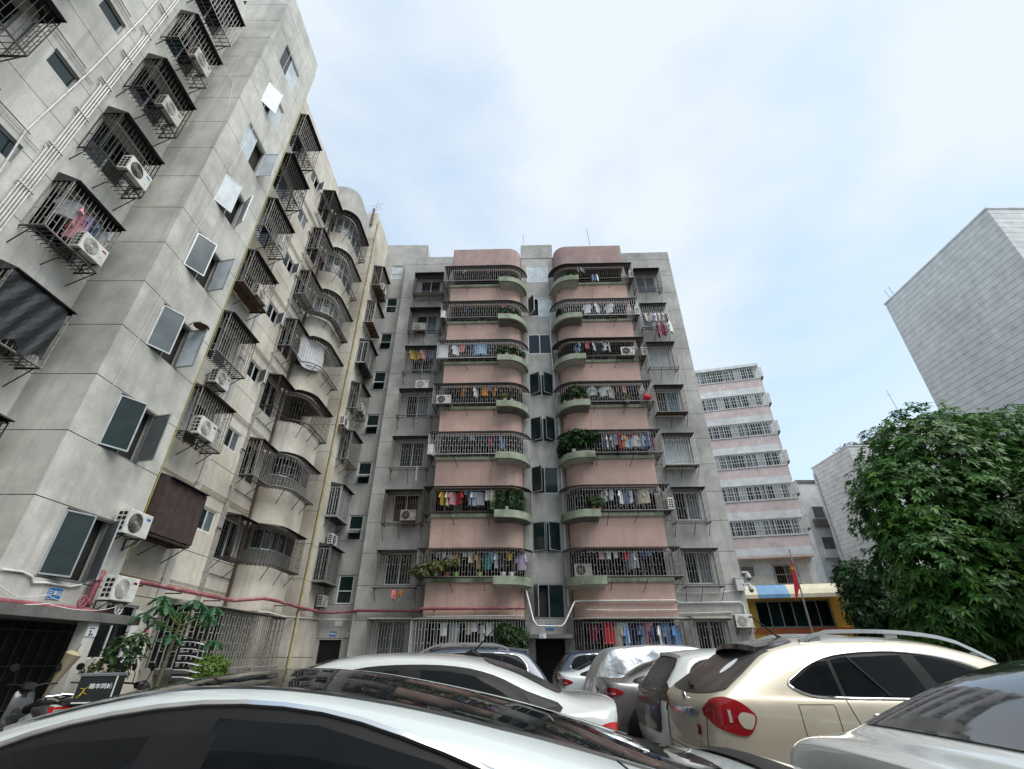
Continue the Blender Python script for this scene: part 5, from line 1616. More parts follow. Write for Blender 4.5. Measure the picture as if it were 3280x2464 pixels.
def car(kind, name, label, cat, loc, rz, paint_, opt=(), group=None):
    fx = (fx_short if 'short' in opt else fx_deck) if kind == 'sedan' else (lambda x: x)
    b = Body(kind, fx if kind == 'sedan' else None)
    if kind == 'sedan':
        _hit = b.hit
        b.hit = lambda plane, a, c: _hit(plane, fx(a) if plane in 'LRT' else a, c)
    r = root(name, label, cat, loc, R(rz), group)
    suv = kind in ('suv', 'hatch')
    L_ = 4.58 if suv else 4.66
    obj('body', b.me, paint_, r)
    for sgn, pl in ((1, 'L'), (-1, 'R')):
        if suv:
            if 'gold' in opt:
                qw = smooth_poly([(.88, 1.21), (1.04, 1.13), (1.30, 1.115), (1.30, 1.44), (1.16, 1.385), (1.0, 1.29)], 4, (2, 1))
                frame = [(.85, 1.21), (1.02, 1.115), (1.35, 1.095), (2.0, 1.085), (3.10, 1.075), (2.80, 1.31), (2.5, 1.43), (2.1, 1.495), (1.75, 1.50), (1.38, 1.465), (1.12, 1.385), (.95, 1.29)]
            else:
                qw = smooth_poly([(.55, 1.19), (.66, 1.12), (1.03, 1.10), (1.03, 1.49), (.80, 1.46), (.62, 1.34)], 4, (2, 1))
                frame = [(.52, 1.20), (.63, 1.105), (1.1, 1.085), (2.0, 1.07), (3.05, 1.06), (2.75, 1.33), (2.42, 1.47), (2.0, 1.525), (1.5, 1.53), (1.1, 1.515), (.76, 1.48), (.58, 1.36)]
            rear = [(1.06, 1.10), (1.93, 1.085), (1.86, 1.50), (1.5, 1.51), (1.22, 1.49), (1.06, 1.465)]
            frnt = [(2.02, 1.08), (2.92, 1.075), (2.66, 1.33), (2.40, 1.45), (2.1, 1.50), (1.95, 1.505)]
            if 'gold' in opt:
                rear = [(1.34, 1.115), (2.15, 1.105), (2.05, 1.475), (1.75, 1.48), (1.50, 1.455), (1.34, 1.42)]
                frnt = [(2.24, 1.10), (3.00, 1.09), (2.76, 1.29), (2.5, 1.40), (2.25, 1.455), (2.14, 1.465)]
            gaps = [[(1.02, 1.09), (1.04, .95), (1.18, .60), (1.32, .45)], [(1.98, 1.08), (2.0, .70), (2.0, .40)]]
            if 'gold' in opt:
                gaps = [[(1.32, 1.09), (1.34, .98), (1.46, .62), (1.52, .45)], [(2.2, 1.08), (2.2, .70), (2.2, .40)]]
            pill = [(1.86, 1.09), (2.06, 1.09), (1.97, 1.50), (1.84, 1.50)]
            if 'gold' in opt:
                pill = [(2.12, 1.105), (2.28, 1.10), (2.16, 1.47), (2.03, 1.475)]
        else:
            fb = kind == 'fastback'
            z0 = 1.00
            rear = [(1.08, 1.04), (2.02, 1.015), (1.98, 1.325), (1.75, 1.315), (1.42, 1.26), (1.20, 1.17)]
            frnt = [(2.12, 1.01), (3.08, 1.00), (2.86, 1.14), (2.62, 1.26), (2.4, 1.305), (2.10, 1.325)]
            if fb:
                rear = [(1.00, 1.05), (2.02, 1.02), (1.98, 1.362), (1.7, 1.345), (1.35, 1.26), (1.12, 1.15)]
            qw = [(.84, 1.075), (1.04, 1.055), (1.14, 1.17), (1.05, 1.15)] if not fb else [(.62, 1.08), (.97, 1.06), (1.08, 1.155), (.95, 1.14)]
            frame = [(.78, 1.07), (1.08, 1.02), (2.0, 1.0), (3.2, .985), (2.90, 1.155), (2.64, 1.285), (2.4, 1.345), (2.05, 1.365), (1.7, 1.352), (1.38, 1.29), (1.1, 1.18)]
            if fb:
                frame = [(.56, 1.08), (1.0, 1.03), (2.0, 1.0), (3.2, .985), (2.90, 1.12), (2.64, 1.26), (2.4, 1.345), (2.05, 1.393), (1.7, 1.374), (1.35, 1.288), (1.0, 1.17)]
            gaps = [[(1.06, 1.03), (1.04, .85), (1.10, .60), (1.22, .45)], [(2.06, 1.01), (2.08, .70), (2.06, .35)]]
            pill = [(1.98, 1.03), (2.16, 1.02), (2.14, 1.325), (1.96, 1.33)]
        fr_ = obj('window_frame', b.patch(pl, smooth_poly(frame, 3, (3,)) if not suv else smooth_poly(frame, 3, (4,)), 0.0035, 2), 'black_plastic', r)
        for nm, poly in (('side_window', rear), ('side_window', frnt), ('quarter_window', qw)):
            obj(nm, b.patch(pl, poly, 0.007, 2), 'car_glass', r)
        obj('pillar_trim', b.patch(pl, pill, 0.0085, 1), 'black_plastic', r)
        if suv:
            obj('divider', b.line(pl, [(1.50, 1.45), (1.74, 1.115)] if 'gold' in opt else [(1.22, 1.49), (1.50, 1.10)], 0.014, off=0.008), 'black_plastic', r)
        if 'chrome' in opt:
            obj('chrome_trim', b.line(pl, smooth_poly(frame, 3, (3,) if not suv else (4,)), 0.0125, 6, True, 0.004, 2), 'chrome', r)
        for g_ in gaps:
            obj('panel_gap', b.line(pl, g_, 0.0045, 4, dens=8), 'ink_black', r)
        for xh in ((1.18, .93), (2.15, .91)) if not suv else ((1.22 + .3 * ('gold' in opt), .96), (2.12 + .25 * ('gold' in opt), .95)):
            obj('door_handle', b.line(pl, [(xh[0], xh[1]), (xh[0] + .19, xh[1])], 0.015, 6, off=0.012), 'chrome' if 'chrome' in opt else paint_, r)
        if 'cap' in opt:
            cx, cz = 1.03, .88
            sq = smooth_poly([(cx - .16, cz + .16), (cx + .14, cz + .17), (cx + .18, cz - .14), (cx - .10, cz - .17)], 5)
            sq = [(cx + max(-.165, min(.165, (x - cx) * 1.12)), cz + max(-.165, min(.165, (z - cz) * 1.12))) for x, z in sq]
            obj('fuel_flap_gap', b.line(pl, sq, 0.004, 4, True, 0, 2), 'ink_black', r)
        for xw in (.88 + (.12 if 'gold' in opt else 0), 3.62 if not suv else 3.58):
            rr = .33 if not suv else .36
            arch = [(xw + (rr + .05) * math.cos(R(a)), max(.27, rr + (rr + .05) * math.sin(R(a)))) for a in range(-20, 201, 20)]
            obj('wheel_arch_shade', b.patch(pl, arch, 0.004, 1), 'rubber', r)  # flat dark patch for the shade of an arch that is not cut
            wheel(r, xw, sgn * (.84 if not suv else .87), rr)
        mx_ = 2.98 if not suv else 2.92
        zz = 1.0 if not suv else 1.1
        mm = MB().lathe([(0.02, -0.09), (0.09, -0.06), (0.11, 0.0), (0.09, 0.07), (0.02, 0.10)], 10, (mx_, sgn * 1.0, zz + 0.05), 'y')
        obj('door_mirror', mm.mesh('m', 60), paint_, r)
    # glass front and rear, roof panel
    if suv:
        wy = .66
        rearg = smooth_poly([(-.72, 1.14), (0, 1.10), (.72, 1.14), (.77, 1.22), (.66, 1.46), (.60, 1.52), (0, 1.55), (-.60, 1.52), (-.66, 1.46), (-.77, 1.22)], 3) if 'gold' in opt else smooth_poly([(-.60, 1.10), (0, 1.06), (.60, 1.10), (.66, 1.22), (.54, 1.46), (.50, 1.50), (0, 1.53), (-.50, 1.50), (-.54, 1.46), (-.66, 1.22)], 3)
        obj('rear_window', b.patch('B', rearg, 0.006, 2), 'car_glass_dusty', r)
        obj('windscreen', b.patch('T', smooth_poly([(2.62, 0), (2.58, .56), (3.0, .66), (3.45, .66), (3.62, .4), (3.66, 0), (3.62, -.4), (3.45, -.66), (3.0, -.66), (2.58, -.56)], 3), 0.006, 2), 'car_glass', r)
    elif kind == 'sedan':
        obj('rear_window', b.patch('T', smooth_poly([(.70, 0), (.74, .45), (.84, .63), (1.15, .56), (1.44, .50), (1.50, 0), (1.44, -.50), (1.15, -.56), (.84, -.63), (.74, -.45)], 3), 0.006, 3), 'car_glass_dusty' if 'dusty' in opt else ('rear_glass_clear' if 'clear' in opt else 'car_glass'), r)
        obj('windscreen', b.patch('T', smooth_poly([(2.80, 0), (2.74, .52), (3.1, .62), (3.55, .64), (3.68, .4), (3.72, 0), (3.68, -.4), (3.55, -.64), (3.1, -.62), (2.74, -.52)], 3), 0.006, 2), 'car_glass', r)
    else:
        obj('windscreen', b.patch('T', smooth_poly([(2.80, 0), (2.74, .52), (3.1, .62), (3.55, .64), (3.68, .4), (3.72, 0), (3.68, -.4), (3.55, -.64), (3.1, -.62), (2.74, -.52)], 3), 0.006, 2), 'car_glass', r)
        obj('roof_panel', b.patch('T', smooth_poly([(.40, 0), (.46, .36), (.60, .50), (1.2, .57), (2.0, .57), (2.70, .54), (2.78, 0), (2.70, -.54), (2.0, -.57), (1.2, -.57), (.60, -.50), (.46, -.36)], 4), 0.006, 3), 'car_glass', r)
        for sgn in (1, -1):
            obj('roof_trim', b.line('T', [(.62, .51 * sgn), (1.2, .577 * sgn), (2.0, .577 * sgn), (2.70, .547 * sgn)], 0.007, 5, off=0.003), 'chrome', r)
            obj('panel_gap', b.line('T', [(.86, .54 * sgn), (.80, .72 * sgn)], 0.005, 4, dens=10), 'ink_black', r)
        obj('tail_spoiler', b.patch('T', smooth_poly([(.10, 0), (.14, .5), (.22, .66), (.30, .55), (.24, 0), (.30, -.55), (.22, -.66), (.14, -.5)], 3), 0.012, 2), 'black_plastic', r)
    # lamps
    for sgn in (1, -1):
        if 'gold' in opt:
            side = 'L' if sgn > 0 else 'R'
            outer = smooth_poly([(.10, 1.05), (.20, 1.10), (.33, 1.07), (.42, 1.0), (.455, .945), (.42, .865), (.36, .805), (.29, .80), (.20, .825), (.10, .88)], 4)
            obj('lamp_surround', b.patch(side, smooth_poly([(.29, .93), (.33, .98), (.41, .97), (.44, .945), (.415, .88), (.38, .85), (.32, .865)], 4), 0.016, 2), paint_, r)
            obj('tail_light', b.patch(side, outer, 0.012, 2), 'lamp_red', r)
            obj('lamp_band', b.patch(side, [(.215, 1.0), (.24, 1.0), (.24, .90), (.215, .90)], 0.016, 1), 'lamp_clear', r)
            inner = [(sgn * .80, 1.05), (sgn * .72, 1.04), (sgn * .62, .985), (sgn * .64, .94), (sgn * .80, .89)]
            obj('tail_light', b.patch('B', inner, 0.010, 2), 'lamp_red', r)
        elif 'nolamp' in opt:
            side = 'L' if sgn > 0 else 'R'
            obj('tail_light', b.patch(side, [(.08, 1.30), (.26, 1.34), (.20, .98), (.06, .96)], 0.010, 2), 'paint_black', r)
        elif suv:
            side = 'L' if sgn > 0 else 'R'
            obj('tail_light', b.patch(side, [(.08, 1.02), (.30, 1.04), (.42, .98), (.26, .93), (.08, .92)], 0.010, 2), 'lamp_red', r)
            obj('tail_light', b.patch('B', [(sgn * .80, 1.02), (sgn * .45, 1.0), (sgn * .45, .93), (sgn * .80, .90)], 0.010, 2), 'lamp_bright' if 'white_lamp' in opt else 'lamp_red', r)
        else:
            side = 'L' if sgn > 0 else 'R'
            obj('tail_light', b.patch(side, smooth_poly([(.05, .96), (.22, .975), (.42, .93), (.48, .90), (.26, .86), (.05, .83)], 3), 0.010, 2), 'lamp_red' if 'darklamp' in opt else 'lamp_bright', r)
            obj('tail_light', b.patch('B', [(sgn * .79, .95), (sgn * .50, .94), (sgn * .46, .90), (sgn * .50, .84), (sgn * .79, .82)], 0.010, 2), 'lamp_red', r)
            obj('lamp_band', b.patch(side, [(.06, .90), (.24, .90), (.24, .875), (.06, .87)], 0.014, 1), 'lamp_clear', r)
        hz = .80 if suv else .68
        obj('headlight', b.patch('F', [(sgn * .72, hz + .02), (sgn * .45, hz), (sgn * .45, hz - .10), (sgn * .70, hz - .08)], 0.008, 1), 'lamp_clear', r)
    zp = .80 if suv else .70
    pl_ = b.patch('B', [(-.22, zp + .07), (.22, zp + .07), (.22, zp - .07), (-.22, zp - .07)], 0.012, 1)
    if 'noplate' not in opt:
        obj('licence_plate', pl_, 'sign_blue', r)
    obj('panel_gap', b.line('B', [(-.70, .60), (.70, .60)], 0.005, 4, dens=10), 'ink_black', r)
    if suv:
        for sgn in (1, -1):
            obj('panel_gap', b.line('B', [(sgn * .70, 1.08), (sgn * .68, .80), (sgn * .66, .60)], 0.005, 4), 'ink_black', r)
        # roof spoiler over the rear glass
        sp_ = MB()
        n_ = 10
        top = []
        for i in range(n_ + 1):
            y = -.58 + 1.16 * i / n_
            k_ = 1 - abs(y / .58) ** 3
            gd = .26 if 'gold' in opt else 0
            p, nn = b.hit('T', .86 + gd, y)
            e = .30 - .06 * k_ + .05 + gd * .8
            zz = b.hit('T', .62 + gd, y)[0].z - .0
            sp_.v += [tuple(p + Vector((0, 0, .003))), (e + .18, y * 1.0, zz - .02 + .012), (e + .16, y, zz - .06), (p.x - .06, y, p.z - .10)]
        for i in range(n_):
            a = 4 * i
            for q in range(4):
                sp_.f.append((a + q, a + 4 + q, a + 4 + (q + 1) % 4, a + (q + 1) % 4))
        sp_.f += [(0, 1, 2, 3), (4 * n_ + 3, 4 * n_ + 2, 4 * n_ + 1, 4 * n_)]
        obj('roof_spoiler', sp_.mesh('roof_spoiler', 35), 'paint_black' if 'gold' in opt else paint_, r)
        if 'rails' in opt:
            for sgn in (1, -1):
                pts = []
                for i in range(13):
                    x = .90 + (.28 if 'gold' in opt else 0) + 1.90 * i / 12
                    p, nn = b.hit('T', x, sgn * .60)
                    h = .075 * min(1, i / 1.6, (12 - i) / 2.2)
                    pts.append(p + Vector((0, 0, h + .004)))
                m = MB()
                o0 = 0
                for p in pts:
                    m.v += [(p.x, p.y - .024, p.z - .016), (p.x, p.y + .024, p.z - .016), (p.x, p.y + .018, p.z + .022), (p.x, p.y - .018, p.z + .022)]
                for i in range(12):
                    a = 4 * i
                    for q in range(4):
                        m.f.append((a + q, a + 4 + q, a + 4 + (q + 1) % 4, a + (q + 1) % 4))
                m.f += [(0, 1, 2, 3), (51, 50, 49, 48)]
                o_ = obj('roof_rail', m.mesh('roof_rail', 40), 'paint_silver', r)
                for i in (1, 6, 11):
                    p = pts[i]
                    obj('rail_foot', MB().box(p.x - .06, p.x + .06, p.y - .014, p.y + .014, p.z - .06, p.z - .008), 'paint_silver', o_)
        p, nn = b.hit('T', 1.22 if 'gold' in opt else 1.0, -.12 if 'gold' in opt else .1)
        if 'aerial' in opt:
            obj('aerial', MB().tube([p, p + Vector((-.04, 0, .03)), p + Vector((-.28, .0, .24))], [.022, .012, .006], 6), 'black_plastic', r)
    elif 'aerial' in opt:
        p, nn = b.hit('T', 1.62, 0)
        obj('aerial_base', MB().tube([p + Vector((.10, 0, -.01)), p + Vector((0, 0, .03)), p + Vector((-.08, 0, .0))], [.02, .03, .02], 8), 'black_plastic', r)
        obj('aerial', MB().tube([p + Vector((.0, 0, .02)), p + Vector((-.24, 0, .25))], [.010, .005], 6), 'black_plastic', r)
    return r, b

carA, bA = car('fastback', 'fastback_car', 'white fastback car with a shiny black glass roof reflecting the flats', 'car', (1.17, 2.30, GZ), 180, 'paint_white', ('chrome',))
carA.scale = (1, 1, 0.955)
carB, bB = car('sedan', 'sedan_car', 'white saloon with a stub aerial parked behind the black roofed fastback', 'car', (0.90, 5.45, GZ), 180, 'paint_pearl', ('aerial', 'dusty'))
carB.scale = (1, 1, 1.02)
carC, bC = car('suv', 'suv_car', 'dark blue off-roader with silver roof rails, nose to the wing', 'car', (0.84, 12.0, GZ), 180, 'paint_navy', ('chrome', 'rails', 'white_lamp'))
carD, bD = car('suv', 'suv_car', 'dark blue off-roader without rails behind the foil covered car', 'car', (1.20, 16.9, GZ), 0, 'paint_navy', ('chrome',))
carE, bE = car('sedan', 'sedan_car', 'white saloon boot squeezed between the foil cover and the dark off-roaders', 'car', (1.22, 14.7, GZ), 0, 'paint_white', ('darklamp',))
carG, bG = car('sedan', 'sedan_car', 'bronze grey saloon with a blue plate beside the foil covered car', 'car', (1.68, 10.8, GZ), 0, 'paint_grey', ('darklamp', 'dusty'))
carH, bH = car('suv', 'hatchback_car', 'white hatchback with a dusty black tailgate beside the gold off-roader', 'car', (2.0, 8.75, GZ), 0, 'paint_pearl', ('nolamp', 'noplate'))
carH.scale = (1, 1, 0.95)
carJ, bJ = car('hatch', 'gold_suv_car', 'champagne gold off-roader with silver roof rails and big red tail lamps', 'car', (1.88, 6.50, GZ), 0, 'paint_gold', ('gold', 'chrome', 'rails', 'aerial', 'cap', 'noplate'))
carJ.scale = (1.08, 1, 1.0)
carI, bI = car('sedan', 'silver_sedan_car', 'pale silver saloon with a big reflecting rear window beside the gold off-roader', 'car', (1.26, 2.0, GZ), 0, 'paint_pearl', ('clear', 'short'))
carI.scale = (1, 1, 1.03)
carK, bK = car('suv', 'suv_car', 'white off-roader parked beyond the nose of the gold one', 'car', (9.2, 9.0, GZ), 0, 'paint_white', ())
obj('spoiler_top', bJ.patch('T', smooth_poly([(.72, 0), (.74, .45), (.82, .62), (1.0, .62), (1.13, .52), (1.16, 0), (1.13, -.52), (1.0, -.62), (.82, -.62), (.74, -.45)], 3), 0.008, 2), 'paint_black', carJ)
# dark tailgate skin on the white hatchback
obj('tailgate_skin', bH.patch('B', smooth_poly([(-.72, 1.12), (-.74, .62), (-.4, .58), (.4, .58), (.74, .62), (.72, 1.12), (.56, 1.50), (0, 1.54), (-.56, 1.50)], 3), 0.005, 2), 'paint_black', carH)
# badge, handle strip, wiper and stickers on the gold tailgate
p, n = bJ.hit('B', 0.02, 1.05)
m = MB().lathe([(0.028, 0.0), (0.062, 0.0), (0.066, 0.008), (0.060, 0.014)], 20, (0, 0, 0), 'x')
o_ = obj('badge', MB().tube([(p.x - .004, p.y + .058 * math.cos(R(a)), p.z + .058 * math.sin(R(a))) for a in range(0, 361, 20)], 0.008, 6).mesh('badge', 60), 'chrome', carJ)
obj('badge_face', MB().lathe([(0.054, -0.002), (0.03, -0.008), (0.005, -0.009)], 18, (p.x, p.y, p.z), 'x'), 'paint_navy', o_)
obj('handle_strip', bJ.patch('B', smooth_poly([(-.46, .965), (0, .955), (.46, .965), (.44, .915), (.05, .90), (-.44, .915)], 3), 0.020, 2), 'chrome', carJ)
for dz, h_ in ((.60, 0),):
    p, n = bJ.hit('B', -.50, .74)
t_ = obj('badge_lettering', text_mesh('1.7S', 0.055, bold=0.001), 'chrome', carJ)
p, n = bJ.hit('B', -.52, .70)
t_.rotation_euler = (R(90), 0, R(-90)); t_.location = p + n * 0.006
t_ = obj('red_sticker', text_mesh('龙', 0.10, bold=0.004), 'lamp_red', carJ)
p, n = bJ.hit('B', -.50, .80)
t_.rotation_euler = (R(90), 0, R(-90)); t_.location = p + n * 0.006
p0, n0 = bJ.hit('B', 0.0, 1.14)
p1, n1 = bJ.hit('B', .34, 1.19)
obj('rear_wiper', MB().tube([p0 + n0 * .02, (p0 + p1) / 2 + n0 * .035, p1 + n1 * .02], [.022, .012, .008], 6), 'black_plastic', carJ)
obj('window_sticker', bJ.patch('B', [(-.30 + .085 * math.cos(R(a)), 1.36 + .07 * math.sin(R(a))) for a in range(0, 360, 24)], 0.009, 1), 'sign_white', carJ)
# car under a foil cover
S = stations('suv')
cv = MB()
rows_, cols_ = 46, 40
bC_ = bD.bvh
def cover_pt(u, v):
    """u along the car, v across from sill to sill over the roof"""
    x = -0.12 + 4.85 * u
    a = -1 + 2 * v
    yy = a * 1.02
    top = bC_.ray_cast(Vector((min(max(x, .30), 4.3), max(-.66, min(.66, yy * .7)), 4)), Vector((0, 0, -1)))
    zt = (top[0].z if top[0] else 1.0) + .03
    endf = min(1, max(0, (x + .12) / .42)) * min(1, max(0, (4.73 - x) / .42))
    f = max(0, (abs(a) - .62) / .38)
    z = zt * (1 - f ** 1.5) + .16 * f ** 1.5
    z = z * endf ** .55 + .14 * (1 - endf ** .55)
    fold = math.sin(x * 15 + 5 * a) * .055 * f + math.sin(x * 5.3 + a * 7) * .03 * math.sin(a * 4 + x) + math.sin(a * 9 + x * 6) * .02 * (1 - endf) + .014 * math.sin(x * 9) * math.sin(a * 11)
    y = math.copysign((abs(yy) if abs(a) < .62 else .64 + (abs(a) - .62) * .95), a) + fold * (1 if a > 0 else -1)
    return (x + fold * .8, y, z + fold * .35)
for i in range(rows_ + 1):
    for j in range(cols_ + 1):
        cv.v.append(cover_pt(i / rows_, j / cols_))
for i in range(rows_):
    for j in range(cols_):
        q = i * (cols_ + 1) + j
        cv.f.append((q, q + cols_ + 1, q + cols_ + 2, q + 1))
cvo = root('covered_car', 'car hidden under a crumpled silver foil cover', 'car', (1.66, 12.8, GZ), 0)
obj('foil_cover', cv.mesh('foil_cover', 70), 'foil_cover', cvo)
for x_ in (.88, 3.58):
    for s_ in (-1, 1):
        wheel(cvo, x_, s_ * .78, .35)
# ------------------------------------------------------------------ air conditioners
def ac_proto(mat, fan_dark):
    r = root('air_conditioner', 'x', 'air conditioner')
    w, d, h = 0.40, 0.27, 0.54
    m = MB()
    e = 0.012
    m.add([(-w, 0, e), (w, 0, e), (w, 0, h - e), (-w, 0, h - e), (-w + e, -d, e), (w - e, -d, e), (w - e, -d, h - e), (-w + e, -d, h - e),
           (-w + e, -e, h), (w - e, -e, h), (w - e, -d + e, h), (-w + e, -d + e, h), (-w + e, -e, 0), (w - e, -e, 0), (w - e, -d + e, 0), (-w + e, -d + e, 0)],
          [(3, 2, 1, 0), (4, 5, 6, 7), (8, 11, 10, 9), (12, 13, 14, 15), (0, 4, 7, 3), (1, 2, 6, 5), (3, 7, 11, 8), (2, 9, 10, 6), (3, 8, 9, 2), (7, 6, 10, 11), (0, 12, 15, 4), (1, 5, 14, 13), (0, 1, 13, 12), (4, 15, 14, 5)])
    obj('casing', m, mat, r)
    g = MB()
    cx, cz = -0.11, h / 2
    g.lathe([(0.205, -0.001), (0.215, -0.010), (0.195, -0.012)], 24, (cx, -d, cz), 'y')
    c = obj('fan_disc', g, 'black_plastic' if fan_dark else 'steel_grey', r)
    q = MB()
    for k, rr in enumerate((0.05, 0.085, 0.12, 0.155, 0.19)):
        q.tube([(cx + rr * math.cos(R(a)), -d - 0.016, cz + rr * math.sin(R(a))) for a in range(0, 361, 24)], 0.004, 4, False)
    for a in range(0, 180, 30):
        q.bar((cx + 0.2 * math.cos(R(a)), -d - 0.014, cz + 0.2 * math.sin(R(a))), (cx - 0.2 * math.cos(R(a)), -d - 0.014, cz - 0.2 * math.sin(R(a))), 0.005)
    q.lathe([(0.035, -0.014), (0.03, -0.022)], 10, (cx, -d, cz), 'y')
    obj('fan_grille', q, 'steel_grey' if fan_dark else mat, c, 'stuff')
    v = MB()
    for i in range(4):
        for j in range(2):
            v.box(-w - 0.003, -w + 0.002, -0.23 + j * 0.11, -0.15 + j * 0.11, 0.07 + i * 0.11, 0.14 + i * 0.11)
    obj('side_louvre', v, 'black_plastic', r, 'stuff')
    obj('brand_plate', MB().box(0.20, 0.33, -d - 0.003, -d, h - 0.14, h - 0.09), 'sign_blue' if fan_dark else 'lamp_red', r)
    b = MB()
    for x in (-0.28, 0.28):
        b.box(x - 0.015, x + 0.015, -d + 0.01, 0.12, -0.03, -0.001)
        b.bar((x, -d + 0.05, -0.03), (x, 0.11, -0.26), 0.02)
        b.box(x - 0.012, x + 0.012, 0.09, 0.118, -0.28, -0.031)
    b.bar((-0.28, -0.1, -0.02), (0.28, -0.1, -0.02), 0.018)
    obj('bracket', b, 'steel_dark', r)
    obj('hose', MB().tube([(w + .01, -0.1, 0.12), (w + 0.10, -0.08, 0.02), (w + 0.09, 0.0, -0.15), (w + 0.02, 0.06, -0.1), (w + .02, 0.11, 0.1)], 0.014, 6), 'pvc_white', r)
    return r
ACP = {}
def ac(loc, rz, label, mat='ac_white', dark=True, s=1.0, cen=False):
    key = (mat, dark)
    if key not in ACP:
        o = ACP[key] = ac_proto(mat, dark)
    else:
        o = copy_tree(ACP[key])
    o['label'] = label
    o['group'] = 'outdoor air conditioner units'
    o.location = cb(*loc) if cen else loc
    o.rotation_euler = (0, 0, R(rz) + (CROT if cen else 0))
    o.scale = (s, s, s)
    return o
ac((-5.42, 22.24, FZ(5) - 0.03), 0, 'cream air conditioner inside the seventh floor cage beside the corner strip', 'ac_cream', False, .92, True)
ac((-4.88, 22.26, HZ(3) + 0.20), 0, 'white air conditioner bracketed to bare wall under the yellow laundry cage', 'ac_white', False, .92, True)
ac((-4.86, 22.24, FZ(1) + 0.0), 0, 'grimy air conditioner in the rusty third floor cage', 'ac_cream', True, .92, True)
ac((-3.50, 21.50, FZ(3) + 0.20), 0, 'white air conditioner with a dark fan perched on the fifth floor pink balcony end', 'ac_white', True, .95, True)
ac((-3.78, 21.55, FZ(5) + 0.22), -90, 'narrow air conditioner turned sideways on the seventh floor pink balcony end', 'ac_white', True, .9, True)
ac((-3.78, 21.55, FZ(2) + 0.22), -90, 'air conditioner turned sideways beside clothes hangers on the fourth floor balcony', 'ac_white', True, .9, True)
ac((-3.70, 21.62, 1.05), -90, 'white air conditioner at the end of the ground floor cage with white towels', 'ac_white', True, .95, True)
ac((6.28, 21.48, FZ(4) + 0.24), 0, 'white air conditioner with a big dark fan on the sixth floor balcony', 'ac_white', True, .95, True)
ac((7.0, 21.56, FZ(6) + 0.22), 90, 'sideways air conditioner on the top floor balcony next to the grey end wall', 'ac_white', True, .9, True)
ac((7.0, 21.56, FZ(5) + 0.22), 90, 'sideways air conditioner on the white barred seventh floor balcony end', 'ac_white', True, .9, True)
ac((7.0, 21.56, FZ(4) + 0.22), 90, 'sideways air conditioner next to the big fan unit on the sixth floor', 'ac_white', True, .9, True)
ac((7.05, 21.56, FZ(1) + 0.22), 90, 'sideways air conditioner on the third floor balcony next to the grey end wall', 'ac_white', True, .95, True)
ac((9.62, 22.26, 2.60), 0, 'white air conditioner on the end wall beside the last ground floor grille', 'ac_white', False, .9, True)
ac((3.1, 21.95, FZ(0) + 0.25), 0, 'dark fan air conditioner behind the second floor bars of the curved balcony', 'ac_cream', True, .95, True)
ac((XP + 0.13, 11.40, 4.02), 90, 'new white air conditioner bracketed to the pier beside the brown netting', 'ac_white', True, 1.02)
ac((XP + 0.40, 11.44, 2.62), 90, 'white air conditioner standing over the entrance slab by the red riser', 'ac_white', False, .92)
ac((XA + 0.48, 8.15, FZ(3) - 0.0), 90, 'white air conditioner with a red label in a near wall cage', 'ac_white', True, .95)
ac((XA + 0.46, 8.2, FZ(2) - 0.0), 90, 'air conditioner under the pink blouse in a near wall cage', 'ac_white', False, .9)
ac((XA + 0.46, 8.05, FZ(5) + 0.0), 90, 'pale air conditioner in the second highest near wall cage', 'ac_cream', False, .9)
ac((XA + 0.46, 8.05, FZ(4) + 0.0), 90, 'air conditioner below a dark canopy in the near wall cage under the topmost pair', 'ac_cream', False, .9)
ac((XB + 0.50, 12.62, FZ(1) + 0.0), 90, 'white air conditioner filling the third floor cage beside the yellow gas pipe', 'ac_white', False, 1.0)
ac((XB + 0.13, 13.1, FZ(2) - 0.78), 90, 'white air conditioner hung on the cream wall below a bare cage', 'ac_white', False, .92)
ac((XB + 0.48, 13.1, FZ(3) + 0.03), 90, 'air conditioner on the boarded cage floor beside the yellow gas pipe', 'ac_cream', False, .9)
ac((XQ + 0.13, 20.98, HZ(2) + 0.10), 90, 'white air conditioner on the end block right beside the yellow downpipe', 'ac_white', True, .85)
ac((XQ + 0.13, 22.3, HZ(0) + 0.30), 90, 'white air conditioner between two glazed cages of the end block', 'ac_white', True, .85)
ac((XQ + 0.13, 22.5, 3.42), 90, 'air conditioner just above the red main in the inner corner', 'ac_cream', False, .85)
ac((XQ + 0.44, 22.2, FZ(6) + 0.06), 90, 'air conditioner in the boarded top cage of the end block', 'ac_white', True, .85)
ac((XQ + 0.44, 22.2, FZ(3) + 0.06), 90, 'air conditioner in the open middle cage of the end block', 'ac_cream', False, .85)

# ------------------------------------------------------------------ laundry
def ftube(m, p0, p1, w0, w1, t, n=10, rows=5, ph=0.0, fold=0.25):
    """flattened cloth tube from p0 to p1 (x,z plane) with soft folds"""
    o = len(m.v)
    p0, p1 = Vector(p0), Vector(p1)
    d = (p1 - p0).normalized()
    s = Vector((d.z, 0, -d.x))
    for i in range(rows + 1):
        q = i / rows
        c = p0.lerp(p1, q)
        w = w0 + (w1 - w0) * q
        for k in range(n):
            a = 2 * math.pi * k / n
            y = math.sin(a) * t * (0.5 + 0.6 * q) + math.sin(math.cos(a) * 5 + ph + q * 2) * t * fold * (0.3 + q)
            m.v.append(tuple(c + s * (math.cos(a) * w / 2) + Vector((0, y, 0))))
    for i in range(rows):
        for k in range(n):
            k2 = (k + 1) % n
            m.f.append((o + i * n + k, o + i * n + k2, o + (i + 1) * n + k2, o + (i + 1) * n + k))
    m.f += [tuple(o + k for k in range(n))[::-1], tuple(o + rows * n + k for k in range(n))]
GM = {}
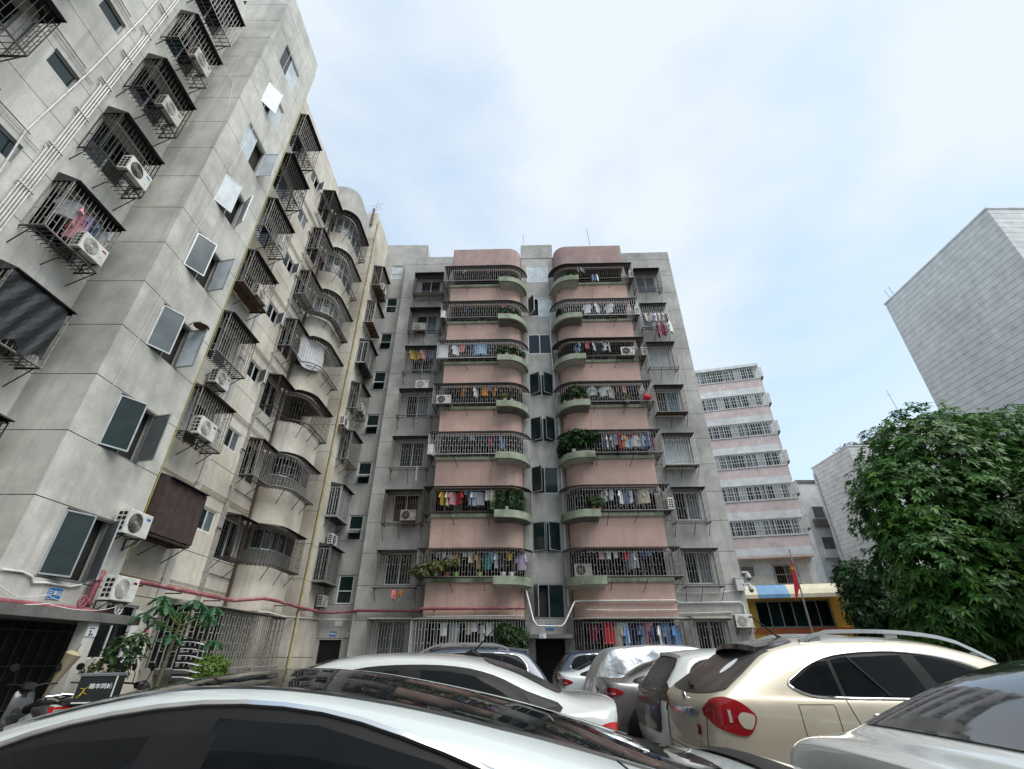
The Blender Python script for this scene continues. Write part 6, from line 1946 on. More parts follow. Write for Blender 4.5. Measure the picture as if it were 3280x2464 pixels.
def garment_mesh(kind, var):
    if (kind, var) in GM:
        return GM[(kind, var)]
    m = MB()
    ph = var * 1.7
    if kind == 'shirt':
        ftube(m, (0, 0, 0), (0.01, 0, -0.62), 0.36, 0.42, 0.05, ph=ph)
        ftube(m, (-0.15, 0, -0.04), (-0.27, 0, -0.30), 0.15, 0.12, 0.04, ph=ph)
        ftube(m, (0.15, 0, -0.04), (0.26, 0, -0.32), 0.15, 0.12, 0.04, ph=ph + 1)
        m.tube([(-0.17, 0, -0.03), (0, 0, 0.03), (0.17, 0, -0.03)], 0.006, 4)
        m.tube([(0, 0, 0.03), (0, 0, 0.10)], 0.005, 4)
    elif kind == 'trousers':
        ftube(m, (0, 0, 0.02), (0, 0, -0.25), 0.34, 0.36, 0.05, ph=ph)
        ftube(m, (-0.09, 0, -0.22), (-0.12, 0, -0.85), 0.19, 0.15, 0.045, ph=ph)
        ftube(m, (0.09, 0, -0.22), (0.10, 0, -0.82), 0.19, 0.15, 0.045, ph=ph + 2)
    elif kind == 'towel':
        ftube(m, (0, 0, 0.02), (0.01, 0, -0.55), 0.34, 0.36, 0.03, ph=ph, fold=0.6)
    elif kind == 'dress':
        ftube(m, (0, 0, 0), (0, 0, -0.35), 0.34, 0.28, 0.05, ph=ph)
        ftube(m, (0, 0, -0.33), (0.02, 0, -0.85), 0.28, 0.50, 0.06, ph=ph, fold=0.6)
        m.tube([(-0.16, 0, -0.03), (0, 0, 0.03), (0.16, 0, -0.03)], 0.006, 4)
        m.tube([(0, 0, 0.03), (0, 0, 0.10)], 0.005, 4)
    elif kind == 'shorts':
        ftube(m, (0, 0, 0.02), (0, 0, -0.16), 0.26, 0.28, 0.04, rows=3, ph=ph)
        ftube(m, (-0.07, 0, -0.13), (-0.09, 0, -0.27), 0.13, 0.13, 0.035, rows=2, ph=ph)
        ftube(m, (0.07, 0, -0.13), (0.09, 0, -0.27), 0.13, 0.13, 0.035, rows=2, ph=ph)
    elif kind == 'socks':
        for x in (-0.10, -0.03, 0.05, 0.12):
            ftube(m, (x, 0, 0.02), (x + 0.01, 0, -0.20), 0.055, 0.05, 0.02, n=6, rows=3, ph=ph)
        m.tube([(-0.14, 0, 0.02), (0.15, 0, 0.02)], 0.006, 4)
    GM[(kind, var)] = m.mesh(kind, 55)
    return GM[(kind, var)]
FLOOR = {-1: 'ground floor', 0: 'second floor', 1: 'third floor', 2: 'fourth floor', 3: 'fifth floor', 4: 'sixth floor', 5: 'seventh floor', 6: 'top floor'}
CN = dict(sky='light blue', denim='denim blue', coral='coral red', lilac='lilac', teal='teal')
def cloth(kind, col, loc, where, rz=0.0, s=1.0, cen=True, gap=0.0):
    var = rnd.randrange(3)
    me = garment_mesh(kind, var).copy()
    me.materials.clear()
    me.materials.append(MAT['cloth_' + col])
    o = bpy.data.objects.new({'socks': 'sock_hanger'}.get(kind, kind), me)
    COL.objects.link(o)
    o.location = cb(*loc) if cen else loc
    o.rotation_euler = (0, 0, rz + (rnd.choice((-1, 1)) * rnd.uniform(.35, 1.25) if kind != 'towel' else rnd.uniform(-.6, .6)))
    o.scale = (s * rnd.uniform(.9, 1.05), s, s * rnd.uniform(.92, 1.05))
    kn = {'socks': 'socks', 'shirt': 'shirt'}.get(kind, kind)
    return tag(o, f'{CN.get(col, col)} {kn} hanging {where}', 'laundry', f'laundry {where}')
STL = 'the corner side pink balconies'
STR = 'the end side pink balconies'
def rail_row(k, side, items):
    where = f'behind the {FLOOR[k]} bars of ' + (STL if side < 0 else STR)
    for it in items:
        x, kind, col = it[:3]
        s = it[3] if len(it) > 3 else 1.0
        cloth(kind, col, (x, 21.42 - (it[4] if len(it) > 4 else 0), HZ(k) - 0.16 - (0.10 * s if kind in ('shirt', 'dress') else 0.02 * s)), where, s=s)
rail_row(6, -1, [(-2.9, 'socks', 'white'), (-1.4, 'socks', 'grey')])
rail_row(5, -1, [(-2.6, 'shirt', 'navy', .7), (-0.5, 'socks', 'coral')])
rail_row(4, -1, [(-3.75, 'towel', 'white', 1.5), (-3.05, 'shirt', 'white'), (-2.72, 'towel', 'coral', .9), (-2.2, 'shirt', 'navy'), (-1.9, 'towel', 'sky', 1.2), (-1.55, 'towel', 'sky', 1.1), (-1.2, 'shirt', 'black', .8)])
rail_row(3, -1, [(-2.55, 'shirt', 'orange', .8), (-2.45, 'shirt', 'brown', .8), (-1.85, 'shirt', 'white', .85), (-1.4, 'towel', 'orange', .9), (-1.15, 'socks', 'lilac'), (-0.9, 'shirt', 'orange', .75)])
rail_row(2, -1, [(-2.5, 'socks', 'grey'), (-1.95, 'socks', 'white'), (-1.5, 'shirt', 'navy', .8), (-1.0, 'shirt', 'maroon', .8), (-0.45, 'shirt', 'denim')])
rail_row(1, -1, [(-3.15, 'shirt', 'yellow'), (-2.92, 'shirt', 'cream'), (-2.70, 'shirt', 'pink'), (-2.42, 'shirt', 'red'), (-2.1, 'socks', 'sky'), (-1.92, 'shirt', 'white'), (-1.62, 'shirt', 'sky'), (-1.45, 'shirt', 'grey'), (-1.05, 'towel', 'white', .9), (-0.85, 'trousers', 'cream'), (-0.4, 'towel', 'grey', .6)])
rail_row(0, -1, [(-3.2, 'socks', 'grey'), (-2.95, 'towel', 'white', .7), (-2.6, 'shirt', 'grey', .8), (-2.3, 'shirt', 'brown', .8), (-2.0, 'socks', 'white'), (-1.75, 'towel', 'cream', .8), (-1.42, 'shirt', 'brown'), (-1.05, 'shirt', 'teal'), (-0.85, 'towel', 'sky', .8), (-0.6, 'shirt', 'grey'), (-0.35, 'shirt', 'black'), (-0.1, 'shirt', 'yellow', .5)])
cloth('shirt', 'lilac', (0.42, 21.66, HZ(0) - 0.25), 'in the curve of the second floor balcony by the inner corner')
rail_row(-1, -1, [(-2.75, 'towel', 'white', .8), (-2.35, 'towel', 'grey', 1.3), (-2.2, 'towel', 'teal', .7), (-1.75, 'towel', 'cream', .8), (-1.5, 'towel', 'white', .6), (-1.2, 'shirt', 'white', .9), (-0.9, 'towel', 'white', .8)])
rail_row(6, 1, [(4.05, 'socks', 'white', 1.5), (4.3, 'socks', 'white', 1.4)])
for i, (dx, c_) in enumerate(((0, 'navy'), (.09, 'white'), (.17, 'blue'), (.25, 'sky'), (.33, 'navy'), (.4, 'white'))):
    cloth('towel', c_, (4.70 + dx, 21.10, FZ(6) + 0.30), 'outside the top floor bars of ' + STR, rz=1.2, s=.8)
rail_row(5, 1, [(4.35, 'shirt', 'white', 1.05), (4.95, 'shirt', 'white', 1.05), (5.6, 'shirt', 'white', 1.1)])
rail_row(4, 1, [(3.6, 'shirt', 'sky'), (3.75, 'shirt', 'black'), (4.15, 'towel', 'coral', .7), (4.55, 'shirt', 'white', .8), (4.75, 'shirt', 'black'), (4.85, 'towel', 'white', .9), (5.05, 'shirt', 'white', .8), (5.35, 'trousers', 'white', .75), (5.75, 'shirt', 'black', .8)])
rail_row(3, 1, [(4.1, 'shirt', 'white', .8), (4.3, 'shirt', 'grey', .8), (4.75, 'shirt', 'white', .85), (4.95, 'shirt', 'cream', .8), (5.15, 'shirt', 'grey'), (5.5, 'towel', 'brown', .7), (5.85, 'towel', 'pink', .8), (6.2, 'shirt', 'navy', .8)])
rail_row(2, 1, [(4.5, 'trousers', 'denim', .9), (4.68, 'shirt', 'white'), (4.95, 'shirt', 'grey'), (5.1, 'towel', 'white'), (5.22, 'trousers', 'maroon', 1.15, .22), (5.35, 'shirt', 'orange', 1.1), (5.6, 'shirt', 'sky'), (5.8, 'socks', 'red'), (5.95, 'shirt', 'white'), (6.12, 'socks', 'red'), (6.25, 'shirt', 'white'), (6.4, 'trousers', 'blue', 1.0), (6.52, 'shirt', 'sky'), (6.65, 'trousers', 'denim', 1.0, .22), (6.74, 'trousers', 'maroon', .9)])
rail_row(1, 1, [(4.25, 'shirt', 'white', .8), (4.4, 'shirt', 'black', .8), (4.55, 'shirt', 'white', .7), (5.05, 'shirt', 'white'), (5.2, 'shirt', 'denim'), (5.4, 'shirt', 'white'), (5.5, 'shirt', 'navy'), (5.85, 'shirt', 'cream'), (6.1, 'towel', 'cream', 1.2), (6.4, 'socks', 'white'), (6.6, 'socks', 'black')])
rail_row(0, 1, [(3.9, 'towel', 'pink', .6), (4.2, 'towel', 'white', .6), (4.5, 'towel', 'white', .5), (4.95, 'towel', 'red', .6), (5.1, 'shirt', 'grey'), (5.35, 'trousers', 'grey', .85), (5.7, 'socks', 'blue'), (5.9, 'socks', 'sky')])
rail_row(-1, 1, [(3.3, 'shirt', 'maroon'), (3.9, 'towel', 'red', 1.3), (4.2, 'shirt', 'cream', 1.2), (4.45, 'towel', 'white', 1.4), (4.65, 'shirt', 'blue', 1.3), (4.95, 'shirt', 'navy', 1.2), (5.25, 'shirt', 'denim', 1.2), (5.5, 'trousers', 'pink', 1.2), (5.75, 'shirt', 'navy', 1.2), (5.95, 'shirt', 'white', 1.2), (6.15, 'trousers', 'blue', 1.1), (6.35, 'shirt', 'denim', 1.3), (6.6, 'shirt', 'blue', 1.2)])
# cages on the grey walls
for x, kd, c_ in ((-5.55, 'shirt', 'yellow'), (-5.25, 'shirt', 'yellow'), (-4.95, 'shirt', 'pink'), (-4.55, 'shirt', 'denim')):
    cloth(kd, c_, (x, 22.02, HZ(4) - 0.14), 'in the sixth floor cage beside the corner strip', s=.95)
for x, kd, c_ in ((7.75, 'shirt', 'cream'), (7.95, 'shirt', 'white'), (8.12, 'shirt', 'lilac'), (8.3, 'shirt', 'white'), (8.5, 'shirt', 'cream'), (8.7, 'shirt', 'white'), (8.88, 'shirt', 'black')):
    cloth(kd, c_, (x, 21.72, FZ(5) + 0.55), 'on the seventh floor cage of the grey end wall', s=.85)
cloth('trousers', 'maroon', (8.25, 21.66, FZ(5) - 0.16), 'below the seventh floor cage of the grey end wall', s=1.05)
cloth('trousers', 'maroon', (8.55, 21.64, FZ(5) - 0.16), 'below the seventh floor cage of the grey end wall', s=1.0)
cloth('shirt', 'white', (8.98, 21.64, FZ(5) - 0.10), 'below the seventh floor cage of the grey end wall', s=1.1)
obj('drying_rail', MB().bar((7.6, 21.70, FZ(5) + 0.60), (9.2, 21.70, FZ(5) + 0.60), 0.02).bar((7.6, 21.70, FZ(5) + 0.60), (7.6, 21.82, FZ(5) + 0.60), 0.02).bar((9.0, 21.70, FZ(5) + 0.60), (9.0, 21.82, FZ(5) + 0.60), 0.02)
    .bar((8.0, 21.66, FZ(5) - 0.13), (9.2, 21.66, FZ(5) - 0.13), 0.02).bar((8.0, 21.66, FZ(5) - 0.13), (8.0, 21.82, FZ(5) - 0.1), 0.02), 'steel_white', CB)
cloth('shorts', 'coral', (-5.05, 21.80, FZ(0) - 0.28), 'under the second floor cage beside the corner strip', s=1.1)
cloth('shorts', 'orange', (-4.78, 21.80, FZ(0) - 0.28), 'under the second floor cage beside the corner strip', s=.9)
cloth('towel', 'white', (-4.62, 21.80, FZ(2) - 0.2), 'like a long strip under the fourth floor cage beside the corner strip', s=.45).scale = (.3, .45, 1.3)
for y, kd, c_, s_ in ((7.5, 'shirt', 'grey', .9), (7.72, 'shirt', 'pink', 1.0), (7.92, 'dress', 'pink', .9), (8.1, 'shirt', 'blue', .9), (8.26, 'shirt', 'denim', .85), (8.42, 'shirt', 'grey', .8)):
    cloth(kd, c_, (XA + 0.36, y, HZ(2) - 0.28), 'in a caged window on the near wall', R(90), s_, False)
# white sheet stretched inside a bay cage of the wing
sh = MB()
for i in range(13):
    t_ = i / 12
    x = XB + 0.45 + 0.62 * (0.5 - 0.5 * math.cos(math.pi * t_))
    y = 16.9 + 1.15 * t_
    for j in range(7):
        z = FZ(3) + 0.12 + 1.2 * j / 6
        sh.v.append((x + 0.03 * math.sin(i + j), y, z - 0.25 * math.sin(math.pi * t_) * (1 - j / 6)))
o2 = len(sh.v)
sh.v += [(x - 0.012, y, z) for x, y, z in sh.v]
for i in range(12):
    for j in range(6):
        q = (i * 7 + j, (i + 1) * 7 + j, (i + 1) * 7 + j + 1, i * 7 + j + 1)
        sh.f += [q, tuple(a + o2 for a in q[::-1])]
tag(obj('sheet', sh.mesh('sheet', 60), 'sheet_white'), 'white sheet stretched inside the curved fifth floor cage of the cream wing', 'sheet')

# ------------------------------------------------------------------ pot plants on the balconies
def pot(x, y, z, label, leafm='leaf_pot', r_=0.22, h=0.3, n=60, potm='terracotta', length=0.12, width=0.04, group=None, cen=True):
    p = cb(x, y, z) if cen else (x, y, z)
    return shrub('pot_plant', label, (p[0], p[1], p[2] + 0.02), [(p[0], p[1], p[2] + 0.16 + h * 0.55, r_, r_ * 0.8, h * 0.5)], n, leafm, 6, length, width, potm, 0.012, group, 'pot plant')
for i, (x, k, r_, h, lm, pm) in enumerate(((-0.45, 6, .12, .16, 'leaf_pot', 'pot_white'), (0.1, 6, .12, .16, 'leaf_pot', 'terracotta'),
        (-0.5, 5, .16, .3, 'leaf_pot', 'terracotta'), (-0.15, 5, .18, .32, 'leaf_dark', 'terracotta'), (0.25, 5, .14, .25, 'leaf_pot', 'pot_white'),
        (-0.6, 4, .2, .5, 'leaf_pot', 'terracotta'), (-0.25, 4, .22, .5, 'leaf_pot', 'pot_white'), (0.15, 4, .22, .45, 'leaf_dark', 'terracotta'), (0.55, 4, .18, .45, 'leaf_pot', 'terracotta'),
        (-0.35, 3, .2, .28, 'leaf_yellowish', 'pot_white'), (0.0, 3, .15, .2, 'leaf_pot', 'pot_white'))):
    a = max(0, x + 0.25)
    y = 21.08 + 0.55 * (a / 0.9) ** 2
    pot(x, y, FZ(k) + 0.16, f'small potted plant on the {FLOOR[k]} flower trough of {STL}', lm, r_, h, 46, pm, group='plants in the corner side troughs')
for i, (x, k, r_, h, lm, pm) in enumerate(((3.5, 6, .16, .2, 'leaf_dark', 'pot_white'), (3.9, 6, .14, .2, 'leaf_pot', 'pot_white'), (2.75, 5, .2, .5, 'leaf_dark', 'terracotta'),
        (2.75, 3, .2, .4, 'leaf_pot', 'pot_white'), (3.2, 3, .3, .8, 'leaf_pot', 'terracotta'), (3.55, 3, .25, .6, 'leaf_pot', 'terracotta'), (5.9, 3, .2, .25, 'leaf_yellowish', 'pot_white'),
        (3.7, 1, .28, .38, 'leaf_pot', 'terracotta'), (3.95, 1, .26, .42, 'leaf_pot', 'terracotta'))):
    a = max(0, 3.46 - x)
    y = 21.08 + 0.55 * (a / 0.9) ** 2
    if x > 4.1:
        y = 21.36
    pot(x, y, FZ(k) + 0.16, f'potted plant on the {FLOOR[k]} flower trough of {STR}', lm, r_, h, 70, pm, group='plants in the end wall side troughs')
# big climbers
def climber(label, lobes, n, lm, base, length=0.13, width=0.05):
    L2 = [(*cb(l[0], l[1], l[2]), *l[3:]) for l in lobes]
    return shrub('climbing_plant', label, cb(*base), L2, n, lm, 6, length, width, 'pot_white', 0.015, None, 'plant', droop=0.4)
climber('dense dark creeper spilling through the fourth floor bars of the curved balcony', [(2.75, 21.35, FZ(2) + 0.75, .45, .3, .42), (3.35, 21.12, FZ(2) + 0.85, .5, .25, .40), (3.9, 21.12, FZ(2) + 1.05, .45, .25, .3), (2.5, 21.7, FZ(2) + 0.55, .25, .3, .45), (3.3, 21.12, FZ(2) + 1.25, .6, .22, .16)], 700, 'leaf_dark', (3.0, 21.2, FZ(2) + 0.2), 0.11, 0.05)
climber('tall bamboo-like plants filling the third floor curve by the inner corner', [(-0.45, 21.1, FZ(1) + 0.7, .25, .15, .5), (0.0, 21.1, FZ(1) + 0.75, .28, .15, .55), (0.4, 21.3, FZ(1) + 0.7, .22, .15, .5), (-0.85, 21.1, FZ(1) + 0.4, .2, .15, .25)], 300, 'leaf_pot', (-0.2, 21.12, FZ(1) + 0.2), 0.16, 0.035)
climber('yellowish umbrella plant pushing out of the second floor balcony end', [(-3.7, 21.05, FZ(0) + 0.48, .42, .2, .22), (-3.2, 21.05, FZ(0) + 0.60, .40, .2, .2), (-2.6, 21.08, FZ(0) + 0.78, .42, .15, .16), (-4.05, 21.0, FZ(0) + 0.38, .22, .15, .12)], 220, 'leaf_yellowish', (-3.2, 21.25, FZ(0) + 0.25), 0.16, 0.06)
climber('leafy umbrella tree behind the ground floor bars by the entrance', [(-0.2, 21.05, 2.45, .40, .2, .35), (0.35, 21.15, 2.2, .38, .2, .40), (0.0, 21.05, 1.85, .45, .2, .4), (-0.55, 21.05, 1.8, .25, .15, .25)], 420, 'leaf_pot', (0.0, 21.05, GZ + 0.0), 0.18, 0.05)
for x, pm in ((-2.75, 'terracotta'), (-2.35, 'pot_green'), (-1.35, 'pot_green'), (-0.35, 'pot_white'), (0.0, 'pot_white')):
    p = cb(x, 21.30, FZ(0) + 0.175)
    o_ = obj('flower_pot', MB().lathe([(0.08, 0), (0.12, 0.16), (0.125, 0.19), (0.10, 0.19)], 14).mesh('flower_pot', 40), pm)
    o_.location = p
    tag(o_, {'terracotta': 'red clay pot', 'pot_green': 'green pot', 'pot_white': 'white tub'}[pm] + ' standing on the second floor ledge by the inner corner', 'pot', 'pots on the second floor ledge')
p = cb(6.9, 21.3, FZ(3) + 0.22)
o_ = obj('red_bag', MB().lathe([(0.10, 0), (0.20, 0.08), (0.22, 0.2), (0.14, 0.32), (0.03, 0.36)], 10).mesh('red_bag', 50), 'cloth_red'); o_.location = p
tag(o_, 'bright red bundle on the fifth floor balcony end beside the grey wall', 'bag')

# ------------------------------------------------------------------ fittings on the corner of the pink balcony block
ub = root('utility_box', 'white steel utility box high on the end wall beside the dome cameras', 'box', cb(9.85, 22.38, 4.02), CROT)
obj('case', MB().box(-0.17, 0.17, -0.22, 0.0, 0, 0.50), 'steel_white', ub)
obj('lid_lip', MB().box(-0.19, 0.19, -0.24, 0.0, 0.501, 0.53), 'steel_white', ub)
obj('lock', MB().box(0.10, 0.13, -0.235, -0.221, 0.2, 0.26), 'black_plastic', ub)
for i, z in enumerate((4.50, 4.03)):
    r_ = root('dome_camera', ['upper white dome camera above the utility box on the building corner', 'lower white dome camera beside the utility box on the building corner'][i], 'camera', cb(10.07, 22.3, z), CROT)
    obj('arm', MB().box(0.0, 0.28, -0.04, 0.04, 0.24, 0.31), 'steel_white', r_)
    obj('housing', MB().lathe([(0.03, 0.24), (0.09, 0.2), (0.11, 0.1), (0.11, 0.04)], 14, (0.25, 0, 0)).mesh('h', 40), 'steel_white', r_)
    obj('dome', MB().lathe([(0.10, 0.04), (0.09, -0.02), (0.05, -0.07), (0.005, -0.085)], 14, (0.25, 0, 0)).mesh('d', 60), 'pane_grey', r_)
# lamp on the pier
lp = root('wall_lamp', 'old dished lamp on a bent arm beside a pier casement', 'lamp', (XP, 10.9, 9.85))
obj('arm', MB().tube([(0, 0, 0), (0.12, 0, 0.08), (0.30, 0, 0.10), (0.38, 0, 0.02)], 0.014, 6), 'steel_dark', lp)
obj('shade', MB().lathe([(0.03, 0.02), (0.06, 0.0), (0.20, -0.06), (0.205, -0.075), (0.05, -0.02)], 18, (0.38, 0, 0)).mesh('shade', 50), 'steel_rust', lp)

# ------------------------------------------------------------------ scooters and clutter by the entrance
def scooter(label, loc, rz, bodym, box=False, light=True):
    """local +x forward, origin under the middle"""
    r_ = root('delivery_scooter' if box else 'scooter', label, 'scooter', loc, R(rz))
    for x in (-0.62, 0.62):
        w_ = obj('wheel', MB().lathe([(0.14, -0.045), (0.20, -0.045), (0.225, -0.02), (0.225, 0.02), (0.20, 0.045), (0.14, 0.045)], 20, (x, 0, 0.225), 'y').mesh('w', 40), 'rubber', r_)
        obj('rim', MB().lathe([(0.03, -0.05), (0.13, -0.03), (0.15, 0.0), (0.13, 0.03), (0.03, 0.05)], 16, (x, 0, 0.225), 'y').mesh('r', 40), 'alloy', w_)
    def loft(name, secs, mat):
        m = MB()
        n = 10
        for (x, w, z0, z1) in secs:
            for k in range(n):
                a = 2 * math.pi * k / n
                m.v.append((x, w * math.copysign(abs(math.cos(a)) ** .7, math.cos(a)), (z0 + z1) / 2 + (z1 - z0) / 2 * math.copysign(abs(math.sin(a)) ** .7, math.sin(a))))
        for i in range(len(secs) - 1):
            for k in range(n):
                m.f.append((i * n + k, i * n + (k + 1) % n, (i + 1) * n + (k + 1) % n, (i + 1) * n + k))
        m.f += [tuple(range(n))[::-1], tuple((len(secs) - 1) * n + k for k in range(n))]
        return obj(name, m.mesh(name, 45), mat, r_)
    loft('tail_fairing', [(-0.92, 0.06, 0.72, 0.80), (-0.80, 0.13, 0.58, 0.82), (-0.45, 0.17, 0.42, 0.76), (-0.1, 0.16, 0.34, 0.66), (0.05, 0.12, 0.32, 0.5)], bodym)
    loft('seat', [(-0.62, 0.10, 0.76, 0.84), (-0.4, 0.15, 0.75, 0.86), (-0.05, 0.14, 0.70, 0.80), (0.05, 0.10, 0.66, 0.74)], 'black_plastic')
    obj('floorboard', MB().box(-0.1, 0.42, -0.17, 0.17, 0.28, 0.34), 'black_plastic', r_)
    loft('leg_shield', [(0.38, 0.17, 0.32, 0.42), (0.44, 0.20, 0.40, 0.75), (0.50, 0.16, 0.6, 0.98), (0.52, 0.10, 0.85, 1.02)], 'paint_black')
    obj('mudguard', MB().box(0.45, 0.80, -0.06, 0.06, 0.44, 0.47), bodym, r_)
    obj('fork', MB().tube([(0.62, 0.07, 0.225), (0.52, 0.05, 0.7), (0.46, 0, 1.0)], 0.02, 6).tube([(0.62, -0.07, 0.225), (0.52, -0.05, 0.7), (0.46, 0, 1.0)], 0.02, 6), 'steel_dark', r_)
    obj('handlebar', MB().tube([(0.34, -0.34, 1.06), (0.42, -0.18, 1.05), (0.46, 0, 1.0), (0.42, 0.18, 1.05), (0.34, 0.34, 1.06)], 0.016, 6), 'black_plastic', r_)
    loft('headlamp_shell', [(0.40, 0.09, 0.98, 1.08), (0.52, 0.11, 0.92, 1.10), (0.60, 0.07, 0.95, 1.04)], 'paint_black')
    for s_ in (-1, 1):
        m_ = obj('mirror_stem', MB().tube([(0.42, s_ * 0.2, 1.05), (0.44, s_ * 0.26, 1.2), (0.42, s_ * 0.30, 1.27)], 0.008, 5), 'black_plastic', r_)
        obj('mirror', MB().lathe([(0.01, -0.012), (0.06, -0.01), (0.06, 0.01), (0.01, 0.012)], 12, (0.42, s_ * 0.31, 1.30), 'x'), 'black_plastic', m_)
    if not box:
        obj('tail_light', MB().box(-0.945, -0.90, -0.13, 0.13, 0.70, 0.79), 'lamp_bright', r_)
        obj('lamp_centre', MB().box(-0.952, -0.946, -0.07, 0.07, 0.715, 0.76), 'lamp_clear', r_)
        obj('grab_rail', MB().tube([(-0.45, -0.15, 0.86), (-0.78, -0.16, 0.92), (-0.86, 0, 0.94), (-0.78, 0.16, 0.92), (-0.45, 0.15, 0.86)], 0.014, 6), 'chrome', r_)
    obj('rear_plate', MB().box(-0.93, -0.92, -0.09, 0.09, 0.50, 0.62), 'sign_white', r_)
    obj('stand', MB().bar((-0.05, 0.12, 0.3), (-0.1, 0.22, 0.0), 0.02), 'steel_dark', r_)
    return r_
scooter('white scooter with a red tail lamp parked under the entrance slab', (-7.75, 9.2, GZ), 150, 'paint_white')
scooter('dark scooter standing against the entrance post', (-7.45, 9.75, GZ), 110, 'paint_black')
ds = scooter('dark delivery scooter carrying a black cargo box', (-6.72, 9.35, GZ), 60, 'paint_black', True)
bx_ = root('delivery_box', 'black insulated delivery box with white lettering and a yellow side', 'box', (-6.62, 9.0, 0.93), R(22))
obj('case', MB().box(-0.24, 0.24, -0.24, 0.24, 0, 0.36), 'tarp_black', bx_)
obj('lid', MB().box(-0.25, 0.25, -0.25, 0.25, 0.361, 0.395), 'tarp', bx_)
obj('piping', MB().box(0.235, 0.252, -0.256, -0.2405, 0.01, 0.36), 'pot_white', bx_)
obj('piping', MB().box(-0.24, 0.24, -0.252, -0.2405, 0.0, 0.02), 'pot_white', bx_)
t_ = obj('lettering', text_mesh('顺丰同城', 0.075, bold=0.001), 'sign_white', bx_); t_.rotation_euler = (R(90), 0, 0); t_.location = (0.06, -0.243, 0.22)
m_ = MB()
for a, b_, w_ in (((-.17, .10), (-.13, .19), .014), ((-.13, .19), (-.07, .24), .014), ((-.13, .19), (-.19, .20), .012), ((-.15, .15), (-.09, .12), .012), ((-.15, .15), (-.20, .07), .014)):
    m_.bar((a[0], -0.244, a[1]), (b_[0], -0.244, b_[1]), w_, 0.004)
obj('runner_mark', m_, 'flag_star', bx_, 'stuff')
obj('yellow_panel', MB().box(-0.2445, -0.2405, -0.18, 0.18, 0.05, 0.26), 'flag_star', bx_)
# folded cream parasol leaning under the slab
um = root('parasol', 'folded cream parasol leaning in the dark entrance', 'parasol', (-8.20, 9.7, GZ))
obj('pole', MB().tube([(-0.1, 0, 0.0), (0.35, 0.1, 1.66)], 0.018, 6), 'steel_grey', um)
obj('canopy_cloth', MB().tube([(0.11, 0.045, 0.85), (0.20, 0.06, 1.15), (0.30, 0.085, 1.50), (0.31, 0.088, 1.54)], [0.02, 0.06, 0.13, 0.08], 9).mesh('c', 40), 'umbrella_cream', um)
# stacked stools before the wing wall
obj_post = obj('wall_strip', MB().box(XB + 0.012, XB + 0.10, 13.3, 13.55, GZ, 2.6), 'frame_white', LW)
for i in range(8):
    z = 0.98 + 0.135 * i
    r_ = root('stool', 'black seated metal stool in the stack beside the papaya', 'stool', (-7.30, 12.15, z - 0.12), R(20 + rnd.uniform(-6, 6)), 'stacked stools')
    obj('seat', MB().box(-0.15, 0.13, -0.12, 0.12, 0.05, 0.10), 'cloth_black', r_)
    for s_ in (-1, 1):
        obj('leg', MB().tube([(-0.12, s_ * 0.12, 0.045), (0.10, s_ * 0.13, 0.04), (0.36, s_ * 0.12, -0.02)], 0.011, 5), 'steel_white', r_)
obj('stack_plinth', MB().box(-7.50, -7.10, 11.95, 12.35, GZ, 0.84), 'slab_concrete', None)
tag(bpy.data.objects['stack_plinth'], 'low concrete plinth under the stacked stools', 'plinth')
# bicycle against the wing, only its bars clear the cars
bk = root('bicycle', 'small bicycle leaning by the wing with only its handlebar showing', 'bicycle', (-6.35, 12.6, GZ), R(15))
for x in (-0.5, 0.5):
    w_ = obj('wheel', MB().tube([(x + 0.30 * math.cos(R(a)), 0, 0.32 + 0.30 * math.sin(R(a))) for a in range(0, 361, 20)], 0.02, 6), 'rubber', bk)
    sp = MB()
    for a in range(0, 180, 30):
        sp.bar((x + .29 * math.cos(R(a)), 0, .32 + .29 * math.sin(R(a))), (x - .29 * math.cos(R(a)), 0, .32 - .29 * math.sin(R(a))), .004)
    obj('spokes', sp, 'chrome', w_, 'stuff')
fr_ = MB()
for a, b_ in (((-.5, .32), (-.1, .30)), ((-.1, .30), (.38, .78)), ((-.1, .30), (-.22, .85)), ((-.5, .32), (-.2, .75)), ((.5, .32), (.36, .95)), ((-.2, .75), (.38, .78))):
    fr_.tube([(a[0], 0, a[1]), (b_[0], 0, b_[1])], 0.016, 6)
obj('frame', fr_, 'steel_dark', bk)
obj('saddle', MB().box(-0.34, -0.10, -0.07, 0.07, 0.85, 0.90), 'black_plastic', bk)
obj('handlebar', MB().tube([(0.22, -0.28, 1.22), (0.32, -0.2, 1.20), (0.36, 0, 0.98), (0.32, 0.2, 1.20), (0.22, 0.28, 1.22)], 0.014, 6), 'steel_rust', bk)
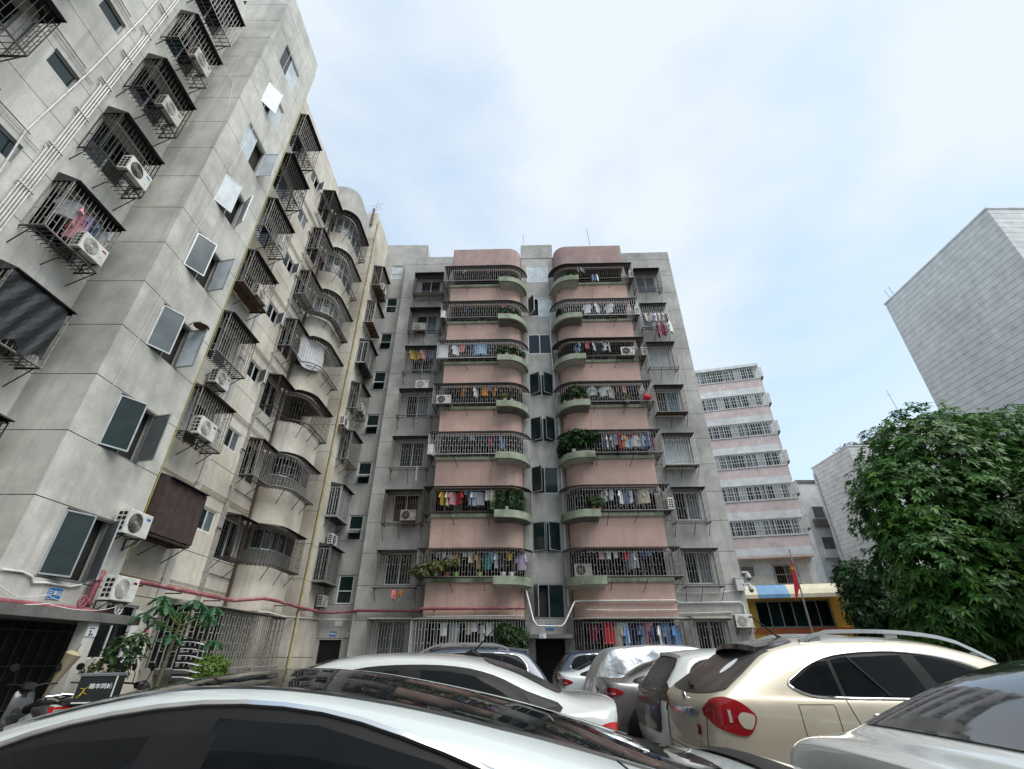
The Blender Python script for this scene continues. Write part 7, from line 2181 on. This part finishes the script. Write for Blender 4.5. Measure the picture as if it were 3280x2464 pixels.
# green hoarding under the trees
hb = root('hoarding', 'dark green hoarding panel under the trees', 'hoarding', (17.5, 14.8, GZ))
for i in range(4):
    obj('panel', MB().box(-1.5 + 1.25 * i, -0.28 + 1.25 * i, -0.03, 0.03, 0.1, 2.3), 'board_green', hb)
for i in range(5):
    obj('post', MB().box(-1.55 + 1.25 * i, -1.501 + 1.25 * i, -0.05, 0.05, 0, 2.4), 'steel_dark', hb)

# loose cables
def cable(pts, label, r_=0.008, mat='black_plastic'):
    q = []
    for a, b_ in zip(pts[:-1], pts[1:]):
        a, b_ = Vector(a), Vector(b_)
        sag = (b_ - a).length * 0.03
        for i in range(6):
            t = i / 6
            q.append(a.lerp(b_, t) - Vector((0, 0, sag * 4 * t * (1 - t))))
    q.append(Vector(pts[-1]))
    return tag(obj('cable', MB().tube(q, r_, 5), mat), label, 'cable')
cable([(XP + 0.03, 10.2, 24.6), (XP + 0.05, 10.0, 18.0), (XP + 0.04, 9.7, 12.4), (XP + 0.03, 9.5, 7.0)], 'thin pale cable strung down the pier across its casements', 0.006, 'pvc_white')
cable([(XA + 0.05, 8.9, 20.6), (XA + 1.0, 9.0, 19.0), (XP + 0.02, 9.06, 16.2)], 'loose pale wire hanging in the angle beside the pier', 0.005, 'pvc_white')
cable([(XP + 0.03, 9.05, 2.75), (XP + 0.06, 9.6, 2.52), (XP + 0.08, 10.2, 2.62), (XP + 0.1, 10.9, 2.5)], 'tangled pale wire sagging above the entrance slab', 0.008, 'pvc_white')
cable([(XP + 0.4, 9.0, 2.36), (XP + 0.8, 9.5, 2.4), (XP + 0.85, 10.4, 2.36), (XP + 0.7, 11.3, 2.5)], 'white wire lying along the edge of the entrance slab', 0.008, 'pvc_white')
cable([(XB + 0.05, 13.8, HZ(5) + 0.3), (XB + 0.2, 15.6, HZ(5) + 0.1), (XB + 0.1, 17.3, HZ(5) + 0.2)], 'black cable looped across the cream wing below the top cages', 0.008)
cable([cb(2.35, 22.45, 11.9), cb(1.6, 22.35, 9.3), cb(0.95, 22.45, 11.3)], 'slack black cable crossing a stair casement between the pink bays', 0.007)
cable([cb(7.0, 21.9, FZ(0) - 0.4), cb(7.1, 22.34, 4.0), cb(9.7, 22.35, 4.05)], 'thin white cable running under the second floor cage to the utility box', 0.012, 'pvc_white')
